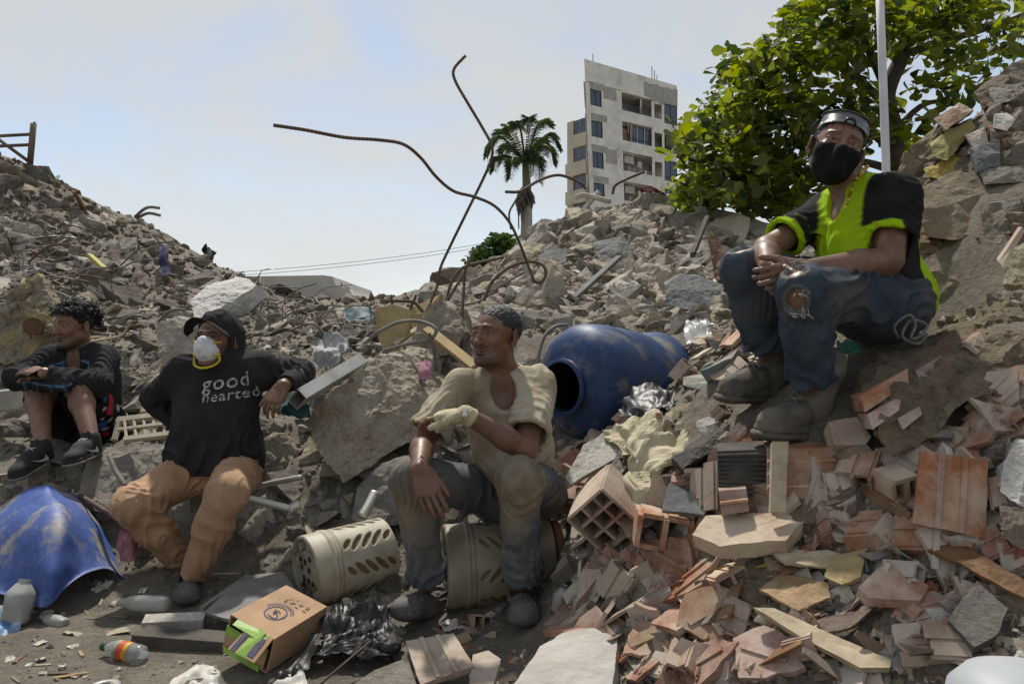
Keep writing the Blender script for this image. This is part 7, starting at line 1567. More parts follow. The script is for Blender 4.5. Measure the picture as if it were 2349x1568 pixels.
m_cream = mat('cream_cloth', (.66, .60, .44), (.52, .46, .32), 9, .85, .3, 90, spec=.2, transl=(1, .95, .8, .25)); m_bag = mat('black_plastic', (.010, .010, .011), (.022, .021, .020), 6, .42, .3, 40, spec=.3, c3=(.06, .055, .05), c3scale=5, c3amt=.36); m_film = mat('clear_film', (.60, .60, .60), (.5, .5, .5), 8, .3, .2, 40, tran=.4)
m_wbag = mat('white_plastic', (.66, .65, .60), (.52, .49, .42), 12, .5, .3, 50, transl=(1, 1, 1, .2)); m_mud = mat('tan_plastic', (.36, .31, .23), (.25, .21, .15), 10, .5, .3, 40)
cloth_patch('cream_cloth', [[(1378, 985, 3.04), (1430, 958, 3.06), (1500, 948, 3.05), (1590, 950, 3.02), (1640, 975, 2.95)], [(1385, 1010, 2.98), (1440, 1000, 2.94), (1510, 985, 2.93), (1580, 985, 2.9), (1620, 1000, 2.85)], [(1420, 1030, 2.9), (1465, 1050, 2.82), (1520, 1050, 2.80), (1560, 1040, 2.78), (1580, 1035, 2.78)], [(1440, 1060, 2.80), (1460, 1100, 2.74), (1490, 1105, 2.73), (1505, 1085, 2.72), (1510, 1070, 2.74)], [(1440, 1140, 2.74), (1460, 1165, 2.70), (1480, 1175, 2.69), (1505, 1140, 2.70), (1508, 1110, 2.71)]], m_cream, 'crumpled cream cloth draped over broken slabs beside the drum', 'cloth', .026, 11, .002, 8, smooth=False, w=(.8, .3, .05))
cloth_patch('black_plastic_bag', [[(740, 1420, 2.80), (780, 1385, 2.86), (830, 1378, 2.88), (880, 1400, 2.82), (905, 1440, 2.74)], [(735, 1455, 2.68), (790, 1430, 2.70), (845, 1425, 2.70), (900, 1430, 2.68), (925, 1460, 2.64)], [(725, 1490, 2.60), (790, 1475, 2.60), (850, 1450, 2.62), (895, 1470, 2.58), (925, 1485, 2.60)], [(700, 1530, 2.52), (760, 1500, 2.55), (830, 1500, 2.52), (880, 1500, 2.53), (920, 1500, 2.56)]], m_bag, 'crumpled black plastic bag between the carton and the clog', 'plastic bag', .030, 11, .002, 9, smooth=False, w=(.75, .25, .1))
cloth_patch('black_plastic_bag', [[(690, 1480, 2.62), (720, 1450, 2.66), (740, 1440, 2.66)], [(640, 1550, 2.46), (680, 1530, 2.50), (720, 1510, 2.54)], [(600, 1575, 2.42), (650, 1568, 2.44), (690, 1550, 2.47)]], m_bag, 'strip of black plastic film along the carton', 'plastic film', .015, 13, .002, 8)
cloth_patch('black_plastic_bag', [[(1425, 930, 3.35), (1460, 885, 3.4), (1510, 878, 3.4), (1545, 905, 3.3)], [(1430, 945, 3.22), (1465, 915, 3.25), (1510, 905, 3.24), (1550, 920, 3.18)], [(1420, 965, 3.15), (1460, 945, 3.15), (1500, 930, 3.15), (1540, 935, 3.12)]], m_bag, 'small black plastic bag on the bank beside the blue drum', 'plastic bag', .03, 12, .002, 8)
cloth_patch('white_plastic_bag', [[(610, 1570, 2.46), (650, 1535, 2.50), (690, 1540, 2.47), (715, 1575, 2.42)], [(590, 1585, 2.40), (650, 1570, 2.42), (690, 1575, 2.40), (720, 1600, 2.36)], [(580, 1620, 2.34), (640, 1610, 2.35), (690, 1615, 2.34), (725, 1620, 2.33)]], m_wbag, 'white plastic bag at the bottom edge in front of the carton', 'plastic bag', .014, 12, .002, 8)
cloth_patch('white_plastic_bag', [[(390, 1560, 2.50), (430, 1530, 2.55), (480, 1520, 2.57), (498, 1530, 2.55)], [(385, 1580, 2.45), (430, 1555, 2.48), (480, 1550, 2.50), (500, 1555, 2.48)], [(400, 1600, 2.40), (440, 1590, 2.41), (490, 1580, 2.43), (505, 1585, 2.42)]], m_wbag, 'crumpled whitish paper bag at the bottom edge left of the carton', 'plastic bag', .025, 14, .002, 8)
cloth_patch('clear_film', [[(1570, 740, 4.4), (1600, 728, 4.45), (1640, 745, 4.4), (1665, 790, 4.3)], [(1572, 775, 4.25), (1605, 765, 4.25), (1640, 780, 4.2), (1660, 805, 4.18)], [(1580, 815, 4.15), (1610, 820, 4.1), (1640, 820, 4.1), (1650, 815, 4.12)]], m_film, 'translucent plastic film below the dark slab', 'plastic film', .03, 9, .002, 8)
cloth_patch('white_scrap', [[(1600, 930, 3.0), (1630, 915, 3.02), (1660, 925, 2.98)], [(1600, 955, 2.92), (1635, 945, 2.92), (1665, 945, 2.9)], [(1605, 970, 2.86), (1630, 970, 2.86), (1650, 965, 2.86)]], m_wbag, 'white plastic scrap above the cream cloth', 'plastic scrap', .015, 14, .002, 8)
cloth_patch('tan_plastic_sheet', [[(150, 1445, 2.9), (200, 1455, 2.88), (290, 1440, 2.9)], [(140, 1452, 2.86), (200, 1465, 2.83), (300, 1448, 2.86)]], m_mud, 'thin curled strip of tan packing near the barrel', 'packing strip', .012, 12, .002, 8)
cloth_patch('pink_cloth', [[(275, 1215, 3.42), (295, 1205, 3.44), (318, 1215, 3.42)], [(270, 1250, 3.38), (295, 1245, 3.36), (315, 1245, 3.38)], [(280, 1285, 3.36), (298, 1290, 3.34), (312, 1275, 3.36)]], mat('pink_cloth', (.36, .17, .18), (.24, .10, .12), 14, .9, .3, 90), 'faded pink cloth hanging behind the bent knee in tan trousers', 'cloth', .02, 16, .002, 7)
cloth_patch('blue_print_film', [[(-20, 1395, 3.02), (20, 1390, 3.02), (52, 1400, 3.0)], [(-20, 1430, 2.92), (15, 1430, 2.9), (50, 1425, 2.92)], [(-20, 1470, 2.82), (10, 1475, 2.8), (35, 1470, 2.82)]], mat('blue_print_film', (.42, .42, .40), (.04, .16, .36), 9, .45, .2, 40), 'crumpled white and blue printed wrapper at the left edge', 'wrapper', .02, 14, .002, 7)
cloth_patch('dark_blue_cloth', [[(366, 560, 7.75), (378, 558, 7.75), (388, 566, 7.7)], [(364, 590, 7.55), (378, 592, 7.5), (386, 592, 7.5)], [(366, 628, 7.35), (378, 632, 7.32), (392, 628, 7.32)]], mat('navy_cloth', (.03, .03, .07), (.05, .04, .10), 12, .9, .2, 60), 'dark navy cloth hanging on the left slope', 'cloth', .03, 9, .004, 6)
cloth_patch('grey_sheet', [[(712, 790, 4.35), (745, 768, 4.4), (798, 765, 4.38)], [(718, 815, 4.28), (755, 800, 4.28), (798, 800, 4.25)], [(712, 838, 4.2), (750, 836, 4.2), (790, 818, 4.18)]], mat('grey_film_sheet', (.30, .30, .30), (.18, .18, .18), 14, .65, .3, 40, c3=(.55, .55, .53), c3scale=12, c3amt=.36), 'dull grey plastic sheet above the metal channel', 'plastic sheet', .03, 10, .003, 7)
cloth_patch('teal_cloth', [[(625, 905, 3.70), (660, 890, 3.72), (700, 900, 3.68)], [(630, 930, 3.6), (665, 925, 3.6), (705, 930, 3.58)], [(640, 955, 3.56), (680, 960, 3.55), (712, 955, 3.55)]], mat('teal_cloth', (.012, .045, .055), (.02, .06, .07), 12, .8, .3, 60), 'dark teal cloth under the hoodie wearer\'s hand', 'cloth', .025, 12, .003, 7)
cloth_patch('teal_sheet', [[(785, 712, 4.6), (815, 700, 4.62), (850, 700, 4.6)], [(790, 728, 4.55), (820, 718, 4.55), (852, 715, 4.55)], [(800, 738, 4.5), (825, 735, 4.5), (850, 730, 4.5)]], mat('teal_plastic', (.02, .05, .065), (.03, .07, .085), 9, .6, .1, 40), 'dark teal plastic sheet on top of the debris in the middle', 'plastic sheet', .008, 12, .004, 7)
cloth_patch('green_tarp', [[(1210, 530, 8.9), (1225, 520, 8.95), (1250, 525, 8.9)], [(1208, 545, 8.85), (1230, 540, 8.85), (1255, 534, 8.85)]], mat('green_plastic', (.05, .20, .02), (.07, .26, .03), 9, .4, .1, 30), 'bright green plastic sheet on the skyline left of the mound', 'plastic sheet', .01, 8, .004, 7)
cloth_patch('crimson_cloth', [[(1470, 432, 8.9), (1495, 428, 8.9), (1522, 440, 8.85)], [(1472, 445, 8.85), (1498, 438, 8.85), (1530, 462, 8.8)]], mat('crimson_cloth', (.10, .012, .02), (.07, .01, .015), 9, .9, .2, 50), 'dark crimson cloth on the skyline behind the crowning boulder', 'cloth', .02, 8, .006, 7)
cloth_patch('pink_roll', [[(962, 830, 3.98), (975, 825, 3.96), (990, 828, 3.98)], [(960, 850, 3.93), (976, 848, 3.91), (990, 850, 3.93)], [(958, 868, 3.92), (975, 870, 3.90), (988, 866, 3.92)]], mat('pink_rag', (.42, .22, .26), (.34, .17, .2), 14, .9, .3, 80), 'pink rag bundle left of the cream-shirted man\'s shoulder', 'cloth', .01, 18, .02, 6)
cloth_patch('dark_bundle', [[(472, 572, 9.1), (478, 568, 9.15), (485, 573, 9.1)], [(470, 585, 9.05), (478, 586, 9.0), (486, 585, 9.05)], [(474, 600, 9.0), (481, 602, 8.95), (488, 598, 9.0)]], mat('dark_bundle', (.03, .03, .035), (.045, .045, .05), 9, .9, .2, 40), 'small dark bundle standing on the left skyline', 'bundle', .02, 9, .06, 6)
cloth_patch('turquoise_scrap', [[(1920, 790, 2.52), (1950, 785, 2.54), (1975, 795, 2.5)], [(1918, 810, 2.48), (1950, 812, 2.46), (1975, 812, 2.47)]], mat('turquoise_cloth', (.04, .14, .12), (.06, .18, .15), 14, .8, .3, 60), 'turquoise cloth scrap under the seated man\'s thigh', 'cloth', .015, 14, .004, 7)

# ================================================================== metal, pipes and rebar
def plank3(name, a, b, w, h, m, label, cat, roll=0., open_=False):
    a = np.asarray(a); b = np.asarray(b); x = b-a; Ln = np.linalg.norm(x); R = frame3(x, (0, 0, 1)); R = R@rot((1, 0, 0), roll); g = Geo()
    if open_:
        g.box((0, 0, 0), (Ln, w, .004), None); g.box((0, w/2, -h/2), (Ln, .004, h)); g.box((0, -w/2, -h/2), (Ln, .004, h)); g.box((0, 0, -h), (Ln, w, .004))
    else: g.box((0, 0, 0), (Ln, w, h))
    V = (np.array(g.V)@R.T)+(a+b)/2; base = np.array([*(((a+b)/2)[:2]), min(a[2], b[2])]); o = link(name, npmesh(name, V-base, g.F, m, False), None, base); tag(o, label, cat); keep(a, b, max(w, h)*.5); return o
plank3('metal_channel', P(672, 905, 3.50), P(815, 822, 3.92), .085, .055, m_al, 'dull aluminium channel propped under the hoodie wearer\'s hand', 'metal channel', -.7, True)
plank3('wooden_batten', P(980, 755, 4.30), P(1090, 842, 3.98), .05, .03, m_tanb, 'yellowish wooden batten slanting behind the cream-shirted man\'s chin', 'batten', .5)
plank3('wooden_batten', P(905, 790, 4.5), P(985, 735, 4.7), .03, .02, m_palew, 'thin pale batten leaning among the tan boards', 'batten', .4)
plank3('silver_bumper', P(-60, 905, 4.35), P(64, 888, 4.25), .06, .11, m_al, 'silver pressed metal panel at the left edge beside the curly-haired man', 'metal panel', .2, True)
plank3('silver_bumper', P(-60, 940, 4.32), P(64, 925, 4.22), .05, .03, m_al, 'lower silver metal strip at the left edge', 'metal strip', .2)
plank3('yellow_stick', P(205, 585, 7.3), P(238, 615, 7.2), .05, .03, mat('yellow_paint', (.42, .36, .08), (.35, .3, .08), 9, .7, 0), 'yellow painted stick on the left slope', 'stick')
plank3('dark_bar', P(1622, 500, 6.2), P(1588, 585, 5.6), .03, .04, m_dark, 'dark burnt bar standing in the mound right side', 'bar')
plank3('dark_bar', P(1310, 690, 5.9), P(1420, 590, 6.8), .05, .03, m_slate, 'long dark strip lying across the mound', 'bar')
plank3('fallen_panel_frame', P(320, 1460, 2.78), P(545, 1478, 2.74), .10, .05, m_dark, 'black flat frame end lying left of the carton', 'frame', .0)
plank3('foam_strip', P(330, 1432, 2.90), P(470, 1425, 2.94), .06, .05, m_pale, 'white foam strip on top of the black frame', 'foam strip', .2)
flat_piece('felt_sheet', [(470, 1400, 3.0), (560, 1318, 3.36), (650, 1310, 3.36), (690, 1370, 3.08), (560, 1430, 2.86)], .012, mat('grey_felt', (.22, .21, .20), (.16, .15, .14), 14, .9, .6, 60), 'flat grey felt panel behind the carton', 'panel', 95, .012)
plank3('panel_strip', P(462, 1398, 2.96), P(560, 1328, 3.28), .02, .02, m_concg, 'thin metal edge strip across the grey felt panel', 'strip')
plank3('panel_strip', P(480, 1318, 3.40), P(648, 1314, 3.36), .05, .025, m_pale, 'torn white strip along the back of the grey felt panel', 'strip')
def rebar(pts, r, m, label, res=10, rib=.16, name='rebar'):
    c = catmull([P(*p) for p in pts], res); seg = np.linalg.norm(np.diff(c, axis=0), axis=1); s_ = np.concatenate([[0], np.cumsum(seg)]); n = int(s_[-1]/.009)+2; t = np.linspace(0, s_[-1], min(n, 500)); c = np.stack([np.interp(t, s_, c[:, k]) for k in range(3)], 1)
    base = c[-1].copy(); V, F = tube(c-base, r, 7, rib, 2); o = link(name, npmesh(name, V, F, m), None, base); return tag(o, label, 'rebar', 'bent rebar rods')
rebar([(627, 287, 3.4), (700, 298, 3.45), (790, 315, 3.55), (870, 321, 3.6), (925, 331, 3.7), (965, 362, 3.8), (1000, 405, 3.9), (1040, 438, 4.0), (1090, 452, 4.1), (1135, 473, 4.25), (1170, 512, 4.4), (1195, 565, 4.5), (1212, 610, 4.6), (1225, 645, 4.6)], .0075, m_steelg if False else m_steel, 'long rebar curving out to the left high in the sky')
rebar([(1068, 128, 4.2), (1042, 158, 4.2), (1044, 185, 4.2), (1072, 235, 4.2), (1106, 292, 4.25), (1128, 335, 4.25), (1126, 368, 4.3), (1106, 415, 4.35), (1070, 488, 4.4), (1030, 570, 4.5), (1010, 615, 4.5), (1003, 655, 4.5), (985, 700, 4.5), (972, 745, 4.5)], .0075, m_steel, 'tall kinked rebar reaching highest into the sky')
rebar([(1225, 645, 4.6), (1240, 648, 4.62), (1252, 630, 4.64), (1245, 608, 4.66), (1215, 600, 4.68), (1170, 612, 4.65), (1130, 645, 4.6), (1110, 690, 4.6)], .009, m_steel, 'rebar hook looping below the long curved rod')
rebar([(1088, 572, 4.8), (1065, 625, 4.75), (1035, 675, 4.7), (1010, 720, 4.7)], .008, m_steel, 'straight short rebar leaning right of the tall one')
rebar([(1155, 590, 5.0), (1100, 602, 4.95), (1060, 615, 4.9), (1035, 650, 4.85), (1022, 700, 4.8)], .009, m_steel, 'rebar bowed leftwards at the foot of the mound')
rebar([(1200, 625, 4.7), (1150, 655, 4.7), (1100, 690, 4.7), (1050, 700, 4.7)], .006, m_steelg, 'thin grey rod across the concrete block')
rebar([(1068, 610, 4.6), (1064, 660, 4.6), (1060, 740, 4.5), (1062, 830, 4.4)], .008, m_steel, 'rusty vertical rebar beside the seated man\'s face')
rebar([(880, 805, 4.2), (930, 790, 4.1), (985, 778, 4.05), (1000, 755, 4.05), (968, 738, 4.1), (920, 738, 4.15), (870, 760, 4.2), (840, 785, 4.3)], .009, m_steelg, 'looped grey rebar left of the seated man\'s face')
rebar([(985, 765, 4.05), (995, 800, 4.0), (1000, 850, 3.95)], .008, m_steel, 'short rebar dropping from the loop')
rebar([(885, 690, 4.9), (900, 690, 4.9), (920, 690, 4.9), (950, 694, 4.9), (970, 715, 4.9)], .01, m_steel, 'thick low rebar arch on the gap skyline')
rebar([(897, 676, 4.9), (900, 700, 4.9), (902, 720, 4.9)], .008, m_steel, 'short upright rebar stub on the gap skyline')
rebar([(955, 676, 4.9), (945, 700, 4.9), (938, 720, 4.9)], .008, m_steel, 'leaning rebar stub on the gap skyline')
rebar([(1240, 870, 4.0), (1235, 820, 4.05), (1250, 770, 4.1), (1275, 748, 4.15), (1300, 745, 4.2)], .009, m_steelg, 'grey rebar arching beside the drum under the slab')
rebar([(1160, 440, 7.5), (1195, 438, 7.6), (1240, 412, 7.8), (1285, 402, 8.2), (1330, 420, 8.4), (1342, 432, 8.5)], .014, m_steel, 'rebar bowing left of the ruined tower')
rebar([(1405, 445, 8.6), (1412, 425, 8.6), (1440, 410, 8.6), (1475, 395, 8.6)], .014, m_steel, 'rebar pointing right in front of the ruined tower')
rebar([(1195, 440, 7.6), (1180, 465, 7.5), (1168, 490, 7.4), (1172, 525, 7.3)], .009, m_steel, 'thin wire bent down left of the palm trunk')
rebar([(250, 1045, 3.60), (265, 1080, 3.55), (288, 1115, 3.5)], .011, m_steelg, 'ribbed grey rebar stub under the curly-haired man\'s shoes')
rebar([(185, 1137, 3.62), (230, 1165, 3.52), (270, 1192, 3.44), (300, 1215, 3.4)], .011, m_steel, 'ribbed rebar above the torn blue barrel')
rebar([(310, 497, 9.0), (330, 480, 8.9), (345, 475, 8.9), (366, 477, 8.9)], .016, m_steelg, 'upper bent rod sticking out of the left skyline')
rebar([(315, 500, 9.0), (340, 489, 8.9), (368, 494, 8.9)], .016, m_steelg, 'lower bent rod sticking out of the left skyline')
rebar([(190, 700, 5.6), (130, 670, 5.7), (60, 668, 5.7), (-20, 690, 5.7)], .010, m_steelg, 'grey pipe behind the foam crusted block')
rebar([(300, 735, 5.2), (280, 768, 5.2), (230, 780, 5.1), (170, 788, 5.0)], .008, m_palew, 'thin pale stick right of the curly head')
rebar([(1620, 490, 7.8), (1640, 470, 7.8), (1655, 520, 7.6), (1630, 560, 7.4)], .006, m_steelg, 'thin wire near the tree foot on the mound')
rebar([(1400, 655, 5.65), (1415, 680, 5.62), (1445, 690, 5.6), (1485, 688, 5.6)], .016, m_pale, 'curved white pipe on the mound', rib=0, name='pipe')
rebar([(1325, 500, 8.6), (1360, 455, 8.7), (1375, 440, 8.7)], .03, m_pale, 'white pipe standing on the mound skyline', rib=0, name='pipe')
rebar([(1320, 452, 8.7), (1345, 448, 8.7), (1400, 462, 8.6)], .03, m_pale, 'white pipe lying on the mound skyline', rib=0, name='pipe')
rebar([(578, 1118, 3.60), (630, 1106, 3.58), (692, 1094, 3.56)], .013, m_al, 'upper grey pipe behind the hoodie wearer\'s knee', rib=0, name='pipe')
rebar([(550, 1138, 3.30), (600, 1150, 3.34), (665, 1166, 3.38)], .016, m_al, 'lower grey pipe with fittings right of the tan knee', rib=0, name='pipe')
rebar([(662, 1172, 3.38), (672, 1163, 3.39), (688, 1158, 3.40)], .020, m_al, 'pipe fitting at the end of the lower grey pipe', rib=0, name='pipe')
rebar([(-10, 1095, 3.95), (40, 1088, 3.95), (95, 1082, 3.92)], .014, m_al, 'white pipe at the left edge under the shoe', rib=0, name='pipe')
rebar([(830, 1185, 3.36), (845, 1160, 3.4), (860, 1130, 3.45)], .022, m_al, 'short grey pipe end beside the grey block', rib=0, name='pipe')
rebar([(735, 1568, 2.4), (790, 1520, 2.47), (850, 1470, 2.56)], .004, m_steel, 'thin wire in the black plastic', rib=0, name='wire')
# tangle of thin rods on the skyline left of the gap
for i in range(58):
    u0 = random.uniform(520, 800); v0 = 640+(u0-520)*.26+random.uniform(5, 90); Y0 = 7.6-(v0-640)/150*2.4; L_ = random.uniform(40, 150); an = random.uniform(-.4, 2.6); cv = random.uniform(-40, 40)
    rg = ray_ground(u0, v0); Y0 = Y0 if rg is None else float(rg[1])
    p = [(u0, v0, Y0), (u0+L_*.5*math.cos(an)+cv*.3, v0-L_*.5*math.sin(an)*.6-abs(cv)*.5, Y0+random.uniform(-.2, .2)), (u0+L_*math.cos(an), v0-L_*math.sin(an)*.45+cv*.3, Y0+random.uniform(-.3, .3))]
    o = rebar(p, random.choice((.004, .005, .007)), random.choice((m_steel, m_steelg, m_steelg)), f"{'short' if L_ < 75 else 'middling' if L_ < 115 else 'long'} {'upright' if .8 < an < 2.2 else 'flat'} {'arched' if abs(cv) > 22 else 'straightish'} rod {'high' if v0 < 690 else 'low'} in the {'left' if u0 < 610 else 'middle' if u0 < 710 else 'right'} of the rod tangle", 6, 0, 'twisted_rod'); o['group'] = 'tangle of thin rods'
for i in range(16):
    u0 = random.uniform(20, 460); v0 = 500+u0*.22+random.uniform(40, 240); Y0 = 8.0-(v0-500)/330*2.4; L_ = random.uniform(40, 130); an = random.uniform(-.9, 1.2)
    rg = ray_ground(u0, v0); Y0 = Y0 if rg is None else float(rg[1])
    o = rebar([(u0, v0, Y0+.05), (u0+L_*.5, v0-L_*.5*math.sin(an)-8, Y0-.2), (u0+L_, v0-L_*math.sin(an)*.7, Y0-.2)], random.choice((.007, .010)), random.choice((m_steel, m_steelg, m_palew)), f"{'short' if L_ < 75 else 'long'} bent rod on the {'upper' if v0 < 620+u0*.1 else 'lower'} left slope, {'near the scaffold side' if u0 < 160 else 'halfway along' if u0 < 310 else 'near the skyline end'}", 6, 0, 'twisted_rod'); o['group'] = 'rods on the left slope'
# slatted plastic grille behind the hoodie
GR = empty('slatted_grille', P(330, 1005, 4.15)); tag(GR, 'cream plastic slatted grille behind the hoodie wearer\'s elbow', 'grille'); og = np.array(GR.location); m_gr = mat('cream_plastic', (.46, .42, .33), (.38, .34, .26), 12, .6, .2, 40)
def gbar(nm, a, b, r): V, F = tube(np.array([P(*a), P(*b)])-og, r, 4); link(nm, npmesh(nm, V, F, m_gr, False), GR)
for a, b, r in (((270, 965, 4.2), (408, 948, 4.15), .022), ((272, 985, 4.1), (410, 968, 4.05), .012), ((285, 1008, 4.0), (420, 992, 3.98), .018), ((262, 1010, 4.1), (275, 960, 4.2), .016), ((408, 990, 4.0), (408, 945, 4.15), .016)): gbar('frame_bar', a, b, r)
for k in range(6): gbar('slat', (290+k*22, 1005-k*2.5, 4.0), (285+k*22, 963-k*2.5, 4.18), .007)
PC('plastic_housing', [(345, 958, 4.22), (352, 932, 4.3), (398, 925, 4.3), (402, 952, 4.2)], (.0, .12, 0), m_gr, 'cream plastic housing on top of the grille', 'housing', 98, .01, 1)
# white tub close to the lens at the lower right corner
WT = P(2350, 1705, 1.25); V, F = lathe([(.0, .12), (.05, .118), (.085, .105), (.108, .08), (.118, .03), (.12, -.10), (.115, -.15), (0, -.15)], 40)
tag(link('white_tub', npmesh('white_tub', V, F, mat('white_tub', (.36, .38, .39), (.30, .32, .33), 6, .5, .1, 30)), None, WT), 'white rounded plastic tub cut by the bottom right corner', 'tub')
# bottle cap and rings on the bare ground
for (u, v, Y, r, lab) in ((143, 1527, 2.56, .012, 'small white ring on the bare ground'), (240, 1580, 2.42, .045, 'round grey disc at the bottom edge left')):
    V, F = lathe([(r*.55, .006), (r*.6, .010), (r, .008), (r, 0), (r*.6, .0)], 20); c = P(u, v, Y); c[2] = Hxy(c[0], c[1])+.002; tag(link('plastic_ring' if r < .03 else 'plastic_disc', npmesh('ring', V, F, m_petd), None, c), lab, 'ring' if r < .03 else 'disc')
# ================================================================== scattered rubble, piece by piece
def rnd(a, b): return lambda: (random.uniform(*a), random.uniform(*b))
def by_depth(lo, hi):                    # size in picture units turned into metres at that distance
    return lambda u, v, p: min(.6, random.uniform(lo, hi)*(.6 if random.random() < .5 else 1)/FPX*p[1])
G1 = 'concrete lumps on the central mound'
scatter(330, rnd((1000, 1880), (440, 760)), 'concrete_lump', LUMPS, by_depth(34, 130), 'loose tan concrete lump on the central mound', 'concrete lump', G1, cond=lambda u, v, p: p[1] > 4.3)
scatter(190, rnd((1000, 1880), (440, 760)), 'concrete_fragment', SLABS, by_depth(45, 150), 'flat concrete fragment on the central mound', 'slab fragment', 'slab fragments on the central mound', cond=lambda u, v, p: p[1] > 4.3)
scatter(40, rnd((1000, 1880), (480, 760)), 'plaster_piece', PALES, by_depth(16, 45), 'pale plaster fragment on the central mound', 'plaster fragment', 'plaster fragments on the central mound', cond=lambda u, v, p: p[1] > 4.3)
scatter(45, rnd((1000, 1880), (480, 760)), 'clay_shard', TERR, by_depth(14, 38), 'red clay shard on the central mound', 'clay shard', 'clay shards on the central mound', cond=lambda u, v, p: p[1] > 4.3)
G2 = 'concrete pieces on the left slope'
scatter(190, rnd((-40, 900), (370, 900)), 'concrete_lump', LUMPS+LUMPD*5, by_depth(30, 95), 'concrete lump on the left rubble slope', 'concrete lump', G2, cond=lambda u, v, p: p[1] > 4.5)
scatter(200, rnd((-40, 900), (370, 900)), 'concrete_fragment', SLABS+SLABD*3, by_depth(55, 190), 'flat concrete fragment on the left rubble slope', 'slab fragment', 'slab fragments on the left slope', tilt=.7, cond=lambda u, v, p: p[1] > 4.5)
scatter(80, rnd((0, 960), (420, 900)), 'plaster_piece', PALES, by_depth(14, 55), 'pale plaster fragment on the left rubble slope', 'plaster fragment', 'plaster fragments on the left slope', cond=lambda u, v, p: p[1] > 4.5)
scatter(60, rnd((0, 960), (420, 900)), 'clay_shard', TERR, by_depth(14, 36), 'red clay shard on the left rubble slope', 'clay shard', 'clay shards on the left slope', cond=lambda u, v, p: p[1] > 4.5)
scatter(60, rnd((0, 960), (450, 900)), 'paper_scrap', PAPR, by_depth(14, 40), 'dirty paper scrap on the left rubble slope', 'paper scrap', 'paper scraps on the left slope', cond=lambda u, v, p: p[1] > 4.5)
scatter(50, rnd((0, 960), (450, 900)), 'wood_splinter', SPLN, by_depth(40, 110), 'wood splinter on the left rubble slope', 'wood splinter', 'wood splinters on the left slope', cond=lambda u, v, p: p[1] > 4.5)
# middle ground round and behind the seated people
scatter(190, rnd((-20, 1330), (820, 1400)), 'concrete_lump', LUMPS+LUMPD, by_depth(40, 140), 'grey concrete lump among the seated people', 'concrete lump', 'concrete lumps in the middle ground', cond=lambda u, v, p: p[1] > 2.9 and p[2] > .05 and p[1] < 5)
scatter(70, rnd((-20, 1330), (800, 1400)), 'concrete_fragment', SLABS, by_depth(55, 170), 'flat concrete fragment among the seated people', 'slab fragment', 'slab fragments in the middle ground', cond=lambda u, v, p: p[1] > 2.9 and p[2] > .05 and p[1] < 5)
scatter(45, rnd((-20, 1330), (820, 1420)), 'plaster_piece', PALES, by_depth(18, 55), 'pale plaster fragment among the seated people', 'plaster fragment', 'plaster fragments in the middle ground', cond=lambda u, v, p: p[1] > 2.8 and p[1] < 5)
# right bank, mostly broken clay blocks
rb = lambda u, v, p: p[0] > .15 and p[1] < 4.2 and not (u < 1300 and v < 1400)
scatter(430, rnd((1230, 2349), (760, 1568)), 'clay_shard', TERR, by_depth(42, 150), 'broken terracotta block shard on the right bank', 'clay shard', 'terracotta shards on the right bank', cond=rb, sink=.1)
scatter(330, rnd((1230, 2349), (760, 1568)), 'mortar_lump', MORT, by_depth(45, 150), 'tan mortar lump on the right bank', 'mortar lump', 'mortar lumps on the right bank', cond=rb)
scatter(230, rnd((1230, 2349), (760, 1568)), 'plaster_piece', PALES, by_depth(26, 105), 'pale plaster piece on the right bank', 'plaster piece', 'plaster pieces on the right bank', cond=rb, sink=.15)
scatter(240, rnd((1230, 2349), (760, 1568)), 'concrete_fragment', SLABS, by_depth(32, 125), 'grey flat fragment on the right bank', 'slab fragment', 'slab fragments on the right bank', cond=rb, sink=.15)
scatter(60, rnd((1350, 2349), (1100, 1568)), 'wood_splinter', SPLN, by_depth(60, 190), 'wood splinter on the right bank', 'wood splinter', 'wood splinters on the right bank', cond=rb, sink=.05)
scatter(40, rnd((1230, 2349), (900, 1568)), 'paper_scrap', PAPR, by_depth(25, 70), 'crumpled paper scrap on the right bank', 'paper scrap', 'paper scraps on the right bank', cond=rb, sink=.05)
scatter(60, rnd((2080, 2349), (100, 760)), 'mortar_lump', MORT, by_depth(60, 170), 'tan mortar lump on the steep upper right bank', 'mortar lump', 'mortar lumps on the upper right bank', cond=lambda u, v, p: p[1] < 3.6)
scatter(50, rnd((2080, 2349), (100, 760)), 'clay_shard', TERR, by_depth(25, 70), 'terracotta shard on the steep upper right bank', 'clay shard', 'clay shards on the upper right bank', cond=lambda u, v, p: p[1] < 3.6)
# bare ground at the lower left and centre
scatter(60, rnd((0, 1350), (1330, 1568)), 'small_stone', LUMPS, by_depth(10, 34), 'small stone on the bare ground', 'stone', 'small stones on the bare ground', cond=lambda u, v, p: p[2] < .12)
scatter(45, rnd((0, 1350), (1330, 1568)), 'paper_scrap', PAPR, by_depth(18, 60), 'dirty scrap lying on the bare ground', 'paper scrap', 'scraps on the bare ground', tilt=.3, sink=.2, cond=lambda u, v, p: p[2] < .12)
scatter(50, rnd((1000, 1330), (1380, 1568)), 'clay_shard', TERR, by_depth(25, 75), 'terracotta shard below the clogs', 'clay shard', 'clay shards below the clogs', cond=lambda u, v, p: p[1] < 3.1)
scatter(26, rnd((0, 900), (1380, 1568)), 'wood_splinter', SPLN, by_depth(25, 80), 'twig or splinter on the bare ground', 'splinter', 'splinters on the bare ground', tilt=.2, sink=.2, cond=lambda u, v, p: p[2] < .12)

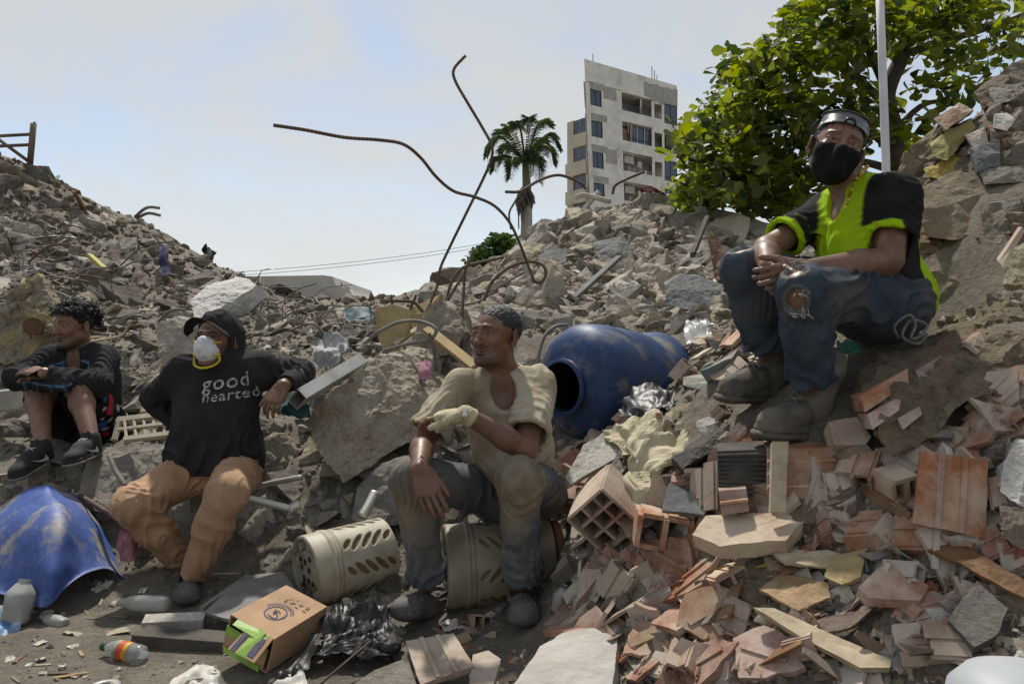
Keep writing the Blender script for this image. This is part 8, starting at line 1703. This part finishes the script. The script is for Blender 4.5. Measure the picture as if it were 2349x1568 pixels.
scatter(60, rnd((0, 1000), (400, 900)), 'painted_fragment', PAINT, by_depth(25, 80), 'painted wall fragment on the left', 'wall fragment', 'painted fragments on the left slope', cond=lambda u, v, p: p[1] > 4.5)
scatter(35, rnd((1000, 1880), (460, 760)), 'painted_fragment', PAINT, by_depth(25, 70), 'painted wall fragment on the mound', 'wall fragment', 'painted fragments on the mound', cond=lambda u, v, p: p[1] > 4.3)
scatter(60, rnd((1230, 2349), (760, 1568)), 'painted_fragment', PAINT, by_depth(40, 130), 'painted wall fragment on the bank', 'wall fragment', 'painted fragments on the right bank', cond=rb, sink=.15)
scatter(26, rnd((2080, 2349), (120, 760)), 'concrete_fragment', SLABS, by_depth(70, 190), 'flat slab fragment on the upper bank', 'slab fragment', 'slab fragments on the upper right bank', cond=lambda u, v, p: p[1] < 3.6)
scatter(60, rnd((1230, 2349), (900, 1568)), 'clay_shard', TERR, by_depth(120, 210), 'terracotta shard on the bank', 'clay shard', 'terracotta shards on the right bank', cond=rb, sink=.1)
finish_scatter()
# ---- uncountable small rubble filling the gaps
def small_rubble(name, n, ufn, smin, smax, m, label, cond):
    protoV = []; 
    for k in range(5):
        bm = bmesh.new(); bmesh.ops.create_icosphere(bm, subdivisions=1, radius=.5); r = random.Random(300+k)
        for v in bm.verts: v.co = Vector((v.co.x, v.co.y*.8, v.co.z*.6))*(.65+.6*r.random())
        protoV.append((np.array([v.co[:] for v in bm.verts]), np.array([[v.index for v in f.verts] for f in bm.faces]))); bm.free()
    pts = []; sz = []
    for _ in range(n):
        u, v = ufn(); p = ray_ground(u, v)
        if p is None or not cond(u, v, p): continue
        pts.append(p); sz.append(random.uniform(smin, smax)*(random.random()**1.5*.8+.3)/FPX*p[1])
    pts = np.array(pts); sz = np.array(sz); which = rng.integers(0, 5, len(pts)); Vs = []; Fs = []; o_ = 0
    q = rng.normal(size=(len(pts), 4)); q /= np.linalg.norm(q, axis=1)[:, None]; a, b, c, d = q.T
    RM = np.stack([np.stack([1-2*(c*c+d*d), 2*(b*c-a*d), 2*(b*d+a*c)], -1), np.stack([2*(b*c+a*d), 1-2*(b*b+d*d), 2*(c*d-a*b)], -1), np.stack([2*(b*d-a*c), 2*(c*d+a*b), 1-2*(b*b+c*c)], -1)], 1)
    for k in range(5):
        s_ = which == k; V, F = merge_inst(protoV[k][0], protoV[k][1], RM[s_], pts[s_], sz[s_]); Vs.append(V); Fs.append(F+o_); o_ += len(V)
    o = link(name, npmesh(name, np.concatenate(Vs), np.concatenate(Fs), m, False)); tag(o, label, kind='stuff')
small_rubble('small_rubble', 6500, rnd((980, 1900), (430, 770)), 8, 30, m_conc, 'small loose stones covering the central mound', lambda u, v, p: p[1] > 4)
small_rubble('small_rubble', 7500, rnd((-60, 1000), (350, 930)), 8, 32, m_concd, 'small loose stones covering the left slope', lambda u, v, p: p[1] > 4)
small_rubble('small_rubble', 2200, rnd((-40, 1340), (850, 1420)), 8, 34, m_concg, 'small loose stones between the seated people', lambda u, v, p: p[2] > .03)
small_rubble('small_rubble', 6500, rnd((1200, 2360), (100, 1580)), 10, 52, m_mortar, 'crumbled mortar covering the right bank', lambda u, v, p: p[1] < 4.2 and clear_of(p, .02))
small_rubble('small_rubble', 2400, rnd((1200, 2360), (760, 1580)), 9, 34, m_terra2, 'crumbled red clay covering the right bank', lambda u, v, p: p[1] < 4.2 and p[0] > .1 and clear_of(p, .02))
small_rubble('gravel', 1500, rnd((-40, 1400), (1330, 1580)), 3, 12, m_conc, 'fine gravel on the bare ground', lambda u, v, p: True)

# ---- things that still share a label are told apart by their order across the picture
ORD = ('first', 'second', 'third', 'fourth', 'fifth', 'sixth', 'seventh', 'eighth', 'ninth', 'tenth', 'eleventh', 'twelfth')
same = {}
for o in bpy.data.objects:
    if o.parent is None and o.get('category') and o.get('label'): same.setdefault(o['label'], []).append(o)
for lab, lst in same.items():
    if 1 < len(lst) <= 12 and len(lab.split()) <= 13:
        lst.sort(key=lambda o: o.location.x/max(o.location.y, .1))
        for i, o in enumerate(lst): o['label'] = f'{lab}, {ORD[i]} from left'
